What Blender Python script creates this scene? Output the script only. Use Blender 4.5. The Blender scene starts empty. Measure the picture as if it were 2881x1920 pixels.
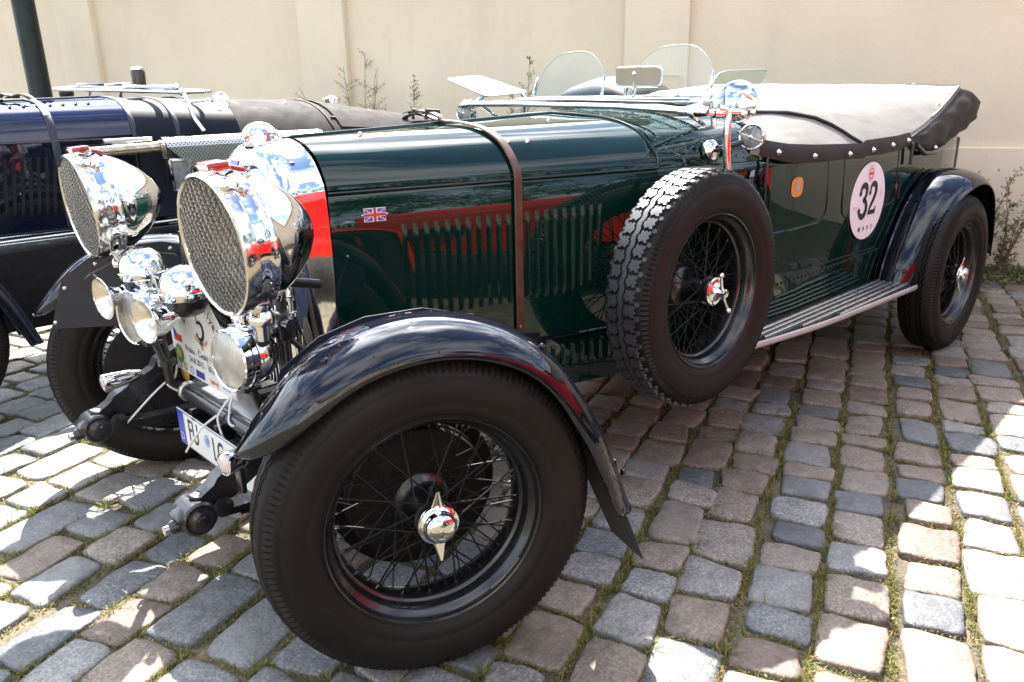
import bpy, bmesh, math, random
import numpy as np
from mathutils import Vector, Matrix

random.seed(7)
rng = np.random.default_rng(7)
scene = bpy.context.scene
COL = scene.collection

# ------------------------------------------------------------------ camera
cam_data = bpy.data.cameras.new('camera')
cam = bpy.data.objects.new('camera', cam_data)
COL.objects.link(cam)
CAM_POS = Vector((0.92394, 2.02771, 1.26812))
CAM_YAW, CAM_PITCH, CAM_ROLL = -2.3251, -0.3097, -0.0215
_f = Vector((math.cos(CAM_YAW) * math.cos(CAM_PITCH), math.sin(CAM_YAW) * math.cos(CAM_PITCH), math.sin(CAM_PITCH)))
_r = Vector((math.sin(CAM_YAW), -math.cos(CAM_YAW), 0))
_u = _r.cross(_f)
_r2 = _r * math.cos(CAM_ROLL) + _u * math.sin(CAM_ROLL)
_u2 = -_r * math.sin(CAM_ROLL) + _u * math.cos(CAM_ROLL)
cam.matrix_world = Matrix(((_r2.x, _u2.x, -_f.x, CAM_POS.x), (_r2.y, _u2.y, -_f.y, CAM_POS.y),
                           (_r2.z, _u2.z, -_f.z, CAM_POS.z), (0, 0, 0, 1)))
CAM_F = 0.7608
cam_data.sensor_width = 36.0
cam_data.sensor_fit = 'HORIZONTAL'
cam_data.lens = 36.0 * CAM_F
cam_data.clip_start = 0.05
cam_data.clip_end = 2000.0
cam_data.dof.use_dof = True
cam_data.dof.focus_distance = 2.35
cam_data.dof.aperture_fstop = 7.0
scene.camera = cam

# ------------------------------------------------------------------ sky and sun
SUN_DIR = Vector((-0.50, -0.67, 1.0)).normalized()          # towards the sun
SUN_EL = math.asin(SUN_DIR.z)
world = bpy.data.worlds.new('World')
scene.world = world
world.use_nodes = True
wn, wl = world.node_tree.nodes, world.node_tree.links
wn.clear()
w_out = wn.new('ShaderNodeOutputWorld')
w_bg = wn.new('ShaderNodeBackground')
w_sky = wn.new('ShaderNodeTexSky')
w_sky.sky_type = 'NISHITA'
w_sky.sun_disc = False
w_sky.sun_elevation = SUN_EL
w_sky.sun_rotation = math.atan2(SUN_DIR.x, SUN_DIR.y)
w_sky.air_density = 1.0
w_sky.dust_density = 0.7
w_sky.ozone_density = 1.5
CLOUD_OFF = 1.3
# fair-weather clouds, the same all over the sky
w_tc = wn.new('ShaderNodeTexCoord')
w_sep = wn.new('ShaderNodeSeparateXYZ')
wl.new(w_tc.outputs['Generated'], w_sep.inputs[0])
w_zz = wn.new('ShaderNodeMath'); w_zz.operation = 'ADD'; w_zz.inputs[1].default_value = 0.12
wl.new(w_sep.outputs['Z'], w_zz.inputs[0])
w_zm = wn.new('ShaderNodeMath'); w_zm.operation = 'MAXIMUM'; w_zm.inputs[1].default_value = 0.05
wl.new(w_zz.outputs[0], w_zm.inputs[0])
w_dx = wn.new('ShaderNodeMath'); w_dx.operation = 'DIVIDE'
w_dy = wn.new('ShaderNodeMath'); w_dy.operation = 'DIVIDE'
wl.new(w_sep.outputs['X'], w_dx.inputs[0]); wl.new(w_zm.outputs[0], w_dx.inputs[1])
wl.new(w_sep.outputs['Y'], w_dy.inputs[0]); wl.new(w_zm.outputs[0], w_dy.inputs[1])
w_cmb = wn.new('ShaderNodeCombineXYZ')
wl.new(w_dx.outputs[0], w_cmb.inputs[0]); wl.new(w_dy.outputs[0], w_cmb.inputs[1])
w_n = wn.new('ShaderNodeTexNoise')
w_n.inputs['Scale'].default_value = 1.25
w_n.inputs['Detail'].default_value = 8
w_n.inputs['Roughness'].default_value = 0.58
w_n.inputs['Distortion'].default_value = 0.25
w_off = wn.new('ShaderNodeVectorMath'); w_off.operation = 'ADD'
w_off.inputs[1].default_value = (CLOUD_OFF, 0.7 * CLOUD_OFF, 0)
wl.new(w_cmb.outputs[0], w_off.inputs[0])
wl.new(w_off.outputs[0], w_n.inputs['Vector'])
w_r = wn.new('ShaderNodeValToRGB')
w_r.color_ramp.elements[0].position = 0.44
w_r.color_ramp.elements[0].color = (0, 0, 0, 1)
w_r.color_ramp.elements[1].position = 0.60
w_r.color_ramp.elements[1].color = (1, 1, 1, 1)
wl.new(w_n.outputs['Fac'], w_r.inputs[0])
w_mix = wn.new('ShaderNodeMixRGB')
wl.new(w_r.outputs[0], w_mix.inputs[0])
# thin cloud scatters forward: it brightens towards the sun
w_dot = wn.new('ShaderNodeVectorMath'); w_dot.operation = 'DOT_PRODUCT'
w_dot.inputs[1].default_value = SUN_DIR
wl.new(w_tc.outputs['Generated'], w_dot.inputs[0])
w_dm = wn.new('ShaderNodeMath'); w_dm.operation = 'MAXIMUM'; w_dm.inputs[1].default_value = 0.0
wl.new(w_dot.outputs['Value'], w_dm.inputs[0])
w_pw = wn.new('ShaderNodeMath'); w_pw.operation = 'POWER'; w_pw.inputs[1].default_value = 4.5
wl.new(w_dm.outputs[0], w_pw.inputs[0])
w_ma = wn.new('ShaderNodeMath'); w_ma.operation = 'MULTIPLY_ADD'; w_ma.inputs[1].default_value = 4.6; w_ma.inputs[2].default_value = 1.0
wl.new(w_pw.outputs[0], w_ma.inputs[0])
w_cc = wn.new('ShaderNodeVectorMath'); w_cc.operation = 'SCALE'
w_cc.inputs[0].default_value = (7.6, 7.7, 8.0)
wl.new(w_ma.outputs[0], w_cc.inputs['Scale'])
wl.new(w_sky.outputs[0], w_mix.inputs[1])
wl.new(w_cc.outputs[0], w_mix.inputs[2])
wl.new(w_mix.outputs[0], w_bg.inputs['Color'])
w_bg.inputs['Strength'].default_value = 0.092
wl.new(w_bg.outputs[0], w_out.inputs['Surface'])

sun_data = bpy.data.lights.new('sun', 'SUN')
sun_data.energy = 5.0
sun_data.angle = math.radians(0.53)
sun_data.color = (1.0, 0.955, 0.88)
sun = bpy.data.objects.new('sun', sun_data)
COL.objects.link(sun)
sun.location = (-6, -8, 12)
sun.rotation_euler = SUN_DIR.to_track_quat('Z', 'Y').to_euler()

scene.view_settings.view_transform = 'Standard'
scene.view_settings.look = 'None'
scene.view_settings.gamma = 1.0
scene.view_settings.use_curve_mapping = False
scene.view_settings.exposure = 2.05
scene.render.engine = 'CYCLES'
scene.cycles.max_bounces = 8
scene.cycles.glossy_bounces = 5
scene.cycles.transparent_max_bounces = 12
scene.cycles.caustics_reflective = False
scene.cycles.caustics_refractive = False

# ------------------------------------------------------------------ helpers
def V(*a):
    return Vector(a)


def lerp(a, b, t):
    return a + (b - a) * t


def interp(x, pts):
    """piecewise linear with smooth easing over sorted (x, y) pairs"""
    if x <= pts[0][0]:
        return pts[0][1]
    for (x0, y0), (x1, y1) in zip(pts, pts[1:]):
        if x <= x1:
            return lerp(y0, y1, (x - x0) / (x1 - x0))
    return pts[-1][1]


def spline(pts, n, closed=False):
    """Catmull-Rom through points, n samples per span"""
    P = [Vector(p) for p in pts]
    m = len(P)
    out = []
    spans = m if closed else m - 1
    for i in range(spans):
        if closed:
            p0, p1, p2, p3 = P[(i - 1) % m], P[i], P[(i + 1) % m], P[(i + 2) % m]
        else:
            p1, p2 = P[i], P[i + 1]
            p0 = P[i - 1] if i > 0 else p1 * 2 - p2
            p3 = P[i + 2] if i + 2 < m else p2 * 2 - p1
        for k in range(n):
            t = k / n
            out.append(0.5 * ((2 * p1) + (p2 - p0) * t + (2 * p0 - 5 * p1 + 4 * p2 - p3) * t * t
                              + (3 * p1 - p0 - 3 * p2 + p3) * t * t * t))
    if not closed:
        out.append(P[-1].copy())
    return out


class MB:
    """collects verts and faces for one mesh"""

    def __init__(self):
        self.v, self.f = [], []

    def add(self, verts, faces):
        o = len(self.v)
        self.v.extend([tuple(p) for p in verts])
        self.f.extend([tuple(i + o for i in q) for q in faces])
        return self

    def grid(self, rows, close_u=False, close_v=False, flip=False):
        """rows: list of equally long point lists"""
        nr, nc = len(rows), len(rows[0])
        vs = [p for r in rows for p in r]
        fs = []
        for i in range(nr if close_u else nr - 1):
            for j in range(nc if close_v else nc - 1):
                a, b = i * nc + j, i * nc + (j + 1) % nc
                c, d = ((i + 1) % nr) * nc + (j + 1) % nc, ((i + 1) % nr) * nc + j
                fs.append((a, d, c, b) if flip else (a, b, c, d))
        return self.add(vs, fs)

    def fan(self, ring, flip=False):
        n = len(ring)
        q = tuple(range(n))
        return self.add(ring, [q[::-1] if flip else q])

    def lathe(self, prof, o=(0, 0, 0), axis=(0, 0, 1), seg=32, cap0=False, cap1=False, a0=0.0, a1=None):
        """prof: list of (radius, height along axis)"""
        ax = Vector(axis).normalized()
        t = Vector((0, 0, 1)) if abs(ax.z) < 0.9 else Vector((1, 0, 0))
        e1 = t.cross(ax).normalized()
        e2 = ax.cross(e1)
        o = Vector(o)
        full = a1 is None
        n = seg if full else seg + 1
        span = 2 * math.pi if full else a1 - a0
        rows = []
        for k in range(n):
            a = a0 + span * k / seg
            d = e1 * math.cos(a) + e2 * math.sin(a)
            rows.append([o + ax * h + d * r for r, h in prof])
        self.grid(rows, close_u=full)
        if cap0:
            self.fan([r[0] for r in rows], flip=False)
        if cap1:
            self.fan([r[-1] for r in rows], flip=True)
        return self

    def tube(self, pts, r, seg=10, caps=True, flat=None):
        P = [Vector(p) for p in pts]
        n = len(P)
        rs = [r] * n if not hasattr(r, '__len__') else list(r)
        rows = []
        prev = None
        for i in range(n):
            t = (P[min(i + 1, n - 1)] - P[max(i - 1, 0)])
            if t.length < 1e-9:
                t = Vector((0, 0, 1))
            t.normalize()
            if prev is None:
                ref = Vector((0, 0, 1)) if abs(t.z) < 0.9 else Vector((1, 0, 0))
                e1 = t.cross(ref).normalized()
            else:
                e1 = (prev - t * prev.dot(t))
                if e1.length < 1e-6:
                    e1 = t.orthogonal()
                e1.normalize()
            prev = e1
            e2 = t.cross(e1)
            row = []
            for k in range(seg):
                a = 2 * math.pi * k / seg
                s1, s2 = (1, 1) if flat is None else flat
                row.append(P[i] + e1 * math.cos(a) * rs[i] * s1 + e2 * math.sin(a) * rs[i] * s2)
            rows.append(row)
        self.grid(rows, close_v=True, flip=True)
        if caps:
            self.fan(rows[0], flip=False)
            self.fan(rows[-1], flip=True)
        return self

    def box(self, c, s, R=None, bev=0.0, seg=2):
        bm = bmesh.new()
        bmesh.ops.create_cube(bm, size=1.0)
        for v in bm.verts:
            v.co = Vector((v.co.x * s[0], v.co.y * s[1], v.co.z * s[2]))
        if bev > 0:
            bmesh.ops.bevel(bm, geom=bm.edges[:], offset=bev, segments=seg, affect='EDGES', profile=0.5)
        c = Vector(c)
        bm.verts.index_update()
        vs = [(R @ v.co if R is not None else v.co) + c for v in bm.verts]
        fs = [tuple(v.index for v in f.verts) for f in bm.faces]
        bm.free()
        return self.add(vs, fs)

    def prism(self, poly, O, ex, ey, th, bev=0.0):
        """2-D polygon (list of (a,b)) in the frame O + a*ex + b*ey, thickened along ex x ey by th (towards +n)"""
        O, ex, ey = Vector(O), Vector(ex), Vector(ey)
        n = ex.cross(ey).normalized()
        if sum(p[0] * q[1] - q[0] * p[1] for p, q in zip(poly, poly[1:] + poly[:1])) < 0:
            poly = poly[::-1]
        lo = [O + ex * a + ey * b for a, b in poly]
        hi = [p + n * th for p in lo]
        m = len(poly)
        self.add(lo + hi, [tuple(range(m))[::-1], tuple(range(m, 2 * m))]
                 + [(i, (i + 1) % m, m + (i + 1) % m, m + i) for i in range(m)])
        return self

    def sphere(self, c, r, seg=16, rings=8, sc=(1, 1, 1)):
        c = Vector(c)
        rows = []
        for i in range(rings + 1):
            th = math.pi * i / rings
            th = min(max(th, 1e-3), math.pi - 1e-3)
            rows.append([c + Vector((math.sin(th) * math.cos(2 * math.pi * k / seg) * r * sc[0],
                                     math.sin(th) * math.sin(2 * math.pi * k / seg) * r * sc[1],
                                     math.cos(th) * r * sc[2])) for k in range(seg)])
        return self.grid(rows, close_v=True, flip=False)

    def xf(self, M):
        self.v = [tuple(M @ Vector(p)) for p in self.v]
        return self

    def mesh(self, name, smooth=True, angle=38):
        me = bpy.data.meshes.new(name)
        me.from_pydata(self.v, [], self.f)
        me.update()
        bm = bmesh.new()
        bm.from_mesh(me)
        bmesh.ops.recalc_face_normals(bm, faces=bm.faces[:])
        bm.to_mesh(me)
        bm.free()
        if smooth:
            me.polygons.foreach_set('use_smooth', [True] * len(me.polygons))
            me.set_sharp_from_angle(angle=math.radians(angle))
        me.update()
        return me


I4 = Matrix.Identity(4)
WORLD = {}


def link(o, parent=None, M=None):
    COL.objects.link(o)
    M = M.copy() if M is not None else I4.copy()
    if parent is not None:
        o.parent = parent
        o.matrix_parent_inverse = WORLD[parent].inverted()
    o.matrix_basis = M
    WORLD[o] = M
    return o


def put(name, mb, mat, parent=None, M=None, smooth=True, angle=38, label=None):
    me = mb if isinstance(mb, bpy.types.Mesh) else mb.mesh(name, smooth, angle)
    if mat is not None and not len(me.materials):
        me.materials.append(mat)
    o = bpy.data.objects.new(name, me)
    link(o, parent, M)
    if mat is not None and me.materials[0] != mat:
        o.material_slots[0].link = 'OBJECT'
        o.material_slots[0].material = mat
    if label:
        o['label'] = label
    return o


def thing(name, label, cat, loc=(0, 0, 0), group=None):
    o = bpy.data.objects.new(name, None)
    o.empty_display_size = 0.2
    link(o, None, Matrix.Translation(Vector(loc)))
    o['label'] = label
    o['category'] = cat
    if group:
        o['group'] = group
    return o


def tag(o, label, cat, group=None):
    o['label'] = label
    o['category'] = cat
    if group:
        o['group'] = group
    return o


def text2d(s, size=1.0, bold=0.0, squeeze=1.0):
    cu = bpy.data.curves.new('txt', 'FONT')
    cu.body = s
    cu.size = size
    cu.align_x = 'CENTER'
    cu.align_y = 'CENTER'
    cu.offset = bold
    cu.resolution_u = 3
    ob = bpy.data.objects.new('txt', cu)
    COL.objects.link(ob)
    dg = bpy.context.evaluated_depsgraph_get()
    me = bpy.data.meshes.new_from_object(ob.evaluated_get(dg))
    vs = [(v.co.x * squeeze, v.co.y) for v in me.vertices]
    fs = [tuple(p.vertices) for p in me.polygons]
    bpy.data.objects.remove(ob)
    bpy.data.curves.remove(cu)
    bpy.data.meshes.remove(me)
    return vs, fs


def stroke2d(pts, ws):
    """flat brush stroke along 2-D points with a width per point"""
    P = [Vector((p[0], p[1])) for p in pts]
    L, Rr = [], []
    n = len(P)
    for i in range(n):
        t = (P[min(i + 1, n - 1)] - P[max(i - 1, 0)]).normalized()
        nn = Vector((-t.y, t.x))
        L.append(P[i] + nn * ws[i] / 2)
        Rr.append(P[i] - nn * ws[i] / 2)
    vs = [tuple(p) for p in L] + [tuple(p) for p in Rr]
    return vs, [(i, i + 1, n + i + 1, n + i) for i in range(n - 1)]


class Decal:
    """flat print on a plane frame; each colour is its own mesh"""

    def __init__(self, O, ex, ey):
        self.O, self.ex, self.ey = Vector(O), Vector(ex).normalized(), Vector(ey).normalized()
        self.n = self.ex.cross(self.ey)

    def place(self, mb, vf, at=(0, 0), lift=0.001, rot=0.0):
        vs, fs = vf
        c, s = math.cos(rot), math.sin(rot)
        mb.add([self.O + self.ex * (at[0] + c * x - s * y) + self.ey * (at[1] + s * x + c * y) + self.n * lift
                for x, y in vs], fs)
        return mb


def ellipse2d(a, b, n=40):
    return [(a * math.cos(2 * math.pi * k / n), b * math.sin(2 * math.pi * k / n)) for k in range(n)], [tuple(range(n))]


def ring2d(a, b, w, n=40):
    vs = []
    for k in range(n):
        c, s = math.cos(2 * math.pi * k / n), math.sin(2 * math.pi * k / n)
        vs += [(a * c, b * s), ((a - w) * c, (b - w) * s)]
    return vs, [(2 * k, 2 * ((k + 1) % n), 2 * ((k + 1) % n) + 1, 2 * k + 1) for k in range(n)]


def rect2d(w, h):
    return [(-w / 2, -h / 2), (w / 2, -h / 2), (w / 2, h / 2), (-w / 2, h / 2)], [(0, 1, 2, 3)]


# ------------------------------------------------------------------ materials
def newmat(name):
    m = bpy.data.materials.new(name)
    m.use_nodes = True
    nt = m.node_tree
    p = nt.nodes['Principled BSDF']
    return m, nt, p


def N(nt, t, **kw):
    n = nt.nodes.new(t)
    for k, v in kw.items():
        if k in n.inputs:
            n.inputs[k].default_value = v
        else:
            setattr(n, k, v)
    return n


def ramp(nt, fac, stops):
    r = nt.nodes.new('ShaderNodeValToRGB')
    el = r.color_ramp.elements
    while len(el) < len(stops):
        el.new(0.5)
    for e, (p, c) in zip(el, stops):
        e.position = p
        e.color = (c, c, c, 1) if not hasattr(c, '__len__') else (*c, 1)
    nt.links.new(fac, r.inputs[0])
    return r


def coords(nt, scale=1.0):
    tc = nt.nodes.new('ShaderNodeTexCoord')
    mp = nt.nodes.new('ShaderNodeMapping')
    mp.inputs['Scale'].default_value = (scale,) * 3 if not hasattr(scale, '__len__') else scale
    nt.links.new(tc.outputs['Object'], mp.inputs[0])
    return mp.outputs[0]


def noise(nt, vec, scale, detail=4, rough=0.55, dist=0.0):
    n = N(nt, 'ShaderNodeTexNoise')
    n.inputs['Scale'].default_value = scale
    n.inputs['Detail'].default_value = detail
    n.inputs['Roughness'].default_value = rough
    n.inputs['Distortion'].default_value = dist
    nt.links.new(vec, n.inputs['Vector'])
    return n.outputs['Fac']


def bump(nt, p, h, strength, dist=0.002, sock='Normal'):
    b = N(nt, 'ShaderNodeBump')
    b.inputs['Strength'].default_value = strength
    b.inputs['Distance'].default_value = dist
    nt.links.new(h, b.inputs['Height'])
    nt.links.new(b.outputs[0], p.inputs[sock])
    return b


def simple(name, col, rough=0.5, metal=0.0, coat=0.0, var=0.12, nscale=9.0, bmp=0.0, bscale=120.0, bdist=0.001, spec=0.5,
           rvar=0.0):
    """principled surface whose colour, gloss and relief wander a little"""
    m, nt, p = newmat(name)
    vec = coords(nt)
    f = noise(nt, vec, nscale, 5)
    lo = tuple(c * (1 - var) for c in col)
    hi = tuple(min(1, c * (1 + var)) for c in col)
    r = ramp(nt, f, [(0.3, lo), (0.7, hi)])
    nt.links.new(r.outputs[0], p.inputs['Base Color'])
    p.inputs['Metallic'].default_value = metal
    p.inputs['Roughness'].default_value = rough
    p.inputs['Specular IOR Level'].default_value = spec
    p.inputs['Coat Weight'].default_value = coat
    p.inputs['Coat Roughness'].default_value = 0.03
    if rvar:
        f2 = noise(nt, vec, nscale * 2.3, 6)
        rr = ramp(nt, f2, [(0.3, max(0.0, rough - rvar)), (0.75, rough + rvar)])
        nt.links.new(rr.outputs[0], p.inputs['Roughness'])
    if bmp:
        bump(nt, p, noise(nt, vec, bscale, 5), bmp, bdist)
    return m


def paint(name, col, wet=0.0, dust=0.012, rough=0.45, coat=1.0):
    """old cellulose paint under a polished coat: faint orange peel, dust film, and drops of rain where wet"""
    m, nt, p = newmat(name)
    vec = coords(nt)
    f = noise(nt, vec, 2.2, 5)
    r = ramp(nt, f, [(0.25, tuple(c * 0.85 for c in col)), (0.75, tuple(c * 1.15 for c in col))])
    d = noise(nt, vec, 14, 7, 0.7)
    dr = ramp(nt, d, [(0.5, 0.0), (0.95, dust)])
    mx = N(nt, 'ShaderNodeMixRGB')
    mx.inputs[2].default_value = (0.32, 0.29, 0.25, 1)
    nt.links.new(dr.outputs[0], mx.inputs[0])
    nt.links.new(r.outputs[0], mx.inputs[1])
    nt.links.new(mx.outputs[0], p.inputs['Base Color'])
    p.inputs['Roughness'].default_value = rough
    p.inputs['Specular IOR Level'].default_value = 0.0
    p.inputs['Coat Weight'].default_value = coat
    p.inputs['Coat IOR'].default_value = 1.52
    cr = ramp(nt, noise(nt, vec, 30, 6, 0.7), [(0.3, 0.008), (0.8, 0.035)])
    nt.links.new(cr.outputs[0], p.inputs['Coat Roughness'])
    h = noise(nt, vec, 6.0, 2)
    b1 = N(nt, 'ShaderNodeBump')
    b1.inputs['Strength'].default_value = 0.10
    b1.inputs['Distance'].default_value = 0.004
    nt.links.new(h, b1.inputs['Height'])
    last = b1
    if wet > 0:
        vo = N(nt, 'ShaderNodeTexVoronoi')
        vo.inputs['Scale'].default_value = 95.0
        vo.inputs['Randomness'].default_value = 1.0
        nt.links.new(vec, vo.inputs['Vector'])
        sep = N(nt, 'ShaderNodeSeparateColor')
        nt.links.new(vo.outputs['Color'], sep.inputs[0])
        thr = ramp(nt, sep.outputs[0], [(1 - wet, 0.0), (1 - wet + 0.3, 0.40)])
        sub = N(nt, 'ShaderNodeMath', operation='SUBTRACT')
        nt.links.new(thr.outputs[0], sub.inputs[0])
        nt.links.new(vo.outputs['Distance'], sub.inputs[1])
        mxx = N(nt, 'ShaderNodeMath', operation='MAXIMUM')
        mxx.inputs[1].default_value = 0.0
        nt.links.new(sub.outputs[0], mxx.inputs[0])
        b2 = N(nt, 'ShaderNodeBump')
        b2.inputs['Strength'].default_value = 0.9
        b2.inputs['Distance'].default_value = 0.004
        nt.links.new(mxx.outputs[0], b2.inputs['Height'])
        nt.links.new(b1.outputs[0], b2.inputs['Normal'])
        last = b2
    nt.links.new(last.outputs[0], p.inputs['Coat Normal'])
    return m


def chrome(name, col=(0.80, 0.80, 0.81), rough=0.04, wob=0.05):
    m, nt, p = newmat(name)
    vec = coords(nt)
    p.inputs['Base Color'].default_value = (*col, 1)
    p.inputs['Metallic'].default_value = 1.0
    rr = ramp(nt, noise(nt, vec, 35, 7, 0.7), [(0.35, rough * 0.6), (0.8, rough * 2.2)])
    nt.links.new(rr.outputs[0], p.inputs['Roughness'])
    bump(nt, p, noise(nt, vec, 14, 3), wob, 0.004)
    return m


def glass(name, tint=(0.93, 0.96, 0.95), ior=1.5, rough=0.0, haze=0.0):
    m = bpy.data.materials.new(name)
    m.use_nodes = True
    nt = m.node_tree
    nt.nodes.clear()
    out = N(nt, 'ShaderNodeOutputMaterial')
    tr = N(nt, 'ShaderNodeBsdfTransparent')
    tr.inputs[0].default_value = (*tint, 1)
    gl = N(nt, 'ShaderNodeBsdfGlossy')
    gl.inputs['Roughness'].default_value = 0.015
    lw = N(nt, 'ShaderNodeLayerWeight')
    lw.inputs['Blend'].default_value = 0.5
    pw = N(nt, 'ShaderNodeMath', operation='POWER')
    pw.inputs[1].default_value = 4.5
    nt.links.new(lw.outputs['Facing'], pw.inputs[0])
    fr = N(nt, 'ShaderNodeMath', operation='MULTIPLY_ADD')
    fr.inputs[1].default_value = 0.95
    fr.inputs[2].default_value = 0.045
    nt.links.new(pw.outputs[0], fr.inputs[0])
    mx = N(nt, 'ShaderNodeMixShader')
    nt.links.new(fr.outputs[0], mx.inputs[0])
    nt.links.new(tr.outputs[0], mx.inputs[1])
    nt.links.new(gl.outputs[0], mx.inputs[2])
    last = mx
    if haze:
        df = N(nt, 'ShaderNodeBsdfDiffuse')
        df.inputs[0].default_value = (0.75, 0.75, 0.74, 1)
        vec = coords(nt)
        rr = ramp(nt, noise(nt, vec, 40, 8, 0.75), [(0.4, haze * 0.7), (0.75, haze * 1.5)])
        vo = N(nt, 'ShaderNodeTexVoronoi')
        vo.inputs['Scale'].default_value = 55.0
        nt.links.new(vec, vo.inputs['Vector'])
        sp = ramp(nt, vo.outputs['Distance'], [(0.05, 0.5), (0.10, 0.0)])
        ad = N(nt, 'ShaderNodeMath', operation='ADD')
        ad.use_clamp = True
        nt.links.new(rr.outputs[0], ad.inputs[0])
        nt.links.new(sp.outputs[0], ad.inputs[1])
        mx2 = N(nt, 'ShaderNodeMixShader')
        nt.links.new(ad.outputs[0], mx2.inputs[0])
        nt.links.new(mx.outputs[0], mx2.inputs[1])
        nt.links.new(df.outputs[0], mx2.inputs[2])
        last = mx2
    nt.links.new(last.outputs[0], out.inputs[0])
    return m


M = {}
M['green'] = paint('green_paint', (0.0020, 0.0155, 0.0115))
M['green_louvre'] = paint('green_louvre_paint', (0.0020, 0.0155, 0.0115), coat=0.45)
M['green_wet'] = paint('green_paint_with_rain_drops', (0.0020, 0.0155, 0.0115), wet=0.62)
M['black'] = paint('black_fender_paint', (0.005, 0.006, 0.011))
M['black_wet'] = paint('black_fender_paint_with_rain_drops', (0.005, 0.006, 0.011), wet=0.10)
M['blue'] = paint('blue_paint', (0.0035, 0.008, 0.040))
M['red'] = paint('red_paint', (0.44, 0.010, 0.008))
M['navy_cloth'] = simple('navy_leathercloth', (0.018, 0.022, 0.038), 0.5, var=0.2, bmp=0.25, bscale=160)
M['chassis'] = simple('chassis_black', (0.012, 0.012, 0.014), 0.32, coat=0.4, var=0.4, bmp=0.15, bscale=60, rvar=0.1)
M['chrome'] = chrome('chrome')
M['chrome_shell'] = chrome('radiator_plating', (0.84, 0.84, 0.85), 0.022, 0.035)
M['nickel'] = chrome('worn_nickel', (0.74, 0.72, 0.68), 0.12, 0.08)
M['steel'] = simple('bare_aluminium', (0.68, 0.68, 0.68), 0.32, metal=0.9, var=0.1, rvar=0.1)
M['rubber'] = simple('tyre_rubber', (0.0095, 0.0078, 0.0072), 0.55, var=0.22, nscale=6, bmp=0.3, bscale=240, bdist=0.0008, rvar=0.12, spec=0.2)
M['wheel_black'] = simple('wheel_enamel', (0.007, 0.007, 0.008), 0.3, coat=0.35, var=0.3, rvar=0.08)
M['spoke_black'] = simple('spoke_enamel', (0.006, 0.006, 0.006), 0.5, var=0.3, spec=0.25)
M['drum_black'] = simple('brake_drum_iron', (0.008, 0.007, 0.007), 0.7, var=0.4, nscale=25, spec=0.2)
M['leather'] = simple('brown_strap_leather', (0.095, 0.038, 0.024), 0.5, var=0.4, nscale=22, bmp=0.4, bscale=130, rvar=0.15)
M['leather_dark'] = simple('dark_strap_leather', (0.03, 0.021, 0.018), 0.55, var=0.4, nscale=30, bmp=0.4, bscale=130)
M['vinyl'] = simple('charcoal_leathercloth', (0.026, 0.023, 0.024), 0.55, var=0.15, nscale=5, bmp=0.22, bscale=300, bdist=0.0006, rvar=0.08, spec=0.2)
def cloth(name, col):
    """stretched leathercloth: soft pull folds, fine grain, grime"""
    m, nt, p = newmat(name)
    vec = coords(nt)
    f = noise(nt, vec, 5, 7, 0.65)
    r = ramp(nt, f, [(0.28, tuple(c * 0.80 for c in col)), (0.5, col), (0.75, tuple(c * 1.12 for c in col))])
    nt.links.new(r.outputs[0], p.inputs['Base Color'])
    p.inputs['Roughness'].default_value = 0.62
    p.inputs['Specular IOR Level'].default_value = 0.3
    v2 = coords(nt, (2.2, 9.0, 9.0))
    folds = noise(nt, v2, 0.9, 2, 0.45, 0.4)
    fine = noise(nt, vec, 320, 3)
    b1 = N(nt, 'ShaderNodeBump')
    b1.inputs['Strength'].default_value = 0.22
    b1.inputs['Distance'].default_value = 0.030
    nt.links.new(folds, b1.inputs['Height'])
    b2 = N(nt, 'ShaderNodeBump')
    b2.inputs['Strength'].default_value = 0.25
    b2.inputs['Distance'].default_value = 0.0008
    nt.links.new(fine, b2.inputs['Height'])
    nt.links.new(b1.outputs[0], b2.inputs['Normal'])
    nt.links.new(b2.outputs[0], p.inputs['Normal'])
    return m


M['vinyl_pale'] = cloth('grey_leathercloth', (0.205, 0.197, 0.178))
M['white'] = simple('white_enamel', (0.78, 0.78, 0.76), 0.35, var=0.03)
M['sticker'] = simple('sticker_white', (0.78, 0.74, 0.78), 0.4, var=0.04)
M['print_black'] = simple('print_black', (0.012, 0.012, 0.014), 0.45)
M['print_red'] = simple('print_red', (0.55, 0.03, 0.03), 0.4)
M['print_blue'] = simple('print_blue', (0.02, 0.05, 0.42), 0.4)
M['print_navy'] = simple('print_navy', (0.05, 0.05, 0.25), 0.4)
M['print_green'] = simple('print_green', (0.08, 0.30, 0.09), 0.4)
M['print_gold'] = simple('print_gold', (0.52, 0.34, 0.10), 0.4)
M['print_orange'] = simple('print_orange', (0.62, 0.22, 0.045), 0.4)
M['print_pink'] = simple('print_pink', (0.75, 0.45, 0.45), 0.4)
M['print_grey'] = simple('print_grey', (0.32, 0.34, 0.40), 0.4)
M['print_pale_blue'] = simple('print_pale_blue', (0.25, 0.42, 0.75), 0.4)
M['enamel_red'] = simple('enamel_red', (0.45, 0.03, 0.035), 0.2, coat=0.8)
M['enamel_violet'] = simple('enamel_violet', (0.12, 0.11, 0.45), 0.25, coat=0.8)
M['lens'] = simple('ribbed_lamp_glass', (0.52, 0.52, 0.50), 0.16, coat=1.0, var=0.25, nscale=7)
M['lens_amber'] = simple('lamp_lens_pale', (0.60, 0.50, 0.46), 0.2, coat=1.0, var=0.1)
M['horn_inside'] = simple('horn_throat', (0.60, 0.56, 0.48), 0.25, metal=0.85, var=0.35, nscale=12)
M['string'] = simple('cable_tie_white', (0.74, 0.74, 0.72), 0.45)
M['glass'] = glass('screen_glass', haze=0.016)
M['glass_clear'] = glass('deflector_glass', (0.86, 0.92, 0.90), haze=0.006)
M['glass_sky'] = glass('deflector_glass_dusty', (0.9, 0.94, 0.93), haze=0.5)
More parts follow.
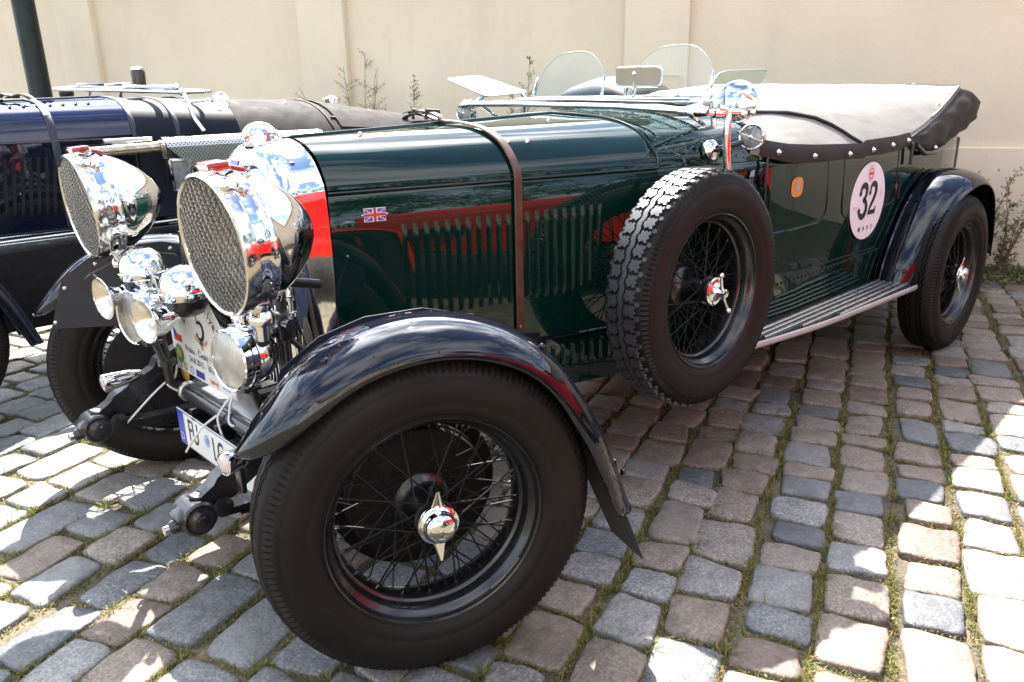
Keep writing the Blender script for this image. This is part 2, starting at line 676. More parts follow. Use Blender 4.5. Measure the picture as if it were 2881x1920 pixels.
M['brass'] = simple('heat_stained_steel', (0.42, 0.36, 0.28), 0.3, metal=0.95, var=0.5, nscale=18, rvar=0.12)
M['reflector'] = chrome('lamp_reflector', (0.30, 0.28, 0.24), 0.25, 0.1)
M['guard_wire'] = chrome('guard_wire', (0.36, 0.34, 0.31), 0.25, 0.0)
M['mirror_dish'] = chrome('mirror_dish_plating', (0.52, 0.54, 0.57), 0.03, 0.02)
M['mirror'] = chrome('mirror_glass', (0.85, 0.87, 0.88), 0.008, 0.0)
# ------------------------------------------------------------------ setting: ground, cobbles, wall
WALL_A = math.radians(24.0)
WN = Vector((math.cos(WALL_A), math.sin(WALL_A), 0))          # wall normal, towards the street
WU = Vector((-WN.y, WN.x, 0))                                  # along the wall
WALL_D = -4.60


def project(P):
    d = Vector(P) - CAM_POS
    z = d.dot(_f)
    if z < 0.05:
        return None
    return (0.5 + CAM_F * d.dot(_r2) / z, 0.5 - CAM_F * 1.5005 * d.dot(_u2) / z, z)


def ground_mat():
    m, nt, p = newmat('joint_soil')
    vec = coords(nt)
    a = noise(nt, vec, 9, 7, 0.65)
    r = ramp(nt, a, [(0.25, (0.05, 0.042, 0.03)), (0.5, (0.11, 0.09, 0.058)), (0.72, (0.18, 0.15, 0.085)), (0.9, (0.10, 0.115, 0.04))])
    g = noise(nt, vec, 130, 3, 0.6)
    mx = N(nt, 'ShaderNodeMixRGB', blend_type='MULTIPLY')
    mx.inputs[0].default_value = 0.8
    gr = ramp(nt, g, [(0.3, 0.35), (0.75, 1.5)])
    nt.links.new(r.outputs[0], mx.inputs[1])
    nt.links.new(gr.outputs[0], mx.inputs[2])
    nt.links.new(mx.outputs[0], p.inputs['Base Color'])
    p.inputs['Roughness'].default_value = 0.9
    bump(nt, p, g, 0.8, 0.006)
    return m


def cobble_mat():
    m, nt, p = newmat('cobble_stone')
    vec = coords(nt)
    at = N(nt, 'ShaderNodeAttribute', attribute_name='tone')
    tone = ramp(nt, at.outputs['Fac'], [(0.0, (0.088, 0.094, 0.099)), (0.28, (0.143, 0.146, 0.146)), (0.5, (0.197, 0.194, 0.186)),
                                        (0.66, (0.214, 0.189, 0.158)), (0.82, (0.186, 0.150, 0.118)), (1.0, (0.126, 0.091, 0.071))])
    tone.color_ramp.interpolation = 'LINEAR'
    # speckle of the granite
    sp = noise(nt, vec, 120, 5, 0.8)
    spr = ramp(nt, sp, [(0.32, 0.25), (0.5, 1.0), (0.68, 2.2)])
    mx = N(nt, 'ShaderNodeMixRGB', blend_type='MULTIPLY')
    gr = N(nt, 'ShaderNodeAttribute', attribute_name='grain')
    nt.links.new(gr.outputs['Fac'], mx.inputs[0])
    nt.links.new(tone.outputs[0], mx.inputs[1])
    nt.links.new(spr.outputs[0], mx.inputs[2])
    # blotches, wear and dirt
    b = noise(nt, vec, 16, 6, 0.65)
    br = ramp(nt, b, [(0.25, 0.62), (0.5, 1.0), (0.8, 1.3)])
    mx2 = N(nt, 'ShaderNodeMixRGB', blend_type='MULTIPLY')
    mx2.inputs[0].default_value = 1.0
    nt.links.new(mx.outputs[0], mx2.inputs[1])
    nt.links.new(br.outputs[0], mx2.inputs[2])
    st = noise(nt, vec, 5, 5, 0.6)
    sr = ramp(nt, st, [(0.62, 0.0), (0.8, 0.35)])
    mx3 = N(nt, 'ShaderNodeMixRGB')
    mx3.inputs[2].default_value = (0.20, 0.12, 0.07, 1)
    nt.links.new(sr.outputs[0], mx3.inputs[0])
    nt.links.new(mx2.outputs[0], mx3.inputs[1])
    nt.links.new(mx3.outputs[0], p.inputs['Base Color'])
    rr = ramp(nt, noise(nt, vec, 40, 5), [(0.3, 0.42), (0.8, 0.7)])
    nt.links.new(rr.outputs[0], p.inputs['Roughness'])
    h1 = noise(nt, vec, 38, 6, 0.62)
    h2 = noise(nt, vec, 260, 3, 0.6)
    ad = N(nt, 'ShaderNodeMath', operation='MULTIPLY_ADD')
    ad.inputs[1].default_value = 0.22
    nt.links.new(h2, ad.inputs[0])
    nt.links.new(h1, ad.inputs[2])
    bump(nt, p, ad.outputs[0], 0.55, 0.010)
    return m


M['soil'] = ground_mat()
M['cobble'] = cobble_mat()

# soil sheet: fine under the paving in view, coarse out to the horizon
gb = MB()
GX = [-400, -120, -40, -14] + [-9 + 0.3 * i for i in range(44)] + [8, 20, 60, 160, 400]
GY = [-400, -120, -40] + [-16 + 0.5 * i for i in range(44)] + [9, 16, 30, 60, 160, 400]
gb.grid([[V(x, y, -0.0150 + (0.003 * math.sin(3.1 * x + 1.3 * y) if abs(x) < 9 and abs(y) < 16 else 0)) for x in GX] for y in GY])
ground = put('ground', gb, M['soil'])
ground['kind'] = 'structure'

# courses of cobbles run square to the wall
CA = math.radians(22.0)
CU = Vector((math.cos(CA), math.sin(CA), 0))
CV = Vector((-CU.y, CU.x, 0))


def cobble(cu, cv, lu, lv, rnd, near):
    """one worn stone: an uneven rounded block with a domed top; coordinates in the course frame"""
    n = 28 if near else 10
    # corner jitter makes an uneven quad
    q = [(-lu / 2, -lv / 2), (lu / 2, -lv / 2), (lu / 2, lv / 2), (-lu / 2, lv / 2)]
    q = [(a + rnd.gauss(0, 0.008), b + rnd.gauss(0, 0.007)) for a, b in q]
    pw = rnd.uniform(6.0, 15.0)
    ph = [rnd.uniform(0, 6.28) for _ in range(4)]
    out = []
    for k in range(n):
        a = 2 * math.pi * (k + 0.5) / n
        c, s = math.cos(a), math.sin(a)
        r = 1.0 / (abs(c) ** pw + abs(s) ** pw) ** (1 / pw)
        r *= 1 + 0.022 * math.sin(2 * a + ph[0]) + 0.02 * math.sin(3 * a + ph[1]) + 0.016 * math.sin(5 * a + ph[2]) + rnd.gauss(0, 0.011)
        x, y = max(-1.04, min(1.04, r * c)), max(-1.04, min(1.04, r * s))
        x, y = (x + 1) / 2, (y + 1) / 2
        px = (q[0][0] * (1 - x) * (1 - y) + q[1][0] * x * (1 - y) + q[2][0] * x * y + q[3][0] * (1 - x) * y)
        py = (q[0][1] * (1 - x) * (1 - y) + q[1][1] * x * (1 - y) + q[2][1] * x * y + q[3][1] * (1 - x) * y)
        out.append((px, py))
    zt = max(-0.005, min(0.007, rnd.gauss(0.0, 0.004)))
    tx, ty = rnd.gauss(0, 0.02), rnd.gauss(0, 0.02)
    dome = rnd.uniform(0.0015, 0.006)
    rings = [(1.02, -0.055), (1.0, -0.010), (0.985, -0.0042), (0.955, -0.0010), (0.85, 0.3), (0.5, 0.75)] if near else \
            [(1.0, -0.05), (0.985, -0.008), (0.90, 0.0), (0.55, 0.7)]
    rows = []
    sn = [rnd.uniform(0, 6.28) for _ in range(3)]
    for s, z in rings:
        row = []
        for (x, y) in out:
            X, Y = x * s, y * s
            zz = (z if z < 0 else dome * z) + zt + tx * X + ty * Y
            if z > -0.03:
                zz += 0.0018 * math.sin(38 * X + sn[0]) * math.sin(41 * Y + sn[1]) + 0.0012 * math.sin(71 * X - 55 * Y + sn[2])
            P = CU * (cu + X) + CV * (cv + Y)
            row.append(V(P.x, P.y, zz))
        rows.append(row)
    P = CU * cu + CV * cv
    verts = [p for r in rows for p in r] + [V(P.x, P.y, dome + zt)]
    faces = []
    nr = len(rows)
    for i in range(nr - 1):
        for j in range(n):
            faces.append((i * n + j, i * n + (j + 1) % n, (i + 1) * n + (j + 1) % n, (i + 1) * n + j))
    for j in range(n):
        faces.append(((nr - 1) * n + j, (nr - 1) * n + (j + 1) % n, len(verts) - 1))
    return verts, faces


def visible(P, mg=0.05):
    q = project(P)
    return q is not None and -mg < q[0] < 1 + mg and -mg < q[1] < 1 + mg


rnd = random.Random(21)
stones = []                 # (size on screen, centre, verts, faces, tone, grain)
joints = []                 # sample points of the joints, for grass
v = -14.0
row_i = 0
while v < 9.0:
    lv = rnd.uniform(0.134, 0.170)
    gap = rnd.uniform(0.009, 0.028)
    vc = v + lv / 2
    u = -16.0 + rnd.uniform(0, 0.2)
    drift = rnd.uniform(0, 6.28)
    while u < 8.0:
        r_ = rnd.random()
        lu = rnd.uniform(0.105, 0.14) if r_ < 0.38 else (rnd.uniform(0.14, 0.19) if r_ < 0.84 else rnd.uniform(0.19, 0.235))
        if (CU * u + CV * vc).x > 0.12:
            lu *= 1.28
        ug = rnd.uniform(0.005, 0.024)
        uc = u + lu / 2
        vv = vc + 0.006 * math.sin(uc * 1.1 + drift)
        P = CU * uc + CV * vv
        d_wall = P.x * WN.x + P.y * WN.y - WALL_D
        if d_wall > 0.35 and visible(P, 0.12):
            q = project(P)
            near = q[2] < 4.6
            vv += rnd.gauss(0, 0.0045)
            vs, fs = cobble(uc, vv, lu, lv + rnd.gauss(0, 0.006), rnd, near)
            t = rnd.random()
            # more grey stones at the front left, more brown ones towards the wall
            brown = 0.30 + 0.34 * min(1, max(0, (1.2 - P.x) / 3.4)) * (0.8 if P.y < -0.9 else 1)
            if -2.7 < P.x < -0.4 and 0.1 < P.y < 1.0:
                brown = 0.8                                   # mostly brown setts here, their tone also standing in for under-car shade
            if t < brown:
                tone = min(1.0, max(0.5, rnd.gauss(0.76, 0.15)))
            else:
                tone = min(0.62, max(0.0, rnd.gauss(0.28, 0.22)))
            inframe = visible(P, 0.02)
            stones.append((lu * lv / q[2] ** 3 * (CAM_POS.z) if inframe else 0, P, vs, fs, tone, rnd.uniform(0.35, 1.0)))
            joints.append((uc, vv, lu, lv, ug, gap, q[2]))
        u += lu + ug
    v += lv + gap
    row_i += 1
stones.sort(key=lambda s: -s[0])


def stone_mesh(name, lst):
    me = bpy.data.meshes.new(name)
    vs, fs, to, gr = [], [], [], []
    for s in lst:
        o = len(vs)
        vs += [tuple(p) for p in s[2]]
        fs += [tuple(i + o for i in f) for f in s[3]]
        to += [s[4]] * len(s[2])
        gr += [s[5]] * len(s[2])
    me.from_pydata(vs, [], fs)
    me.polygons.foreach_set('use_smooth', [True] * len(fs))
    for nm, dat in (('tone', to), ('grain', gr)):
        a = me.attributes.new(nm, 'FLOAT', 'POINT')
        a.data.foreach_set('value', dat)
    me.materials.append(M['cobble'])
    me.update()
    return me


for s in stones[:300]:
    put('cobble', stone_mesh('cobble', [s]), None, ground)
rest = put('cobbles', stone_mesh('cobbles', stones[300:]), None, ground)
rest['kind'] = 'stuff'


# ---- grass and moss in the joints
def grass_mat(name, stops):
    m, nt, p = newmat(name)
    at = N(nt, 'ShaderNodeAttribute', attribute_name='tone')
    r = ramp(nt, at.outputs['Fac'], stops)
    nt.links.new(r.outputs[0], p.inputs['Base Color'])
    p.inputs['Roughness'].default_value = 0.55
    p.inputs['Specular IOR Level'].default_value = 0.3
    tr = N(nt, 'ShaderNodeBsdfTranslucent')
    nt.links.new(r.outputs[0], tr.inputs[0])
    mx = N(nt, 'ShaderNodeMixShader')
    mx.inputs[0].default_value = 0.35
    nt.links.new(p.outputs[0], mx.inputs[1])
    nt.links.new(tr.outputs[0], mx.inputs[2])
    nt.links.new(mx.outputs[0], nt.nodes['Material Output'].inputs[0])
    return m


M['grass'] = grass_mat('grass_blades', [(0.0, (0.065, 0.11, 0.022)), (0.35, (0.14, 0.17, 0.036)), (0.6, (0.26, 0.22, 0.065)), (0.85, (0.36, 0.27, 0.12)), (1.0, (0.17, 0.09, 0.045))])
M['weed'] = grass_mat('weed_leaves', [(0.0, (0.045, 0.095, 0.022)), (0.45, (0.10, 0.15, 0.045)), (0.75, (0.25, 0.22, 0.11)), (1.0, (0.34, 0.28, 0.17))])


class Leaves:
    """many small free faces with a tone per vertex"""

    def __init__(self):
        self.v, self.f, self.t = [], [], []

    def blade(self, P, d, up, L, w, t, bend=0.5):
        """three-point curved blade"""
        side = d.cross(Vector((0, 0, 1)))
        if side.length < 1e-5:
            side = Vector((1, 0, 0))
        side = side.normalized() * w / 2
        a = P
        b = P + (Vector((0, 0, 1)) * up + d * (1 - up)) * L * 0.55
        c = b + (Vector((0, 0, 1)) * up * (1 - bend) + d * (1 - up + bend * 0.8)) * L * 0.5
        o = len(self.v)
        self.v += [tuple(a - side), tuple(a + side), tuple(b + side * 0.8), tuple(b - side * 0.8), tuple(c)]
        self.f += [(o, o + 1, o + 2, o + 3), (o + 3, o + 2, o + 4)]
        self.t += [t] * 5

    def leaf(self, P, d, n, L, w, t):
        s = d.cross(n).normalized() * w / 2
        o = len(self.v)
        self.v += [tuple(P), tuple(P + d * L * 0.5 + s), tuple(P + d * L), tuple(P + d * L * 0.5 - s)]
        self.f += [(o, o + 1, o + 2, o + 3)]
        self.t += [t] * 4

    def mesh(self, name, mat):
        me = bpy.data.meshes.new(name)
        me.from_pydata(self.v, [], self.f)
        a = me.attributes.new('tone', 'FLOAT', 'POINT')
        a.data.foreach_set('value', self.t)
        me.materials.append(mat)
        me.update()
        return me


def vnoise(x, y):
    return 0.5 + 0.25 * (math.sin(2.3 * x + 1.7 * y + 0.6) + math.sin(4.1 * y - 2.9 * x + 2.0)) \
        + 0.25 * math.sin(7.3 * x + 6.1 * y) * math.sin(5.2 * x - 8.3 * y + 1.0)


G = Leaves()
gr = random.Random(5)
for (uc, vv, lu, lv, ug, gp, dep) in joints:
    dens = 1.0 if dep < 3.2 else (0.6 if dep < 4.5 else 0.35)
    P0 = CU * uc + CV * vv
    under = -3.5 < P0.x < 0.1 and -0.6 < P0.y < 0.55          # little grows under the car
    k = vnoise(P0.x * 1.6, P0.y * 1.6)
    side = []
    nb = int((330 * k + 60) * dens * (0.3 if under else 1.0))
    for _ in range(nb):                                          # along the long joint
        a = gr.uniform(-0.5, 0.5) * (lu + ug)
        b = lv / 2 + gp * gr.uniform(0.1, 0.9)
        side.append((a, b))
    for _ in range(int(nb * 0.30)):
        side.append((lu / 2 + ug * gr.uniform(0.1, 0.9), gr.uniform(-0.5, 0.5) * lv))
    for a, b in side:
        P = CU * (uc + a) + CV * (vv + b)
        loc = vnoise(P.x * 7, P.y * 7)
        if gr.random() > 0.15 + loc * 1.1:
            continue
        ang = gr.uniform(0, 6.28)
        d = Vector((math.cos(ang), math.sin(ang), 0))
        tall = gr.random() < 0.22 * k
        L = gr.uniform(0.028, 0.060) if tall else gr.uniform(0.012, 0.030)
        t = min(1, max(0, gr.gauss(0.48, 0.26)))
        P.z = -0.013
        G.blade(P, d, gr.uniform(0.35, 0.85), L, gr.uniform(0.0016, 0.0030) * (1 if dep < 3 else 1.5), t, gr.uniform(0.2, 0.8))
    # moss crumbs and tiny leaves
    for _ in range(int(80 * dens * (0.4 if under else 1))):
        a, b = (gr.uniform(-0.5, 0.5) * (lu + ug), lv / 2 + gp * gr.uniform(0.0, 1.0)) if gr.random() < 0.7 else \
            (lu / 2 + ug * gr.uniform(0, 1), gr.uniform(-0.5, 0.5) * lv)
        P = CU * (uc + a) + CV * (vv + b)
        P.z = -0.015 + gr.uniform(0, 0.010)
        ang = gr.uniform(0, 6.28)
        d = Vector((math.cos(ang), math.sin(ang), gr.uniform(0.1, 0.9))).normalized()
        nrm = Vector((gr.uniform(-1, 1), gr.uniform(-1, 1), 1.2)).normalized()
        G.leaf(P, d, nrm, gr.uniform(0.005, 0.013), gr.uniform(0.004, 0.008), min(1, max(0, gr.gauss(0.58, 0.25))))
# stray tufts
for (uc, vv, lu, lv, ug, gp, dep) in joints:
    if dep < 4.2 and gr.random() < 0.5:
        P0 = CU * (uc + lu / 2) + CV * (vv + lv / 2 + gp / 2)
        if -3.5 < P0.x < 0.1 and -0.6 < P0.y < 0.55:
            continue
        for _ in range(gr.randint(16, 42)):
            ang = gr.uniform(0, 6.28)
            d = Vector((math.cos(ang), math.sin(ang), 0))
            P = P0 + d * gr.uniform(0, 0.012)
            P.z = -0.012
            G.blade(P, d, gr.uniform(0.3, 0.8), gr.uniform(0.025, 0.065), gr.uniform(0.0018, 0.003), min(1, max(0, gr.gauss(0.38, 0.25))), gr.uniform(0.2, 0.7))
grass = put('grass', G.mesh('grass', M['grass']), None)
grass['kind'] = 'stuff'
grass['label'] = 'short grass and moss growing in the joints between the cobbles'
grass['category'] = 'grass'


# ---- plastered wall with pilasters
def plaster(name, base, dirty=0.5):
    m, nt, p = newmat(name)
    vec = coords(nt)
    a = noise(nt, vec, 0.9, 6, 0.6)
    r = ramp(nt, a, [(0.25, tuple(c * 0.90 for c in base)), (0.75, tuple(min(1, c * 1.06) for c in base))])
    vs = coords(nt, (1.2, 1.2, 0.35))
    s = noise(nt, vs, 2.2, 7, 0.7)
    sr = ramp(nt, s, [(0.55, 0.0), (0.85, dirty)])
    mx = N(nt, 'ShaderNodeMixRGB')
    mx.inputs[2].default_value = (base[0] * 0.72, base[1] * 0.70, base[2] * 0.70, 1)
    nt.links.new(sr.outputs[0], mx.inputs[0])
    nt.links.new(r.outputs[0], mx.inputs[1])
    # hairline cracks in a few places
    wv = N(nt, 'ShaderNodeTexVoronoi', feature='DISTANCE_TO_EDGE')
    wv.inputs['Scale'].default_value = 1.1
    wob = N(nt, 'ShaderNodeMixRGB')
    wob.inputs[0].default_value = 0.12
    nz = N(nt, 'ShaderNodeTexNoise')
    nz.inputs['Scale'].default_value = 5.0
    nz.inputs['Detail'].default_value = 6.0
    nt.links.new(vec, nz.inputs['Vector'])
    nt.links.new(vec, wob.inputs[1])
    nt.links.new(nz.outputs['Color'], wob.inputs[2])
    nt.links.new(wob.outputs[0], wv.inputs['Vector'])
    ck = ramp(nt, wv.outputs['Distance'], [(0.0, 0.16), (0.005, 0.0)])
    mk = ramp(nt, noise(nt, vec, 0.7, 3), [(0.55, 0.0), (0.66, 1.0)])
    cm = N(nt, 'ShaderNodeMath', operation='MULTIPLY')
    nt.links.new(ck.outputs[0], cm.inputs[0])
    nt.links.new(mk.outputs[0], cm.inputs[1])
    mxc = N(nt, 'ShaderNodeMixRGB')
    mxc.inputs[2].default_value = (base[0] * 0.45, base[1] * 0.42, base[2] * 0.40, 1)
    nt.links.new(cm.outputs[0], mxc.inputs[0])
    nt.links.new(mx.outputs[0], mxc.inputs[1])
    nt.links.new(mxc.outputs[0], p.inputs['Base Color'])
    p.inputs['Roughness'].default_value = 0.85
    p.inputs['Specular IOR Level'].default_value = 0.2
    bump(nt, p, noise(nt, vec, 26, 8, 0.7), 0.35, 0.008)
    return m


M['plaster'] = plaster('cream_plaster', (0.735, 0.645, 0.485), 0.5)
M['plaster_plinth'] = plaster('plinth_plaster', (0.66, 0.58, 0.445), 0.7)


def wbox(mb, u0, u1, d0, d1, z0, z1, bev=0.0):
    """box in wall coordinates: u along the wall, d out of it"""
    R3 = Matrix((WU, WN, Vector((0, 0, 1)))).transposed()
    c = WU * ((u0 + u1) / 2) + WN * (WALL_D + (d0 + d1) / 2) + Vector((0, 0, (z0 + z1) / 2))
    mb.box(c, (u1 - u0, d1 - d0, z1 - z0), R3, bev)
    return mb


WALL_H = 2.62
wall = thing('garden_wall', 'tall cream plastered wall with pilasters behind the parked cars', 'wall', WN * WALL_D)
put('wall_panel', wbox(MB(), -24, 14, -0.35, 0.0, -0.2, WALL_H), M['plaster'], wall, smooth=False)
PIL = [-0.15 - 3.0 * k for k in range(-4, 7)]
for uu in PIL:
    put('pilaster', wbox(MB(), uu, uu + 0.49, -0.02, 0.065, -0.1, WALL_H - 0.02, 0.008), M['plaster'], wall, angle=60)
put('plinth', wbox(MB(), -24, 14, -0.02, 0.040, -0.2, 0.845, 0.012), M['plaster_plinth'], wall, angle=60)
put('coping', wbox(MB(), -24.1, 14.1, -0.45, 0.13, WALL_H, WALL_H + 0.07, 0.012), M['plaster_plinth'], wall, angle=60)
# ------------------------------------------------------------------ the green tourer (x forward, y to its left, z up)
car = thing('vintage_car', 'dark green open vintage tourer with number 32 disc and chrome headlamps in the foreground', 'car', (-1.6, 0, 0))
TRK, WB, WR, WZ = 0.758, 3.203, 0.383, 0.377
STEER = -0.3616
BON_M = 0.27


def bon_y(x):
    return 0.193 + BON_M * (-0.144 - x)


# ---- wheels -------------------------------------------------------------
def tyre_mesh(chunky=False):
    mb = MB()
    seg = 300
    R0 = 0.374 if chunky else WR
    half = [(0.240, 0.056), (0.2435, 0.066), (0.250, 0.0735), (0.252, 0.0715), (0.262, 0.079), (0.278, 0.0845), (0.281, 0.0838), (0.284, 0.0857), (0.305, 0.0878),
            (0.332, 0.0866), (0.335, 0.0846), (0.338, 0.0853)]
    ribs = [(0.347, 0.0828), (0.356, 0.0785), (0.364, 0.0725), (0.370, 0.0655)]
    tread = [(0.3745, 0.0560), (0.3775, 0.0470)] if not chunky else [(0.371, 0.056), (0.3725, 0.046)]
    grooves = []
    if not chunky:
        for y in (0.034, 0.016):
            grooves += [(R0 - 0.0022, y + 0.0042), (R0 - 0.010, y + 0.0030), (R0 - 0.010, y - 0.0030), (R0 - 0.0012, y - 0.0042)]
        grooves += [(R0, 0.0)]
    else:
        grooves += [(0.3735, 0.03), (R0, 0.0)]
    left = half + ribs + tread + grooves
    prof = [(r, y, 1) for r, y in left] + [(r, -y, -1) for r, y in left[::-1][1:]]
    nrib = (len(half), len(half) + len(ribs))
    nl = len(left)
    rows = []
    for k in range(seg):
        a = 2 * math.pi * k / seg
        row = []
        for i, (r, y, s) in enumerate(prof):
            j = i if i < nl else 2 * nl - 2 - i
            rr, yy = r, y
            if nrib[0] <= j < nrib[1]:
                if k % 2:
                    rr -= 0.0035
                    yy -= 0.0035 * s
            elif not chunky and j >= len(half) + len(ribs) + 2:
                yy += 0.0028 * (1 if (k // 2) % 2 else -1)              # zig-zag grooves
            row.append(V(rr * math.cos(a), yy, rr * math.sin(a)))
        rows.append(row)
    mb.grid(rows, close_u=True)
    return mb.mesh('tyre', True, 50)


def tread_blocks():
    mb = MB()
    n = 54
    hw = 0.0095

    def wrap(a, y, lift):
        crown = 0.374 - 1.35 * max(0, abs(y) - 0.018) ** 2 - 5.0 * max(0, abs(y) - 0.048) ** 2
        r = crown + lift
        return V(r * math.cos(a), y, r * math.sin(a))

    def block(poly, lift=0.0082):
        m = len(poly)
        lo = [wrap(a, y, -0.002) for a, y in poly]
        hi = [wrap(a, y, lift) for a, y in poly]
        ca, cy = sum(p[0] for p in poly) / m, sum(p[1] for p in poly) / m
        hi = [wrap(lerp(ca, a, 0.96), lerp(cy, y, 0.96), lift) for a, y in poly]
        c = wrap(ca, cy, lift)
        mb.add(lo + hi + [c], [(i, (i + 1) % m, m + (i + 1) % m, m + i) for i in range(m)] + [(m + i, m + (i + 1) % m, 2 * m) for i in range(m)])

    da = 2 * math.pi / n
    JIG = [(-.020, -.011), (-.012, -.015), (-.008, -.020), (.004, -.020), (.008, -.013), (.014, -.016), (.0205, -.009), (.014, -.003), (.020, .004), (.015, .011), (.0205, .018), (.010, .021), (.005, .014), (-.004, .021), (-.010, .013), (-.018, .018), (-.0205, .008), (-.013, .002)]
    # centre rib: zig-zag ribbon
    lo, hi = [], []
    m = n * 4
    rowsA = []
    for k in range(m):
        a = 2 * math.pi * k / m
        o = 0.0022 * (1 if (k // 2) % 2 else -1)
        rowsA.append([wrap(a, -0.0085 + o, -0.002), wrap(a, -0.0080 + o, 0.0082), wrap(a, o, 0.0086), wrap(a, 0.0080 + o, 0.0082), wrap(a, 0.0085 + o, -0.002)])
    mb.grid(rowsA, close_u=True)
    rad = 0.383
    for s in (1, -1):
        for k in range(n):
            a0 = (k + (0.25 if s > 0 else 0.75)) * da
            # jigsaw block: eight-lobed star, joined to its neighbours by a neck
            pts = [(a0 + x / rad, s * (0.0315 + y)) for x, y in JIG]
            block(pts if s > 0 else pts[::-1])
            # shoulder lug
            a1 = a0 + da * 0.5
            lug = [(-0.012, 0.044), (0.012, 0.044), (0.016, 0.052), (0.010, 0.057), (0.013, 0.068), (-0.013, 0.068), (-0.010, 0.057), (-0.016, 0.052)]
            lug = [(x * 0.5, y) for x, y in lug if y < 0.060]
            block([(a1 + x / rad, s * (y + 0.006)) for x, y in (lug if s > 0 else lug[::-1])], 0.0050)
    return mb.mesh('tread', True, 30)


def rim_mesh():
    mb = MB()
    prof = [(0.2475, 0.064), (0.2490, 0.0685), (0.2465, 0.0715), (0.2425, 0.0695), (0.2395, 0.061), (0.2365, 0.0555), (0.2280, 0.050), (0.2235, 0.044),
            (0.2225, 0.026), (0.2205, 0.022), (0.2145, 0.019), (0.2120, 0.012), (0.2120, -0.026), (0.2160, -0.032), (0.2230, -0.036), (0.2260, -0.052), (0.2390, -0.060), (0.2470, -0.070)]
    mb.lathe(prof, axis=(0, 1, 0), seg=96)
    # hub barrel with two flanges
    hub = [(0.020, 0.066), (0.034, 0.062), (0.036, 0.050), (0.046, 0.047), (0.046, 0.041), (0.033, 0.036), (0.036, -0.03), (0.052, -0.048), (0.064, -0.052), (0.064, -0.060), (0.05, -0.068), (0.02, -0.075)]
    mb.lathe(hub, axis=(0, 1, 0), seg=40, cap0=True, cap1=True)
    # spoke nipples
    for k in range(60):
        a = 2 * math.pi * (k + 0.5) / 60
        y = (0.006, -0.008, -0.020)[k % 3]
        d = V(math.cos(a), 0, math.sin(a))
        mb.tube([d * 0.2125 + V(0, y, 0), d * 0.203 + V(0, y, 0)], [0.0036, 0.0028], 6)
    return mb.mesh('wheel', True, 40)


def spokes_mesh():
    mb = MB()
    for k in range(60):
        a = 2 * math.pi * (k + 0.5) / 60
        y = (0.006, -0.008, -0.020)[k % 3]
        outer = k % 3 == 0
        off = (0.46 if (k // 3) % 2 else -0.46) if outer else (0.62 if (k // 3 + k) % 2 else -0.62)
        hr, hy = (0.044, 0.044) if outer else (0.060, -0.056)
        p0 = V(math.cos(a) * 0.204, y, math.sin(a) * 0.204)
        p1 = V(math.cos(a + off * 1.6) * hr, hy, math.sin(a + off * 1.6) * hr)
        mb.tube([p0, p1], 0.00215, 6)
    return mb.mesh('spokes', True, 60)


def nut_mesh():
    """two-eared knock-off nut, axis y"""
    mb = MB()
    mb.lathe([(0.030, 0.060), (0.046, 0.064), (0.0475, 0.070), (0.0455, 0.077), (0.037, 0.080), (0.0355, 0.083), (0.0355, 0.090), (0.0340, 0.0965), (0.027, 0.1030), (0.015, 0.1065), (0.0008, 0.1075)],
             axis=(0, 1, 0), seg=44)
    for s in (1, -1):
        rows = []
        for t in (0.0, 0.3, 0.6, 0.85, 1.0):
            z = s * lerp(0.038, 0.084, t)
            w = lerp(0.0175, 0.0035, t ** 0.85)
            th = lerp(0.0062, 0.0028, t)
            y = 0.072 + 0.010 * t
            rows.append([V(w * math.cos(a), y + th * math.sin(a), z) for a in [2 * math.pi * k / 14 for k in range(14)]])
        mb.grid(rows, close_v=True)
        mb.fan(rows[-1])
    return mb.mesh('wheel_nut', True, 45)


def clamp_mesh():
    """spare wheel clamp: plated disc and a bar with ball ends"""
    mb = MB()
    mb.lathe([(0.020, 0.058), (0.044, 0.060), (0.0465, 0.066), (0.0455, 0.072), (0.040, 0.0755), (0.034, 0.0745), (0.024, 0.078), (0.0165, 0.088), (0.0150, 0.108), (0.0135, 0.112), (0.0008, 0.1125)],
             axis=(0, 1, 0), seg=40)
    for s in (1, -1):
        a = math.radians(68)
        d = V(math.cos(a) * s, 0, math.sin(a) * s)
        mb.tube([V(0, 0.098, 0), V(0, 0.100, 0) + d * 0.03, V(0, 0.106, 0) + d * 0.062], [0.0085, 0.0062, 0.0050], 12)
        mb.sphere(V(0, 0.107, 0) + d * 0.066, 0.0095, 14, 8)
    return mb.mesh('wheel_clamp', True, 45)


def drum_mesh():
    mb = MB()
    mb.lathe([(0.02, -0.052), (0.075, -0.054), (0.090, -0.062), (0.150, -0.066), (0.163, -0.071), (0.168, -0.082), (0.172, -0.084), (0.172, -0.112), (0.202, -0.116), (0.204, -0.124), (0.19, -0.130), (0.10, -0.132), (0.06, -0.138), (0.02, -0.140)],
             axis=(0, 1, 0), seg=56, cap0=True, cap1=True)
    for k in range(6):
        a = 2 * math.pi * k / 6
        mb.sphere(V(0.15 * math.cos(a), -0.132, 0.15 * math.sin(a)), 0.009, 8, 5)
    return mb.mesh('brake_drum', True, 35)


ME_TYRE, ME_TYRE_C, ME_TREAD, ME_RIM, ME_SPOKES, ME_NUT, ME_CLAMP, ME_DRUM = tyre_mesh(), tyre_mesh(True), tread_blocks(), rim_mesh(), spokes_mesh(), nut_mesh(), clamp_mesh(), drum_mesh()


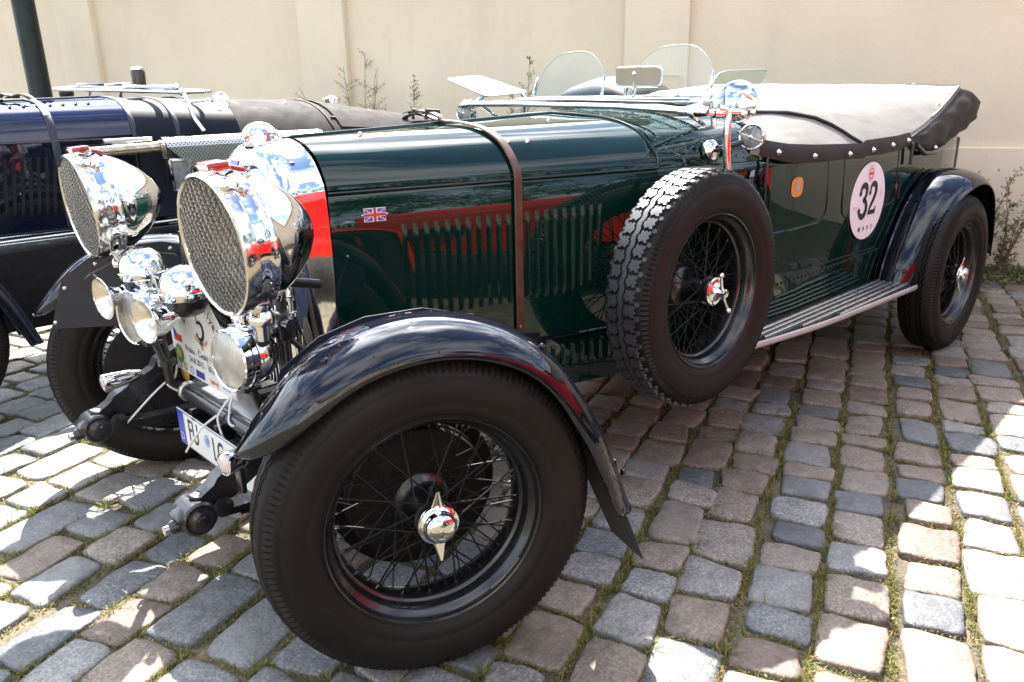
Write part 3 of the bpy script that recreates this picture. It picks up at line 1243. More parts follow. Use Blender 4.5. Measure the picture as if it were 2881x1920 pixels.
def wheel(Mx, parent, label=None, chunky=False, drum=True, roll=0.0):
    Ms = Mx @ Matrix.Rotation(roll, 4, 'Y')
    w = put('wheel', ME_RIM, M['wheel_black'], parent, Ms, label=label)
    put('tyre', ME_TYRE_C if chunky else ME_TYRE, M['rubber'], w, Ms)
    if chunky:
        put('tread', ME_TREAD, M['rubber_tread'], w, Ms)['kind'] = 'stuff'
    put('spokes', ME_SPOKES, M['spoke_black'], w, Ms)['kind'] = 'stuff'
    put('wheel_clamp' if chunky else 'wheel_nut', ME_CLAMP if chunky else ME_NUT, M['chrome'], w, Mx)
    if drum:
        put('brake_drum', ME_DRUM, M['drum_black'], w, Mx)
    return w


M['rubber_tread'] = simple('tread_rubber', (0.034, 0.034, 0.037), 0.42, var=0.2, nscale=20, bmp=0.3, bscale=200, bdist=0.0008, rvar=0.1, spec=0.6)
RZ = lambda a: Matrix.Rotation(a, 4, 'Z')
M_FL = Matrix.Translation((0, TRK, WZ)) @ RZ(STEER)
M_FR = Matrix.Translation((0, -TRK, WZ)) @ RZ(STEER) @ Matrix.Rotation(math.pi, 4, 'Z')
M_RL = Matrix.Translation((-WB, TRK, WZ))
M_RR = Matrix.Translation((-WB, -TRK, WZ)) @ Matrix.Rotation(math.pi, 4, 'Z')
wheel(M_FL, car, 'steered front wheel with black wire spokes and two-eared chrome nut')
wheel(M_FR, car, 'far front wheel seen from its inner side', roll=0.3)
wheel(M_RL, car, 'rear wheel under the swept black fender', roll=0.7)
wheel(M_RR, car, roll=1.1)
M_SP = Matrix.Translation((-1.187, 0.6546, 0.6507)) @ RZ(-0.0171) @ Matrix.Rotation(0.0147, 4, 'X')
wheel(M_SP, car, 'spare wheel with chunky jigsaw tread mounted beside the bonnet', chunky=True, drum=False, roll=0.13)
# little embossing strip of white valve-weights on the front rim
mb = MB()
for k in range(17):
    a = math.radians(-143 + 1.35 * k)
    d, e = V(math.cos(a), 0, math.sin(a)), V(-math.sin(a), 0, math.cos(a))
    mb.box(d * 0.2375 + V(0, 0.0612, 0), (0.0026, 0.0045, 0.0040), Matrix((d, V(0, 1, 0), e)).transposed())
put('wheel_weight', mb, M['steel'], car, M_FL, smooth=False)


# ---- front fenders: cycle wings carried on the steered hubs --------------
def fender_mesh():
    mb = MB()
    sec = [(-0.097, -0.060), (-0.1025, -0.054), (-0.1015, -0.045), (-0.094, -0.029), (-0.080, -0.016), (-0.060, -0.0065), (-0.056, -0.0075), (-0.052, -0.0045), (-0.030, -0.0005), (0.0, 0.0), (0.030, -0.0015),
           (0.056, -0.0065), (0.078, -0.0160), (0.094, -0.0300), (0.1035, -0.0460), (0.1085, -0.0580), (0.1080, -0.0630), (0.1040, -0.0645), (0.1000, -0.0600)]
    n = 96
    rows, rows_in = [], []
    for i in range(n + 1):
        t = i / n
        th = math.radians(29.0 + 160.0 * (t ** 1.35))
        deg = math.degrees(th)
        r0 = 0.4515 - 0.010 * math.exp(-((deg - 40) / 14) ** 2) - 0.018 * math.exp(-((deg - 150) / 18) ** 2) \
            + (0.052 * ((deg - 165) / 24) ** 2 if deg > 165 else 0)
        # rounded nose: section narrows towards the tip
        k = 1.0
        if deg < 64:
            s = (64 - deg) / 35.0
            k = max(0.02, (1 - min(1.0, s) ** 2.4)) ** 0.55
        e = 1.0
        row, ri = [], []
        for y, dr in sec:
            yy = y * k
            rr = r0 + dr * (0.03 + 0.97 * k) * e
            row.append(V(rr * math.cos(th), yy, rr * math.sin(th)))
            r2 = rr - 0.0035
            ri.append(V(r2 * math.cos(th), yy * 0.975, r2 * math.sin(th)))
        rows.append(row)
        rows_in.append(ri)
    mb.grid(rows)
    mb.grid(rows_in, flip=True)
    ns = len(sec)
    # rolled rims along both edges
    for j in (0, ns - 2):
        mb.tube([r[j] for r in rows], 0.0034, 6)
    mb.tube(rows[-1], 0.0034, 6)
    mb.tube(rows[0], 0.0030, 6)
    return mb.mesh('fender', True, 48)


ME_FENDER = fender_mesh()
M_FRm = Matrix.Translation((0, -TRK, WZ)) @ RZ(STEER) @ Matrix.Diagonal((1, -1, 1, 1))
fl = put('fender', ME_FENDER, M['black_wet'], car, M_FL, label='glossy black cycle fender over the nearest wheel')
frf = put('fender', ME_FENDER, M['black'], car, M_FRm)


def fender_bits(parent, Mx, flap=True):
    # bolt heads
    for deg, y in ((63, 0.045), (126, 0.05), (180, 0.03)):
        th = math.radians(deg)
        d = V(math.cos(th), 0, math.sin(th))
        r = 0.449 if deg < 170 else 0.487
        put('bolt', MB().lathe([(0.0075, -0.004), (0.0075, 0.001), (0.005, 0.0038), (0.0006, 0.0045)], d * r + V(0, y, 0), d, 12), M['black'], parent, Mx)
    # inner valance plate
    pl = [(0.33, 0.185), (0.275, 0.345), (0.19, 0.405), (0.09, 0.436), (-0.04, 0.440), (-0.16, 0.41), (-0.24, 0.33), (-0.20, 0.22), (0.02, 0.16)]
    mbp = MB().prism(pl, (0, -0.0985, 0), (1, 0, 0), (0, 0, 1), 0.003)
    vp = put('valance_panel', mbp, M['valance'], parent, Mx, smooth=False)
    for a, b_ in ((0.315, 0.205), (0.27, 0.315), (0.17, 0.385), (0.06, 0.415), (-0.06, 0.415), (-0.17, 0.37), (0.10, 0.19)):
        put('rivet', MB().lathe([(0.007, 0.0), (0.0062, 0.0028), (0.0030, 0.0044), (0.0004, 0.005)], (a, -0.1018, b_), (0, -1, 0), 10), M['steel'], vp, Mx)
    # stays from the hub
    st = MB()
    for x in (0.20, -0.18):
        st.tube([V(0, -0.10, 0.02), V(x * 0.5, -0.12, 0.2), V(x, -0.09, 0.38)], 0.009, 8)
    put('fender_stay', st, M['chassis'], parent, Mx)


M['valance'] = simple('valance_paint', (0.006, 0.009, 0.020), 0.42, coat=0.1, var=0.25, nscale=14, rvar=0.1)
fender_bits(fl, M_FL)
fender_bits(frf, M_FRm)
# rubber mud flap on the near fender, pointed at its lower end
fp = MB()
fl_pts = [V(-0.395, -0.062, 0.06), V(-0.470, 0.022, 0.03), V(-0.483, 0.035, -0.088), V(-0.521, 0.078, -0.229), V(-0.465, 0.015, -0.168), V(-0.42, -0.037, -0.025)]
fo = V(0.75, 0.66, 0) * 0.005
fp.add(fl_pts + [p - fo for p in fl_pts], [tuple(range(6)), tuple(range(11, 5, -1))] + [(i, (i + 1) % 6, 6 + (i + 1) % 6, 6 + i) for i in range(6)])
put('mud_flap', fp, M['flap'] if 'flap' in M else simple('flap_rubber', (0.016, 0.015, 0.015), 0.6, var=0.3, bmp=0.3), fl, M_FL, smooth=False)
# small round side lamp at the nose of the near fender
O = V(0.343, 0.512, 0.528)
d = V(0.83, 0.10, 0.05).normalized()
il = put('indicator_lamp', MB().lathe([(0.004, -0.06), (0.014, -0.052), (0.022, -0.035), (0.0265, -0.010), (0.0275, 0.0), (0.0265, 0.004), (0.0235, 0.0045)], O, d, 28), M['chrome'], car)
put('lens', MB().lathe([(0.0235, 0.002), (0.018, 0.0075), (0.009, 0.0105), (0.0005, 0.0112)], O, d, 24), M['lens_amber'], il)
put('bracket', MB().box(O + V(-0.03, -0.005, -0.045), (0.012, 0.03, 0.07), None, 0.003), M['chassis'], il)

# ---- rear fenders: swept down to the running board -----------------------
RF = [(-2.765, .385), (-2.80, .485), (-2.865, .600), (-2.955, .715), (-3.07, .803), (-3.20, .856), (-3.33, .868), (-3.46, .840), (-3.57, .765), (-3.65, .650), (-3.70, .53), (-3.73, .41)]


def rear_fender(s):
    mb = MB()
    path = spline([V(x, 0, z) for x, z in RF], 6)
    sec = [(0.590, -0.100), (0.592, -0.045), (0.605, -0.018), (0.625, -0.007), (0.635, -0.009), (0.650, -0.001), (0.70, 0.002), (0.745, -0.003), (0.785, -0.014), (0.820, -0.032), (0.845, -0.056), (0.857, -0.078), (0.856, -0.083), (0.851, -0.083)]
    rows = []
    for i, p in enumerate(path):
        t = (path[min(i + 1, len(path) - 1)] - path[max(i - 1, 0)]).normalized()
        n = V(t.z, 0, -t.x)
        if n.z < 0 and abs(n.z) > 0.3:
            n = -n
        if i < 8 and n.x < 0:
            n = -n
        if i > len(path) - 8 and n.x > 0:
            n = -n
        f = i / (len(path) - 1)
        ky = interp(f, [(0, 0.58), (0.2, 0.70), (0.45, 0.90), (0.7, 0.94), (1, 0.88)])
        rows.append([V(p.x, s * (0.60 + (y - 0.60) * ky), p.z) + n * dr * (0.55 + 0.3 * ky) for y, dr in sec])
    mb.grid(rows)
    mb.tube([r[-2] for r in rows], 0.0036, 6)
    return mb


rf = put('rear_fender', rear_fender(1), M['black'], car)
put('rear_fender', rear_fender(-1), M['black'], car)
inner = MB().prism([(x, z - 0.004) for x, z in RF] + [(-3.66, 0.30), (-2.78, 0.33)], (0, 0.596, 0), (1, 0, 0), (0, 0, 1), 0.004)
put('fender_inner_panel', inner, M['black'], rf, smooth=False)

# ---- chassis -------------------------------------------------------------
for s in (1, -1):
    rail = MB()
    pts = spline([V(0.360, s * 0.36, 0.372), V(0.30, s * 0.36, 0.405), V(0.20, s * 0.355, 0.455), V(0.08, s * 0.345, 0.505), V(-0.10, s * 0.33, 0.525), V(-0.4, s * 0.33, 0.50)], 5) + [V(-1.5, s * 0.36, 0.46), V(-3.0, s * 0.4, 0.46), V(-3.9, s * 0.4, 0.5)]
    rows = []
    for i, p in enumerate(pts):
        t = (pts[min(i + 1, len(pts) - 1)] - pts[max(i - 1, 0)]).normalized()
        n = V(-t.z, 0, t.x) if t.x < 0 else V(t.z, 0, -t.x)
        if n.z < 0:
            n = -n
        h = 0.026 if i < 5 else (0.034 if i < 12 else 0.05)
        w = 0.021
        rows.append([p + n * h + V(0, w, 0), p + n * h - V(0, w, 0), p - n * h - V(0, w, 0), p - n * h + V(0, w, 0)])
    rail.grid(rows, close_v=True)
    rail.fan(rows[0])
    rail.fan(rows[-1])
    r_ = put('chassis_rail', rail, M['chassis'], car, angle=30)
    # spring eye boss at the horn, with nut, grease cup and bolts
    hx, hz = 0.372, 0.356
    boss = MB().lathe([(0.004, -0.038), (0.036, -0.038), (0.041, -0.033), (0.041, 0.033), (0.036, 0.038), (0.004, 0.038)], (hx, s * 0.36, hz), (0, 1, 0), 32)
    boss.box((hx + 0.012, s * 0.36, hz + 0.006), (0.066, 0.072, 0.056), Matrix.Rotation(math.radians(28), 3, 'Y'), 0.012)
    boss.lathe([(0.001, 0.0), (0.017, 0.0), (0.017, 0.018), (0.012, 0.026), (0.001, 0.027)], (hx + 0.036, s * 0.36, hz - 0.012), (1, 0, 0.05), 16)
    bo = put('spring_eye', boss, M['chassis'], r_, angle=35)
    put('eye_bolt', MB().lathe([(0.030, 0.037), (0.030, 0.042), (0.024, 0.043), (0.020, 0.047), (0.013, 0.048), (0.012, 0.054), (0.0005, 0.055)], (hx, s * 0.36, hz), (0, 1, 0), 20).lathe(
        [(0.024, 0.036), (0.024, 0.040), (0.016, 0.042), (0.0005, 0.043)], (hx - 0.055, s * 0.357, hz + 0.010), (0, 1, 0), 16), M['chassis'], r_)
    put('grease_cup', MB().lathe([(0.022, 0.0), (0.022, 0.006), (0.016, 0.009), (0.010, 0.013), (0.004, 0.013), (0.004, 0.009), (0.0005, 0.009)], (hx - 0.012, s * 0.36, hz + 0.040), (-0.3, 0, 0.95), 18), M['chassis'], r_)
    put('pin_end', MB().lathe([(0.012, 0.0), (0.012, 0.016), (0.008, 0.018), (0.0005, 0.018)], (hx + 0.056, s * 0.36, hz - 0.014), (1, 0, 0), 16), M['nickel'], r_)
    for bx, bz in ((0.262, 0.452), (0.225, 0.468), (0.17, 0.497)):
        put('bolt', MB().lathe([(0.010, -0.004), (0.010, 0.006), (0.007, 0.009), (0.0005, 0.010)], (bx, s * 0.36, bz), (-0.45, 0, 0.9), 6), M['chassis'], r_)
    # leaf spring
    sp = MB()
    for k in range(5):
        L0, L1 = 0.372 - 0.05 * k, -0.42 + 0.09 * k
        sp_pts = [V(lerp(L0, L1, t), s * 0.36, 0.352 - 0.012 * k - 0.020 * math.sin(math.pi * t)) for t in [i / 10 for i in range(11)]]
        sp.grid([[p + V(0, 0.024, 0.0045), p + V(0, -0.024, 0.0045), p + V(0, -0.024, -0.0045), p + V(0, 0.024, -0.0045)] for p in sp_pts], close_v=True)
    put('leaf_spring', sp, M['chassis'], car, angle=30)
    put('friction_damper', MB().lathe([(0.001, -0.02), (0.05, -0.02), (0.052, -0.012), (0.052, 0.012), (0.046, 0.02), (0.001, 0.021)], (0.06, s * 0.46, 0.435), (0, 1, 0), 28).tube([V(0.06, s * 0.47, 0.435), V(-0.06, s * 0.5, 0.33)], 0.012, 8), M['chassis'], car)
# front axle beam and track rod
ax = MB()
apts = [V(0.0, y, z) for y, z in ((-0.68, 0.372), (-0.56, 0.365), (-0.48, 0.318), (-0.36, 0.296), (0, 0.292), (0.36, 0.296), (0.48, 0.318), (0.56, 0.365), (0.68, 0.372))]
ax.grid([[p + V(0.026, 0, 0.024), p + V(0.012, 0, 0.0), p + V(0.026, 0, -0.024), p + V(-0.026, 0, -0.024), p + V(-0.012, 0, 0), p + V(-0.026, 0, 0.024)] for p in spline(apts, 5)], close_v=True)
put('front_axle', ax, M['chassis'], car, angle=30)
put('track_rod', MB().tube([V(-0.15, -0.62, 0.31), V(-0.17, 0.56, 0.31)], 0.013, 10), M['chassis'], car)
# polished brake lever on the far end of the axle
bl = spline([V(0.262, -0.405, 0.375), V(0.245, -0.43, 0.372), V(0.205, -0.47, 0.372), V(0.165, -0.50, 0.392), V(0.13, -0.53, 0.400), V(0.09, -0.56, 0.372), V(0.03, -0.58, 0.372)], 5)
put('brake_lever', MB().tube(bl, [0.012 + 0.006 * math.sin(k * 0.35) for k in range(len(bl))], 10, flat=(1, 0.7)), M['chassis'], car)
put('steering_arm', MB().tube(spline([V(0.05, -0.34, 0.345), V(0.03, -0.46, 0.335), V(0.0, -0.6, 0.352), V(-0.01, -0.68, 0.36)], 5), 0.017, 10), M['chassis'], car)
put('steering_arm', MB().tube(spline([V(0.22, 0.40, 0.338), V(0.18, 0.46, 0.330), V(0.10, 0.56, 0.345), V(0.03, 0.66, 0.36)], 5), [0.022] * 16, 10), M['chassis'], car)
# far horn carries a bullet-shaped side lamp
O, d = V(0.335, -0.345, 0.482), V(0.96, 0.0, -0.06).normalized()
il = put('indicator_lamp', MB().lathe([(0.003, -0.115), (0.012, -0.105), (0.020, -0.075), (0.0255, -0.035), (0.027, -0.004), (0.0262, 0.0), (0.022, 0.001)], O, d, 28), M['chrome'], car)
put('lens', MB().lathe([(0.0225, 0.000), (0.017, 0.003), (0.009, 0.0045), (0.0005, 0.005)], O, d, 24), M['lens_amber'], il)
# cross tube in front of the radiator, cooler louvres under it
tb = put('cross_tube', MB().tube([V(0.135, -0.34, 0.432), V(0.135, -0.245, 0.432), V(0.135, -0.24, 0.432), V(0.135, 0.30, 0.432), V(0.135, 0.36, 0.432)], [0.016, 0.016, 0.026, 0.026, 0.026], 24), M['chassis'], car)
put('collar', MB().lathe([(0.026, -0.008), (0.030, -0.006), (0.030, 0.006), (0.026, 0.008)], (0.135, -0.235, 0.432), (0, 1, 0), 24), M['steel'], tb)
lv_ = put('cooler_panel', MB().box((0.055, 0.06, 0.345), (0.01, 0.40, 0.17), None, 0.002), M['chassis'], car)
for k in range(8):
    put('slat', MB().box((0.068, 0.06, 0.275 + 0.020 * k), (0.022, 0.39, 0.004), Matrix.Rotation(0.5, 3, 'Y'), 0.001), M['chassis'], lv_, smooth=False)
put('apron_plate', MB().box((0.085, 0.03, 0.452), (0.10, 0.48, 0.006), Matrix.Rotation(-0.15, 3, 'Y'), 0.002), M['steel_dull'] if 'steel_dull' in M else simple('dull_plate', (0.18, 0.18, 0.19), 0.35, metal=0.6, var=0.3), car)
put('undertray', MB().box((-0.85, 0, 0.335), (1.5, 0.62, 0.02), None, 0.004).box((-2.5, 0, 0.335), (1.78, 1.14, 0.02), None, 0.004), M['chassis'], car)  # unseen tray, shaped wide and low to deepen the shade under the car
put('exhaust_silencer', MB().lathe([(0.02, 0), (0.07, 0.02), (0.07, 0.8), (0.02, 0.82)], (-1.8, 0.28, 0.27), (-1, 0, 0), 20), M['chassis'], car)
put('rear_axle', MB().tube([V(-WB, -0.70, WZ), V(-WB, 0.70, WZ)], 0.038, 14).sphere((-WB, 0, WZ), 0.13, 20, 12), M['chassis'], car)
# ---- bonnet section ------------------------------------------------------
def bonnet_section(x, inset=0.0, nseg=12):
    """half outline of the bonnet top at station x: list of (y, z) from the centre line to the side crease"""
    t = min(1.0, max(0.0, (-0.144 - x) / 1.056))
    w = bon_y(x) - inset
    zc = lerp(1.030, 1.022, t)
    zt = lerp(1.160, 1.192, t) - inset
    ctrl_a = [(0, zt), (0.30 * w, zt - 0.002 - 0.006 * t), (0.585 * w, lerp(1.140, 1.172, t) - inset), (0.80 * w, lerp(1.110, 1.140, t) - inset * 0.8),
              (0.925 * w, lerp(1.073, 1.092, t) - inset * .5), (0.985 * w, lerp(1.046, 1.052, t)), (w, zc)]
    return [(p.x, p.y) for p in spline([V(a, b, 0) for a, b in ctrl_a], 4)]


def full_section(x, zb, inset=0.0):
    h = bonnet_section(x, inset)
    w = bon_y(x) - inset
    side = [(w, lerp(1.02, zb, k / 6)) for k in range(1, 7)]
    right = h + side
    left = [(-a, b) for a, b in right[::-1][:-1]]
    return [V(x, a, b) for a, b in left + right]          # from right bottom over the top to left bottom


# radiator shell: plated surround, rounded to the front
shell = MB()
rows = []
for x, ins in ((-0.1445, 0.0), (-0.140, 0.0006), (-0.10, 0.001), (-0.075, 0.0015), (-0.055, 0.003), (-0.040, 0.0065), (-0.026, 0.013), (-0.016, 0.021), (-0.011, 0.030), (-0.012, 0.037), (-0.020, 0.042), (-0.045, 0.044)):
    sec = full_section(-0.144, 0.46, ins)
    rows.append([V(x + 0.012 * max(0.0, (p.z - 0.95) / 0.2), p.y, p.z - 2.6 * ins * min(1.0, max(0.0, (p.z - 0.90) / 0.16))) for p in sec])
shell.grid(rows)
rad = put('radiator_shell', shell, M['chrome_shell'], car, angle=60)
core = MB().box((-0.075, 0, 0.78), (0.02, 0.32, 0.66), None, 0.01)
put('radiator_core', core, M['chassis'], rad)
for k in range(15):
    y = -0.140 + 0.020 * k
    top = 1.075 - 0.9 * max(0, abs(y) - 0.05) ** 1.3
    put('grille_bar', MB().tube([V(-0.040, y, 0.47), V(-0.040, y, 0.7), V(-0.040, y, top)], 0.0042, 8), M['chrome'], rad)
# winged badge on the front of the shell
bd = MB()
for s in (1, -1):
    bd.prism([(s * 0.012, 0.010), (s * 0.045, 0.014), (s * 0.072, 0.004), (s * 0.050, 0.000), (s * 0.030, -0.006), (s * 0.012, -0.010)], (0.006, 0.0, 1.098), (0, 1, 0), (-0.35, 0, 0.93), 0.004)
bo = put('badge', bd, M['nickel'], rad, smooth=False)
put('badge_enamel', MB().prism([(-0.020, -0.012), (0.020, -0.012), (0.023, 0.013), (-0.023, 0.013)], (0.0085, 0.0, 1.098), (0, 1, 0), (-0.35, 0, 0.93), 0.004), M['enamel_violet'], bo, smooth=False)
# quick-release filler cap
cp = MB().lathe([(0.046, 1.144), (0.046, 1.150), (0.0390, 1.154), (0.0385, 1.170), (0.0415, 1.172), (0.0415, 1.178), (0.039, 1.181), (0.033, 1.189), (0.022, 1.196), (0.010, 1.199), (0.0005, 1.1995)], (-0.070, 0, 0), (0, 0, 1), 36)
cap = put('filler_cap', cp, M['chrome'], rad)
arch = [V(-0.070 + 0.0400 * math.cos(a), 0.004 - 0.012 * math.cos(a), 1.170 + 0.0315 * math.sin(a)) for a in [math.pi * k / 14 for k in range(15)]]
put('cap_lever', MB().tube(arch, 0.0055, 10, flat=(2.0, 0.7)).box((-0.113, 0.0, 1.172), (0.018, 0.026, 0.022), None, 0.005).box((-0.028, 0.0, 1.170), (0.016, 0.03, 0.02), None, 0.004), M['chrome'], cap)

# ---- bonnet --------------------------------------------------------------
XF, XB = -0.1465, -1.2
ZB = 0.520


def bonnet_top(s):
    mb = MB()
    rows = []
    for k in range(29):
        x = lerp(XF, XB, k / 28)
        rows.append([V(x, s * max(0.004, a), b) for a, b in bonnet_section(x)])
    mb.grid(rows)
    return mb


bt = put('bonnet', bonnet_top(1), M['green'], car, label='polished green bonnet top held by a brown leather strap')
put('bonnet_panel', bonnet_top(-1), M['green'], bt)
hp = [V(lerp(XF + 0.005, XB - 0.02, k / 20), 0, bonnet_section(lerp(XF, XB, k / 20))[0][1] + 0.001) for k in range(21)]
put('bonnet_hinge', MB().tube(hp, 0.0062, 10), M['green'], bt)
put('hinge_end', MB().lathe([(0.0005, -0.028), (0.006, -0.026), (0.0085, -0.014), (0.0085, 0.014), (0.006, 0.024), (0.0005, 0.026)], (-0.130, 0, 1.163), (1, 0, -0.05), 16), M['chrome'], bt)
for x, y in ((-0.33, 0.085), (-0.72, 0.28), (-0.78, 0.30), (-1.02, 0.16)):
    z = interp(y, bonnet_section(x))
    put('bonnet_stud', MB().lathe([(0.0065, 0.0), (0.006, 0.006), (0.004, 0.009), (0.0004, 0.010)], (x, y, z - 0.001), (0, 0.25, 1), 12), M['chrome'], bt)

side_d = Vector((-1, BON_M, 0)).normalized()
side_n = Vector((BON_M, 1, 0)).normalized()


def side_pt(x, z, off=0.0, s=1):
    p = V(x, bon_y(x), z) + side_n * off
    return V(p.x, s * p.y, p.z)


def side_panel(s):
    mb = MB()
    xs = [lerp(XF, XB, k / 12) for k in range(13)]
    rows = []
    for z in (1.0165, 1.010, 0.9, 0.8, 0.7, 0.6, ZB + 0.004, ZB):
        rows.append([side_pt(x, z, -0.0035 if z > 1.012 else 0.0, s) for x in xs])
    mb.grid(rows)
    return mb


bs = put('bonnet_side', side_panel(1), M['green'], car, label='louvred green bonnet side with a small union flag')
put('bonnet_side', side_panel(-1), M['green'], car)
# raised moulding along the crease
put('moulding', MB().tube([side_pt(lerp(XF, XB, k / 16), 1.0215, -0.001) for k in range(17)], 0.0052, 10), M['green'], bs)
put('bottom_bead', MB().tube([side_pt(lerp(XF, XB, k / 16), ZB - 0.006, 0.002) for k in range(17)], 0.0065, 8), M['black'], bs)


def louvre_mesh(h):
    """one pressed louvre, local: x along panel (open to the rear), y out, z up"""
    mb = MB()
    rows = []
    nz = 14
    for i in range(nz + 1):
        t = i / nz
        z = (t - 0.5) * h
        e = min(1.0, min(t, 1 - t) * h / 0.012)
        e = math.sqrt(max(0, 1 - (1 - e) ** 2))
        w = 0.0135
        rows.append([V(0.0008 - w * 0.05, 0.0, z), V(0.0, 0.0006, z), V(-w * 0.45, 0.0042 * e, z), V(-w * 0.8, 0.0068 * e, z), V(-w, 0.0072 * e, z), V(-w, 0.0, z)])
    mb.grid(rows)
    return mb.mesh('louvre', True, 40)


def frame_at(P, xd, n):
    xd = Vector(xd).normalized()
    n = Vector(n).normalized()
    z = xd.cross(n)
    return Matrix(((xd.x, n.x, z.x, P[0]), (xd.y, n.y, z.y, P[1]), (xd.z, n.z, z.z, P[2]), (0, 0, 0, 1)))


ME_LOUV = louvre_mesh(0.275)
ME_LOUV_S = louvre_mesh(0.085)
for k in range(21):
    if k == 11:
        continue
    x = -0.338 - 0.0318 * k
    put('louvre', ME_LOUV, M['green_louvre'], bs, frame_at(side_pt(x, 0.787), -side_d, side_n))
# apron below the bonnet side, with short louvres
ap = MB()
ap.grid([[side_pt(lerp(-0.15, -1.5, k / 10), z, -0.006 - 0.2 * max(0, 0.42 - z)) for k in range(11)] for z in (0.508, 0.44, 0.38, 0.325)])
apr = put('apron', ap, M['green'], car)
ap2 = MB()
ap2.grid([[side_pt(lerp(-0.15, -1.5, k / 10), z, -0.006 - 0.2 * max(0, 0.42 - z), -1) for k in range(11)] for z in (0.508, 0.44, 0.38, 0.325)])
put('apron', ap2, M['green'], car)
for k in range(12):
    put('louvre', ME_LOUV_S, M['green_louvre'], apr, frame_at(side_pt(-0.70 - 0.036 * k, 0.440, -0.005), -side_d, side_n))

# flag badge
FL0 = side_pt(-0.266, 0.957, 0.0015)
fe, fz = side_d, V(0, 0, 1)
FWd, FHt = 0.062, 0.037
flg = put('flag_badge', MB().prism([(-FWd / 2, -FHt / 2), (FWd / 2, -FHt / 2), (FWd / 2, FHt / 2), (-FWd / 2, FHt / 2)], FL0 - side_n * 0.002, fe, fz, 0.003), M['white'], bs, smooth=False)
dc = Decal(FL0 + side_n * 0.0012, fe, fz)
mb_b, mb_r = MB(), MB()
for sx in (1, -1):
    for sz in (1, -1):
        dc.place(mb_b, ([(sx * .0075, sz * .0165), (sx * .0245, sz * .0165), (sx * .0075, sz * .0065)], [(0, 1, 2)]), lift=0.0005)
        dc.place(mb_b, ([(sx * .030, sz * .0135), (sx * .030, sz * .0055), (sx * .0155, sz * .0055)], [(0, 1, 2)]), lift=0.0005)
        dc.place(mb_r, ([(sx * .006, sz * .0045), (sx * .0095, sz * .0045), (sx * .0305, sz * .0165), (sx * .0270, sz * .0175)], [(0, 1, 2, 3)]), lift=0.0008)
dc.place(mb_r, rect2d(0.0078, FHt), lift=0.0012)
dc.place(mb_r, rect2d(FWd, 0.0070), lift=0.0014)
put('flag_blue', mb_b, M['print_blue'], flg, smooth=False)
put('flag_red', mb_r, M['print_red'], flg, smooth=False)
for s in (-1, 1):
    put('screw', MB().sphere(FL0 + fe * s * (FWd / 2 + 0.004), 0.0035, 10, 6), M['chrome'], flg)

# leather strap over the bonnet
XS = -0.692


def strap_path(off, z0=0.548):
    h = bonnet_section(XS)
    left = [(a, b) for a, b in h]
    pts = []
    P = [V(XS, -a, b) for a, b in left[::-1]] + [V(XS, a, b) for a, b in left[1:]]
    P = [V(XS, -bon_y(XS), z0)] + P + [V(XS, bon_y(XS), z) for z in (0.98, 0.9, 0.8, 0.7, 0.6, z0)]
    out = []
    for i, p in enumerate(P):
        t = (P[min(i + 1, len(P) - 1)] - P[max(i - 1, 0)]).normalized()
        n = V(0, -t.z, t.y)
        if n.dot(V(0, p.y, p.z - 0.8)) < 0:
            n = -n
        out.append((p + n * off, n))
    return out


def ribbon(path, wdir, w, th):
    rows = []
    for p, n in path:
        rows.append([p - wdir * w / 2, p - wdir * (w / 2 - 0.002) + n * th, p + wdir * (w / 2 - 0.002) + n * th, p + wdir * w / 2])
    return MB().grid(rows)


stp = strap_path(0.0068)
st = put('bonnet_strap', ribbon(stp, V(1, 0, 0), 0.030, 0.0045), M['leather'], car, label='brown leather bonnet strap', angle=60)
put('strap_rivet', MB().lathe([(0.0045, 0), (0.004, 0.002), (0.0003, 0.003)], side_pt(XS, 0.572, 0.0115), side_n, 10), M['brass'], st)
# buckle and loose leather loops on the far side of the hinge
zb = bonnet_section(XS)[0][1]
loop1 = spline([V(XS, -0.02, zb + 0.008), V(XS + 0.004, -0.07, zb + 0.020), V(XS + 0.006, -0.13, zb + 0.026), V(XS + 0.012, -0.175, zb + 0.016), V(XS + 0.014, -0.16, zb + 0.004), V(XS + 0.01, -0.10, zb + 0.004), V(XS, -0.04, zb + 0.006)], 5)
put('strap_tail', ribbon([(p, V(0, 0.15, 1)) for p in loop1], V(1, 0.1, 0).normalized(), 0.028, 0.004), M['leather_dark'], st, angle=60)
loop2 = spline([V(XS + 0.01, 0.025, zb + 0.008), V(XS + 0.014, 0.0, zb + 0.024), V(XS + 0.016, -0.05, zb + 0.034), V(XS + 0.02, -0.11, zb + 0.036), V(XS + 0.03, -0.15, zb + 0.028)], 5)
put('strap_tail', ribbon([(p, V(0, 0.05, 1)) for p in loop2], V(1, 0, 0), 0.026, 0.004), M['leather_dark'], st, angle=60)
for yy in (-0.035, -0.105):
    put('keeper', MB().tube([V(XS - 0.02, yy, zb + 0.012), V(XS - 0.02, yy, zb + 0.036), V(XS + 0.032, yy, zb + 0.040), V(XS + 0.032, yy, zb + 0.012)], 0.0048, 8, flat=(1, 1.4)), M['leather_dark'], st)
put('buckle', MB().tube([V(XS - 0.021, -0.06, zb + 0.028), V(XS + 0.032, -0.06, zb + 0.032), V(XS + 0.034, -0.095, zb + 0.032), V(XS - 0.021, -0.095, zb + 0.028), V(XS - 0.021, -0.06, zb + 0.028)], 0.003, 8).tube([V(XS + 0.01, -0.06, zb + 0.033), V(XS + 0.01, -0.1, zb + 0.035)], 0.0022, 6), M['brass'], st)


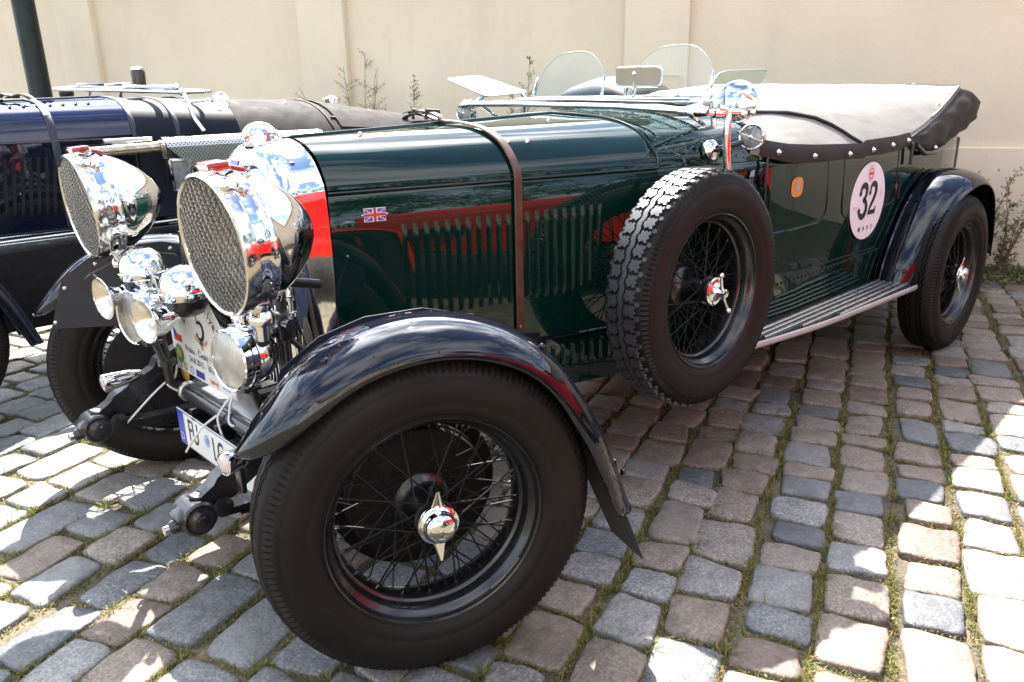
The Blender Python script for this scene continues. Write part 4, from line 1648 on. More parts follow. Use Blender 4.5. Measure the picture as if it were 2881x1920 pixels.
# ---- scuttle and body ----------------------------------------------------
BODY_W = [(-4.02, 0.470), (-3.9, 0.500), (-3.6, 0.545), (-3.2, 0.580), (-2.8, 0.600), (-2.3, 0.608), (-2.0, 0.608), (-1.75, 0.598), (-1.6, 0.578), (-1.45, 0.546), (-1.3, 0.505), (-1.2, 0.478)]


def body_w(x):
    return interp(x, BODY_W)


def body_section(x):
    """left half from the top edge down (y, z)"""
    w = body_w(x)
    return [(w - 0.012, 1.030), (w - 0.004, 1.022), (w, 0.99), (w + 0.003, 0.90), (w + 0.003, 0.80), (w, 0.70), (w - 0.006, 0.60), (w - 0.012, 0.545), (w - 0.016, 0.47), (w - 0.02, 0.38)]


SC0, SC1 = -1.2035, -1.66


def scuttle_section(x):
    t = (SC0 - x) / (SC0 - SC1)
    w = body_w(x)
    zt = lerp(1.193, 1.213, math.sin(t * math.pi / 2))
    ca = [(0, zt), (0.30 * w, zt - 0.007), (0.585 * w, lerp(1.172, 1.190, t)), (0.80 * w, lerp(1.140, 1.156, t)), (0.925 * w, lerp(1.094, 1.110, t)), (0.985 * w, 1.056), (w, 1.020)]
    return [(p.x, p.y) for p in spline([V(a, b, 0) for a, b in ca], 4)]


sc = MB()
rows = []
for k in range(13):
    x = lerp(SC0, SC1, k / 12)
    h = scuttle_section(x)
    rows.append([V(x, -a, b) for a, b in h[::-1]] + [V(x, a, b) for a, b in h[1:]])
sc.grid(rows)
# rolled rear edge
sc.tube(rows[-1], 0.009, 8)
scut = put('scuttle', sc, M['green_wet'], car, label='green scuttle beaded with rain drops in front of the screens')
bead = MB().tube([V(SC0 + 0.001, -a, b + 0.001) for a, b in scuttle_section(SC0)[::-1]] + [V(SC0 + 0.001, a, b + 0.001) for a, b in scuttle_section(SC0)[1:]], 0.0045, 8)
put('bonnet_edge_bead', bead, M['green'], scut)

bd_ = MB()
rows = []
xs = [-1.2] + [lerp(-1.25, -4.02, k / 30) for k in range(31)]
for x in xs:
    rows.append([V(x, a, b) for a, b in body_section(x)])
bd_.grid(rows)
rows2 = [[V(p.x, -p.y, p.z) for p in r] for r in rows]
bd_.grid(rows2)
# rear panel
bd_.grid([[V(-4.02 - 0.03 * math.sin(math.pi * (j + 0.0) / 12), lerp(1, -1, j / 12) * a, b) for j in range(13)] for a, b in body_section(-4.02)])
body = put('body', bd_, M['green'], car, label='dark green bodywork with two doors and a row of rivets along the sill')


def side_line(pts, r, name, mat):
    """thin gap line or bead lying on the body side: pts (x, z)"""
    P = []
    for x, z in pts:
        sec = body_section(x)
        y = interp(z, sorted((b, a) for a, b in sec))
        P.append(V(x, y + 0.0008, z))
    return put(name, MB().tube(P, r, 6), mat, body)


M['gap'] = simple('shut_line', (0.003, 0.004, 0.004), 0.6)


def rounded(pts, r=0.05, n=6):
    out = [pts[0]]
    for a, b, c in zip(pts, pts[1:], pts[2:]):
        A, B, Cc = Vector(a), Vector(b), Vector(c)
        p, q = B + (A - B).normalized() * r, B + (Cc - B).normalized() * r
        for k in range(n + 1):
            t = k / n
            out.append(tuple((p * (1 - t) + B * t) * (1 - t) + (B * t * 0 + (B * (1 - t) + q * t)) * t))
    out.append(pts[-1])
    return out


side_line(rounded([(-2.14, 1.015), (-2.165, 0.752), (-1.60, 0.758)], 0.06), 0.0035, 'door_gap', M['gap'])
side_line([(x, 0.744) for x in (-1.62, -1.8, -2.0, -2.1)], 0.0045, 'door_bead', M['green'])
side_line(rounded([(-2.285, 1.01), (-2.305, 0.737), (-2.875, 0.740), (-2.87, 1.0)], 0.06), 0.0035, 'door_gap', M['gap'])
side_line([(-1.65, 0.566), (-2.0, 0.562), (-2.4, 0.556), (-2.75, 0.548)], 0.003, 'sill_gap', M['gap'])
rv = MB()
for k in range(38):
    x = -1.60 - 0.0315 * k
    yy = interp(0.533, sorted((b, a) for a, b in body_section(x)))
    rv.lathe([(0.0072, -0.001), (0.0066, 0.0028), (0.0035, 0.0048), (0.0004, 0.0054)], (x, yy, 0.533), (0, 1, 0.05), 8)
put('rivets', rv, M['green'], body)['kind'] = 'stuff'
# hinges on the doors
for x, z in ((-1.665, 0.965), (-2.885, 0.80)):
    yy = body_w(x) + 0.006
    put('door_hinge', MB().box((x, yy, z), (0.05, 0.018, 0.06), None, 0.005).tube([V(x, yy + 0.010, z - 0.04), V(x, yy + 0.010, z + 0.04)], 0.0075, 10), M['black'], body)
put('door_pillar', MB().box((-1.672, 0.604, 0.90), (0.012, 0.006, 0.26), None, 0.002), M['black'], body)
# torn grey sticker ahead of the door
gs = [(-1.60, 0.985), (-1.575, 0.93), (-1.60, 0.87), (-1.652, 0.86), (-1.648, 0.99)]
put('grey_sticker', MB().prism([(-(x + 1.61), z - 0.93) for x, z in gs], (-1.61, body_w(-1.61) + 0.0045, 0.93), (-1, -0.13, 0), (0, 0, 1), 0.0012), M['print_grey'], body, smooth=False, label='worn grey sticker lettered TC beside the door hinge')
dcg = Decal((-1.615, body_w(-1.615) + 0.0075, 0.945), (-1, -0.13, 0), (0.1, 0, 1))
put('sticker_lettering', dcg.place(MB(), text2d('TC', 0.05, 0.002), (0, 0)), M['print_black'], body, smooth=False)

# number disc 32
DX, DZ, DR = -2.555, 0.782, 0.172
yb_ = 0.6075 + 0.0030
disc = MB().prism([(DR * 1.0 * math.cos(2 * math.pi * k / 56), DR * 0.97 * math.sin(2 * math.pi * k / 56)) for k in range(56)], (DX, yb_, DZ), (-1, 0, 0), (0, 0, 1), 0.0015)
disc_o = put('number_disc', disc, M['sticker'], body, smooth=False, label='round white competition disc with the number 32')
dd_ = Decal((DX, yb_ + 0.0017, DZ), (-1, 0, 0), (0, 0, 1))
num = MB()


def bez(pts, n=8):
    return [(p.x, p.y) for p in spline([V(a, b, 0) for a, b in pts], n)]


p3 = bez([(-0.040, 0.040), (-0.034, 0.058), (-0.012, 0.068), (0.012, 0.060), (0.020, 0.040), (0.012, 0.018), (-0.008, 0.004), (0.016, -0.004), (0.028, -0.030), (0.018, -0.058), (-0.008, -0.068), (-0.034, -0.056), (-0.042, -0.038)], 5)
w3 = [0.016 + 0.012 * abs(math.sin(math.pi * (i / (len(p3) - 1)) * 2.0)) for i in range(len(p3))]
dd_.place(num, stroke2d(p3, w3), (-0.042, 0.004))
dd_.place(num, ellipse2d(0.013, 0.013, 16), (-0.083, 0.040), 0.0012)
dd_.place(num, ellipse2d(0.013, 0.013, 16), (-0.085, -0.036), 0.0012)
p2 = bez([(-0.034, 0.036), (-0.026, 0.058), (-0.004, 0.068), (0.022, 0.056), (0.026, 0.030), (0.008, 0.000), (-0.018, -0.030), (-0.036, -0.056)], 5)
w2 = [0.012 + 0.016 * math.sin(math.pi * (i / (len(p2) - 1))) for i in range(len(p2))]
dd_.place(num, stroke2d(p2, w2), (0.047, 0.004))
dd_.place(num, ellipse2d(0.012, 0.012, 16), (0.013, 0.036), 0.0012)
dd_.place(num, ([(-0.042, -0.066), (0.034, -0.066), (0.042, -0.034), (0.032, -0.034), (0.026, -0.046), (-0.030, -0.046)], [(0, 1, 2, 3, 4, 5)]), (0.047, 0.004), 0.0013)
put('number', num, M['print_black'], disc_o, smooth=False)
lg = MB()
dd_.place(lg, ring2d(0.021, 0.025, 0.005), (0.004, 0.118))
dd_.place(lg, rect2d(0.040, 0.010), (0.004, 0.118), 0.0012)
dd_.place(lg, ring2d(0.030, 0.034, 0.0018), (0.004, 0.118), 0.0011)
put('emblem', lg, M['print_red'], disc_o, smooth=False)
pk = MB()
dd_.place(pk, rect2d(0.024, 0.007), (-0.112, -0.018))
dd_.place(pk, ellipse2d(0.009, 0.009, 14), (-0.138, -0.018))
dd_.place(pk, rect2d(0.030, 0.005), (0.130, 0.020))
dd_.place(pk, rect2d(0.024, 0.004), (0.130, 0.010))
dd_.place(pk, ring2d(0.011, 0.011, 0.004), (0.130, 0.034))
put('pink_print', pk, M['print_pink'], disc_o, smooth=False)
for cx, mt, w_ in ((-0.062, 'print_navy', 0.022), (-0.018, 'print_green', 0.016), (0.022, 'print_orange', 0.018), (0.062, 'print_pale_blue', 0.016)):
    put('sponsor_mark', dd_.place(MB(), rect2d(w_, 0.018) if mt != 'print_pale_blue' else ring2d(0.011, 0.012, 0.005), (cx, -0.118)), M[mt], disc_o, smooth=False)
# small orange badge sticker
ob_ = put('orange_sticker', MB().prism([(0.043 * math.copysign(abs(math.cos(t)) ** 0.75, math.cos(t)), 0.037 * math.copysign(abs(math.sin(t)) ** 0.6, math.sin(t))) for t in [2 * math.pi * k / 40 for k in range(40)]],
                                      (-1.905, body_w(-1.905) + 0.0035, 0.903), (-1, 0.02, 0), (0, 0, 1), 0.001), M['print_orange'], body, smooth=False, label='small orange badge sticker on the front door')
do = Decal((-1.905, body_w(-1.905) + 0.0048, 0.903), (-1, 0.02, 0), (0, 0, 1))
put('sticker_ring', do.place(MB(), ring2d(0.030, 0.026, 0.003), (0, 0)), M['print_gold'], ob_, smooth=False)
put('sticker_figure', do.place(do.place(MB(), ellipse2d(0.014, 0.016, 16), (0, 0)), rect2d(0.018, 0.006), (0, 0.019), 0.0012), M['print_grey'], ob_, smooth=False)

# ---- running board -------------------------------------------------------
RBZ = 0.392
rb_out = [(p.x, p.y) for p in spline([V(-1.10, 0.60, 0), V(-1.30, 0.640, 0), V(-1.54, 0.686, 0), V(-1.75, 0.716, 0), V(-1.99, 0.742, 0), V(-2.4, 0.762, 0), V(-2.78, 0.776, 0)], 5)]
rbp = rb_out + [(-2.80, 0.776), (-2.80, 0.575), (-1.10, 0.50)]
rb = put('running_board', MB().prism(rbp, (0, 0, RBZ - 0.026), (1, 0, 0), (0, 1, 0), 0.020), M['chassis'], car, smooth=False)
put('edge_trim', MB().tube([V(x, y + 0.001, RBZ - 0.014) for x, y in rb_out] + [V(-2.80, 0.777, RBZ - 0.014)], 0.0105, 8, flat=(0.5, 1.2)), M['white_trim'] if 'white_trim' in M else simple('pale_edge_trim', (0.50, 0.50, 0.50), 0.35, metal=0.5, var=0.1), rb)
for k, (yo, x0) in enumerate(((0.614, -1.30), (0.642, -1.42), (0.672, -1.62), (0.703, -1.85), (0.736, -2.1))):
    pts = []
    for j in range(16):
        x = lerp(x0, -2.795, j / 15)
        lim = interp(-x, [(-a, b) for a, b in rb_out]) - 0.014
        pts.append(V(x, min(yo, lim), RBZ - 0.003))
    put('tread_strip', MB().tube(pts, 0.0060, 8, flat=(1.4, 0.9)), M['steel'], rb)

# ---- tonneau cover and hood bag -------------------------------------------
LIP = [(-4.02, 0.44, 1.250), (-3.95, 0.462, 1.238), (-3.7, 0.505, 1.178), (-3.45, 0.540, 1.118), (-3.2, 0.566, 1.066), (-3.0, 0.585, 1.036), (-2.8, 0.602, 1.030), (-2.4, 0.616, 1.030), (-2.0, 0.616, 1.048), (-1.8, 0.606, 1.062), (-1.68, 0.588, 1.080), (-1.60, 0.565, 1.100)]


TT = (0.0, 0.12, 0.25, 0.38, 0.5, 0.58, 0.63, 0.69, 0.75, 0.81, 0.87, 0.92, 0.96, 1.0)


def ton_row(x, s=1, lift=0.0, skirt=0.05):
    w = interp(x, [(a, b) for a, b, c in LIP])
    zl = interp(x, [(a, c) for a, b, c in LIP])
    zc = interp(x, [(-4.05, 1.256), (-3.0, 1.266), (-2.3, 1.272), (-2.0, 1.262), (-1.75, 1.225), (-1.55, 1.205)])
    out = []
    for t in TT:
        y = w * t
        bulge = (1 - t ** 2.6)
        z = zl + (zc - zl) * bulge
        wr = 0.0035 * math.sin(9 * x + 6 * t) * math.sin(4.2 * x - 9 * t + 1) * (1 - t) * 1.0 + 0.0022 * math.sin(23 * x - 15 * t) * t * (1 - t) * 4
        out.append(V(x, s * y, z + lift + wr))
    if skirt > 0:
        out.append(V(x, s * (w + 0.010), zl - 0.010 + lift))
        out.append(V(x, s * (w + 0.012), zl - skirt * 0.6))
        out.append(V(x, s * (w + 0.010), zl - skirt - 0.006 * math.sin(7 * x)))
    return out


tn = MB()
rows = []
for k in range(49):
    x = lerp(-1.60, -4.0, k / 48)
    sk = 0.05 if x > -3.0 else 0.008
    lr, rr_ = ton_row(x, 1, 0, sk), ton_row(x, -1, 0, sk)
    rows.append(rr_[::-1][:-1] + lr)
tn.grid(rows)
ton = put('tonneau_cover', tn, M['vinyl_pale'], car, angle=70, label='pale grey tonneau cover pulled taut over the cockpit')
# pleated dark skirt along the side
for s in (-1, 1):
    rws = []
    for k in range(41):
        x = lerp(-1.64, -2.98, k / 40)
        w = interp(x, [(a, b) for a, b, c in LIP])
        zl = interp(x, [(a, c) for a, b, c in LIP])
        if x < -2.42:
            zl += 0.010
        rws.append([V(x, s * (w + 0.006), zl + 0.006), V(x, s * (w + 0.016), zl - 0.012), V(x, s * (w + 0.018), zl - 0.035), V(x, s * (w + 0.0155), zl - 0.058 - 0.004 * math.sin(9 * x))])
    skt = put('tonneau_skirt', MB().grid(rws), M['vinyl'], ton)
# rear flap lies over the front one: wavy front edge
flp = MB()
rows = []
nfl = 40
tt = TT
for k in range(nfl + 1):
    u_ = k / nfl
    L = []
    for j, t in enumerate(tt):
        xf = interp(t, [(0.0, -1.64), (0.58, -1.66), (0.63, -1.72), (0.69, -1.84), (0.75, -2.06), (0.81, -2.22), (0.87, -2.29), (0.96, -2.36), (1.0, -2.41)])
        x = lerp(xf, -3.99, u_)
        L.append(ton_row(x, 1, 0.0075, 0)[j])
    rows.append(L)
flp.grid(rows)
fl_o = put('tonneau_flap', flp, M['vinyl_pale'], ton, angle=70)
put('flap_piping', MB().tube(rows[0], 0.0075, 8), M['vinyl'], fl_o)
put('flap_piping', MB().tube([r[-1] for r in rows][24:], 0.0055, 8), M['vinyl_pale'], fl_o)
# top seam with studs, seen edge on
seam = [ton_row(lerp(-1.82, -3.97, k / 30), 1, 0.010, 0)[2 if k < 4 else 3] + V(0, 0.0, 0.0) for k in range(31)]


def stud(P, n, par):
    put('stud', ME_STUD, M['nickel'], par, frame_n(P, n))


def frame_n(P, n):
    n = Vector(n).normalized()
    q = n.to_track_quat('Z', 'Y').to_matrix().to_4x4()
    return Matrix.Translation(Vector(P)) @ q


ME_STUD = MB().lathe([(0.0110, -0.002), (0.0110, 0.002), (0.0095, 0.0042), (0.0062, 0.0048), (0.0058, 0.0085), (0.0035, 0.0110), (0.0003, 0.0115)], (0, 0, 0), (0, 0, 1), 16).mesh('stud')
for x, dz in ((-1.73, 0.030), (-1.97, 0.036), (-2.27, 0.034)):
    w = interp(x, [(a, b) for a, b, c in LIP]); zl = interp(x, [(a, c) for a, b, c in LIP])
    stud(V(x, w + 0.0185, zl - dz), (0, 1, 0.05), skt)
for x, dz in ((-2.50, 0.034), (-2.72, 0.028), (-2.93, 0.024)):
    w = interp(x, [(a, b) for a, b, c in LIP]); zl = interp(x, [(a, c) for a, b, c in LIP])
    stud(V(x, w + 0.0195, zl - dz + 0.008), (0, 1, 0.05), skt)
# studs along the crown and down the rear edge of the flap
for k in range(12):
    x = lerp(-1.92, -3.93, k / 11)
    stud(ton_row(x, 1, 0.0085, 0)[3 if x > -3.4 else 4] + V(0, 0, -0.004), (0.1, 0.5, 0.8), fl_o)
for x in (-3.55, -3.78):
    stud(ton_row(x, 1, 0.0085, 0)[-2], (0.0, 0.6, 1), fl_o)
# driver's seat hump under the cover, behind the screens
hm = MB()
hrows = []
for i in range(13):
    a = math.pi * i / 12
    row = []
    for j in range(13):
        b_ = math.pi * j / 12
        row.append(V(-1.98 - 0.20 * math.cos(b_) , -0.33 + 0.235 * math.cos(a), 1.19 + 0.135 * math.sin(a) ** 0.7 * math.sin(b_) ** 0.6 + 0.003 * math.sin(5 * a + 3 * b_)))
    hrows.append(row)
hm.grid(hrows)
put('seat_cover', hm, M['vinyl'], ton, angle=80)

# folded hood in its bag at the tail
hb = MB()
st_x = [(-2.985, 0.588, 0.988, 1.030), (-3.06, 0.600, 0.950, 1.048), (-3.2, 0.606, 0.912, 1.080), (-3.4, 0.592, 0.902, 1.128), (-3.6, 0.572, 0.920, 1.172), (-3.8, 0.552, 0.945, 1.214), (-3.95, 0.535, 0.968, 1.240), (-4.08, 0.520, 0.985, 1.246), (-4.19, 0.505, 1.005, 1.236), (-4.27, 0.48, 1.03, 1.20)]
hrows = []
for x, w, z0, z1 in [(p.x, *q) for p, q in zip(spline([V(a[0], 0, 0) for a in st_x], 4), [(b_.x, b_.y, b_.z) for b_ in spline([V(a[1], a[2], a[3]) for a in st_x], 4)])]:
    row = []
    zc, hh = (z0 + z1) / 2, (z1 - z0) / 2
    for j in range(48):
        a = 2 * math.pi * j / 48
        ex = 0.34
        cy, cz = math.copysign(abs(math.cos(a)) ** ex, math.cos(a)), math.copysign(abs(math.sin(a)) ** 0.55, math.sin(a))
        fold = 0.010 * math.sin(13 * x + 7 * cz + 2.0 * math.sin(5 * x)) * (1 - abs(cz)) + 0.006 * math.sin(26 * x - 9 * cz)
        row.append(V(x, cy * (w + fold * abs(cy)), zc + cz * hh + (0.006 * math.sin(17 * x + 4 * cy) if cz < 0 else 0)))
    hrows.append(row)
hb.grid(hrows, close_v=True)
hb.fan(hrows[-1]); hb.fan(hrows[0])
hood = put('hood_bag', hb, M['vinyl'], car, angle=80, label='folded hood in a sagging charcoal bag at the tail')
put('hood_stud', ME_STUD, M['nickel'], hood, frame_n((-3.28, 0.612, 0.965), (0, 1, -0.2)))
# hood irons and tail lamp bracket below the bag
put('hood_iron', MB().tube([V(-3.05, 0.602, 0.99), V(-3.16, 0.606, 0.945), V(-3.32, 0.600, 0.94), V(-3.5, 0.57, 0.955)], 0.012, 10), M['chassis'], car)
put('door_strap', MB().box((-2.985, 0.612, 0.955), (0.022, 0.010, 0.10), None, 0.003), M['leather_dark'], car)
put('tail_panel', MB().box((-4.085, 0.0, 0.80), (0.03, 0.80, 0.42), None, 0.01).box((-4.09, 0.40, 0.79), (0.05, 0.12, 0.36), None, 0.01), simple('tail_leather', (0.06, 0.035, 0.03), 0.5, var=0.3), car)
# ---- headlamps with stone guards -----------------------------------------
def orient(d, up=(0, 0, 1)):
    """matrix whose local X is d"""
    x = Vector(d).normalized()
    y = Vector(up).cross(x).normalized()
    z = x.cross(y)
    return Matrix(((x.x, y.x, z.x, 0), (x.y, y.y, z.y, 0), (x.z, y.z, z.z, 0), (0, 0, 0, 1)))


def guard_mesh(R, pitch, wr, dome=0.010):
    """woven diamond mesh filling a disc in the local yz plane"""
    mb = MB()
    for fam in (1, -1):
        a = math.radians(58) * fam
        d = V(0, math.cos(a), math.sin(a))
        n = V(0, -math.sin(a), math.cos(a))
        m = int(R / pitch)
        for k in range(-m, m + 1):
            o = (k + 0.25) * pitch
            if abs(o) > R * 0.995:
                continue
            L = math.sqrt(R * R - o * o)
            ns = max(4, int(2 * L / (pitch * 0.55)))
            pts = []
            for i in range(ns + 1):
                s = lerp(-L, L, i / ns)
                p = n * o + d * s
                rr = (p.y ** 2 + p.z ** 2) / (R * R)
                p.x = dome * (1 - rr) + (0.0011 if (i + k) % 2 else -0.0011) * fam
                pts.append(p)
            mb.tube(pts, wr, 4, caps=False)
    return mb.mesh('stone_guard', True, 60)


ME_GUARD = guard_mesh(0.141, 0.0098, 0.00105)
ME_BOWL = MB().lathe([(0.1485, -0.026), (0.1470, -0.036), (0.1440, -0.046), (0.1440, -0.064), (0.1455, -0.0665), (0.1455, -0.071), (0.1425, -0.074), (0.1360, -0.098), (0.1240, -0.124), (0.1060, -0.152), (0.0830, -0.180), (0.0560, -0.204), (0.0300, -0.219), (0.010, -0.2255), (0.0004, -0.226)],
                     (0, 0, 0), (1, 0, 0), 64).mesh('headlamp')
ME_BEZEL = MB().lathe([(0.138, -0.004), (0.1405, 0.003), (0.1450, 0.0055), (0.1495, 0.004), (0.1515, -0.002), (0.1515, -0.024), (0.1490, -0.027), (0.140, -0.027)], (0, 0, 0), (1, 0, 0), 72).mesh('bezel')
ME_REFL = MB().lathe([(0.1400, -0.012), (0.132, -0.045), (0.115, -0.080), (0.085, -0.112), (0.045, -0.130), (0.004, -0.134)], (0, 0, 0), (1, 0, 0), 48).mesh('reflector')
ME_LGLASS = MB().lathe([(0.1395, -0.010), (0.110, -0.004), (0.07, 0.0), (0.03, 0.002), (0.0005, 0.0025)], (0, 0, 0), (1, 0, 0), 48).mesh('lens')
M['headlamp_glass'] = glass('headlamp_glass', (0.90, 0.90, 0.86), 1.5, haze=0.03)


def headlamp(P, side):
    Mx = Matrix.Translation(Vector(P)) @ orient((0.99, 0.017 * side, -0.085))
    h = put('headlamp', ME_BOWL, M['chrome'], car, Mx, label=('large chrome headlamp with mesh guard nearest the camera' if side > 0 else 'far chrome headlamp with mesh guard'))
    put('bezel', ME_BEZEL, M['nickel'], h, Mx)
    put('reflector', ME_REFL, M['reflector'], h, Mx)
    put('lens', ME_LGLASS, M['headlamp_glass'], h, Mx)
    put('bulb', MB().sphere((-0.06, 0, 0), 0.016, 14, 8).tube([V(-0.06, 0, 0), V(-0.13, 0, 0)], 0.012, 10), M['reflector'], h, Mx)
    put('stone_guard', ME_GUARD, M['guard_wire'], h, Mx)['kind'] = 'stuff'
    # red enamelled crest with plated rim on top
    cr = put('crest', MB().box((-0.036, 0, 0.1555), (0.056, 0.052, 0.018), None, 0.005), M['chrome'], h, Mx)
    put('crest_enamel', MB().box((-0.036, 0, 0.161), (0.046, 0.054, 0.0145), None, 0.003).box((-0.075, 0, 0.150), (0.05, 0.020, 0.010), Matrix.Rotation(-0.35, 3, 'Y'), 0.003), M['enamel_red'], cr, Mx)
    # rim catch on the side
    an = math.radians(52)
    dy, dz = math.cos(an), math.sin(an)
    c0 = V(-0.020, dy * 0.1535, dz * 0.1535)
    ct = put('rim_catch', MB().tube(spline([c0 + V(0.018, -0.012, 0.012), c0 + V(0.012, 0.002, 0.004), c0 + V(-0.006, 0.003, 0.0), c0 + V(-0.022, 0.004, -0.006), c0 + V(-0.03, 0.0, -0.016)], 4), [0.003 + 0.0028 * abs(math.sin(k * 0.4)) for k in range(17)], 8, flat=(1.0, 1.5)), M['chrome'], h, Mx)
    put('catch_screw', MB().lathe([(0.008, 0), (0.008, 0.006), (0.006, 0.009), (0.0005, 0.0095)], c0 + V(-0.026, 0.002, -0.008), (0, dy, dz), 12).lathe([(0.0055, 0), (0.0055, 0.012), (0.0005, 0.0125)], c0 + V(-0.012, 0.002, 0.004), (0, dy, dz), 10), M['chrome'], ct, Mx)
    # pedestal under the bowl, stanchion and clamp
    bx, by, bz = P[0] - 0.085, P[1], P[2]
    pd = put('lamp_pedestal', MB().lathe([(0.050, 0.0), (0.046, -0.012), (0.030, -0.022), (0.022, -0.032), (0.026, -0.040), (0.030, -0.050), (0.028, -0.060), (0.016, -0.066), (0.013, -0.10)], (bx, by, bz - 0.122), (0, 0, 1), 28), M['chrome'], car)
    put('lamp_bracket', MB().tube([V(bx, by, bz - 0.20), V(bx - 0.015, by - side * 0.04, bz - 0.235), V(bx - 0.045, by - side * 0.12, bz - 0.245), V(bx - 0.07, by - side * 0.165, bz - 0.245)], 0.016, 12), M['chassis'], pd)
    return h


headlamp((0.279, 0.447, 0.976), 1)
headlamp((0.279, -0.450, 0.976), -1)
# lamp bar, stanchions, clamps in front of the radiator
for s in (1, -1):
    sx, sy = 0.064, s * 0.285
    stn = put('lamp_stanchion', MB().tube([V(sx, sy, 0.45), V(sx, sy, 0.90)], 0.0135, 14).tube([V(sx - 0.004, sy - s * 0.03, 0.45), V(sx - 0.004, sy - s * 0.03, 0.72)], 0.010, 10), M['chassis'], car)
    put('clamp', MB().box((sx, sy, 0.730), (0.046, 0.052, 0.075), None, 0.010).tube([V(sx, sy - 0.045, 0.738), V(sx + 0.004, sy + 0.055, 0.738)], 0.017, 14).tube([V(sx + 0.035, sy, 0.715), V(sx - 0.03, sy, 0.715)], 0.011, 6), M['chassis'], stn)
    put('clamp_nut', MB().lathe([(0.013, 0), (0.013, 0.010), (0.006, 0.012), (0.006, 0.038), (0.011, 0.040), (0.011, 0.048), (0.0005, 0.049)], (sx - 0.01, sy + 0.03, 0.755), (0, 0, 1), 14), M['chrome'], stn)
    put('stay', MB().tube([V(sx, sy, 0.84), V(-0.07, s * 0.235, 0.80)], 0.013, 10).tube([V(sx - 0.005, sy, 0.70), V(-0.10, s * 0.33, 0.50)], 0.008, 10), M['chassis'], stn)
put('lamp_bar', MB().tube([V(0.055, -0.30, 0.735), V(0.055, 0.30, 0.735)], 0.014, 14), M['chassis'], car)

# ---- spot lamps ----------------------------------------------------------
ME_SPOT = MB().lathe([(r * 1.07, h) for r, h in [(0.066, 0.002), (0.0705, 0.004), (0.0735, 0.0), (0.0735, -0.014), (0.0700, -0.017), (0.0700, -0.022), (0.0735, -0.024), (0.0735, -0.036), (0.0700, -0.039), (0.0685, -0.043), (0.0690, -0.050), (0.0640, -0.075), (0.0540, -0.098), (0.038, -0.115), (0.018, -0.123), (0.0004, -0.125)]], (0, 0, 0), (1, 0, 0), 48).mesh('spot_lamp')
ME_SPOTL = MB().lathe([(0.0715, 0.001), (0.060, 0.006), (0.04, 0.0105), (0.02, 0.013), (0.0004, 0.0135)], (0, 0, 0), (1, 0, 0), 40).mesh('lens')


def ribbed_lens():
    m, nt, p = newmat('fluted_lens_glass')
    tc = nt.nodes.new('ShaderNodeTexCoord')
    w = N(nt, 'ShaderNodeTexWave')
    w.inputs['Scale'].default_value = 60.0
    w.inputs['Distortion'].default_value = 0.0
    w.bands_direction = 'Y'
    nt.links.new(tc.outputs['Object'], w.inputs['Vector'])
    vec = coords(nt)
    r = ramp(nt, noise(nt, vec, 18, 4), [(0.3, (0.34, 0.34, 0.32)), (0.7, (0.66, 0.66, 0.63))])
    nt.links.new(r.outputs[0], p.inputs['Base Color'])
    p.inputs['Metallic'].default_value = 0.35
    p.inputs['Roughness'].default_value = 0.18
    p.inputs['Coat Weight'].default_value = 1.0
    bump(nt, p, w.outputs['Fac'], 0.6, 0.002)
    return m


M['ribbed'] = ribbed_lens()


def spot(P, d, side):
    Mx = Matrix.Translation(Vector(P)) @ orient(d)
    o = put('spot_lamp', ME_SPOT, M['chrome'], car, Mx, label=('round chrome spot lamp with fluted lens beside the near fender' if side > 0 else 'far round chrome spot lamp behind the horns'))
    put('lens', ME_SPOTL, M['ribbed'], o, Mx)
    put('swivel', MB().lathe([(0.028, 0.064), (0.030, 0.072), (0.022, 0.080), (0.030, 0.090), (0.031, 0.100), (0.018, 0.104), (0.018, 0.118)], (-0.055, 0, 0), (0, 0, 1), 24), M['chrome'], o, Mx)
    put('bracket', MB().tube([V(-0.05, 0, -0.07), V(-0.06, 0, -0.10), V(-0.075, 0, -0.15)], 0.010, 10).box((-0.05, 0, -0.085), (0.05, 0.03, 0.012), None, 0.003), M['chassis'], o, Mx)
    return o


spot((0.205, 0.262, 0.664), (0.985, 0.13, 0.02), 1)
spot((0.262, -0.225, 0.690), (0.985, 0.15, 0.02), -1)
put('spot_post', MB().tube([V(0.17, -0.275, 0.46), V(0.175, -0.27, 0.56), V(0.185, -0.25, 0.62)], 0.014, 12).lathe([(0.026, 0), (0.026, 0.016), (0.018, 0.022)], (0.17, -0.276, 0.515), (0, 0, 1), 16), M['chassis'], car)

# ---- horns: plated dome over the motor, trumpet to the front ---------------
ME_DOME = MB().lathe([(0.0640, -0.006), (0.0660, -0.003), (0.0660, 0.012), (0.0640, 0.014), (0.0630, 0.024), (0.0585, 0.042), (0.0490, 0.060), (0.0340, 0.073), (0.016, 0.0795), (0.0004, 0.0805)], (0, 0, 0), (0, 0, 1), 44).mesh('horn')
ME_HBASE = MB().lathe([(0.060, -0.006), (0.058, -0.022), (0.050, -0.036), (0.040, -0.050), (0.024, -0.056), (0.0005, -0.056)], (0, 0, 0), (0, 0, 1), 36).mesh('horn_body')


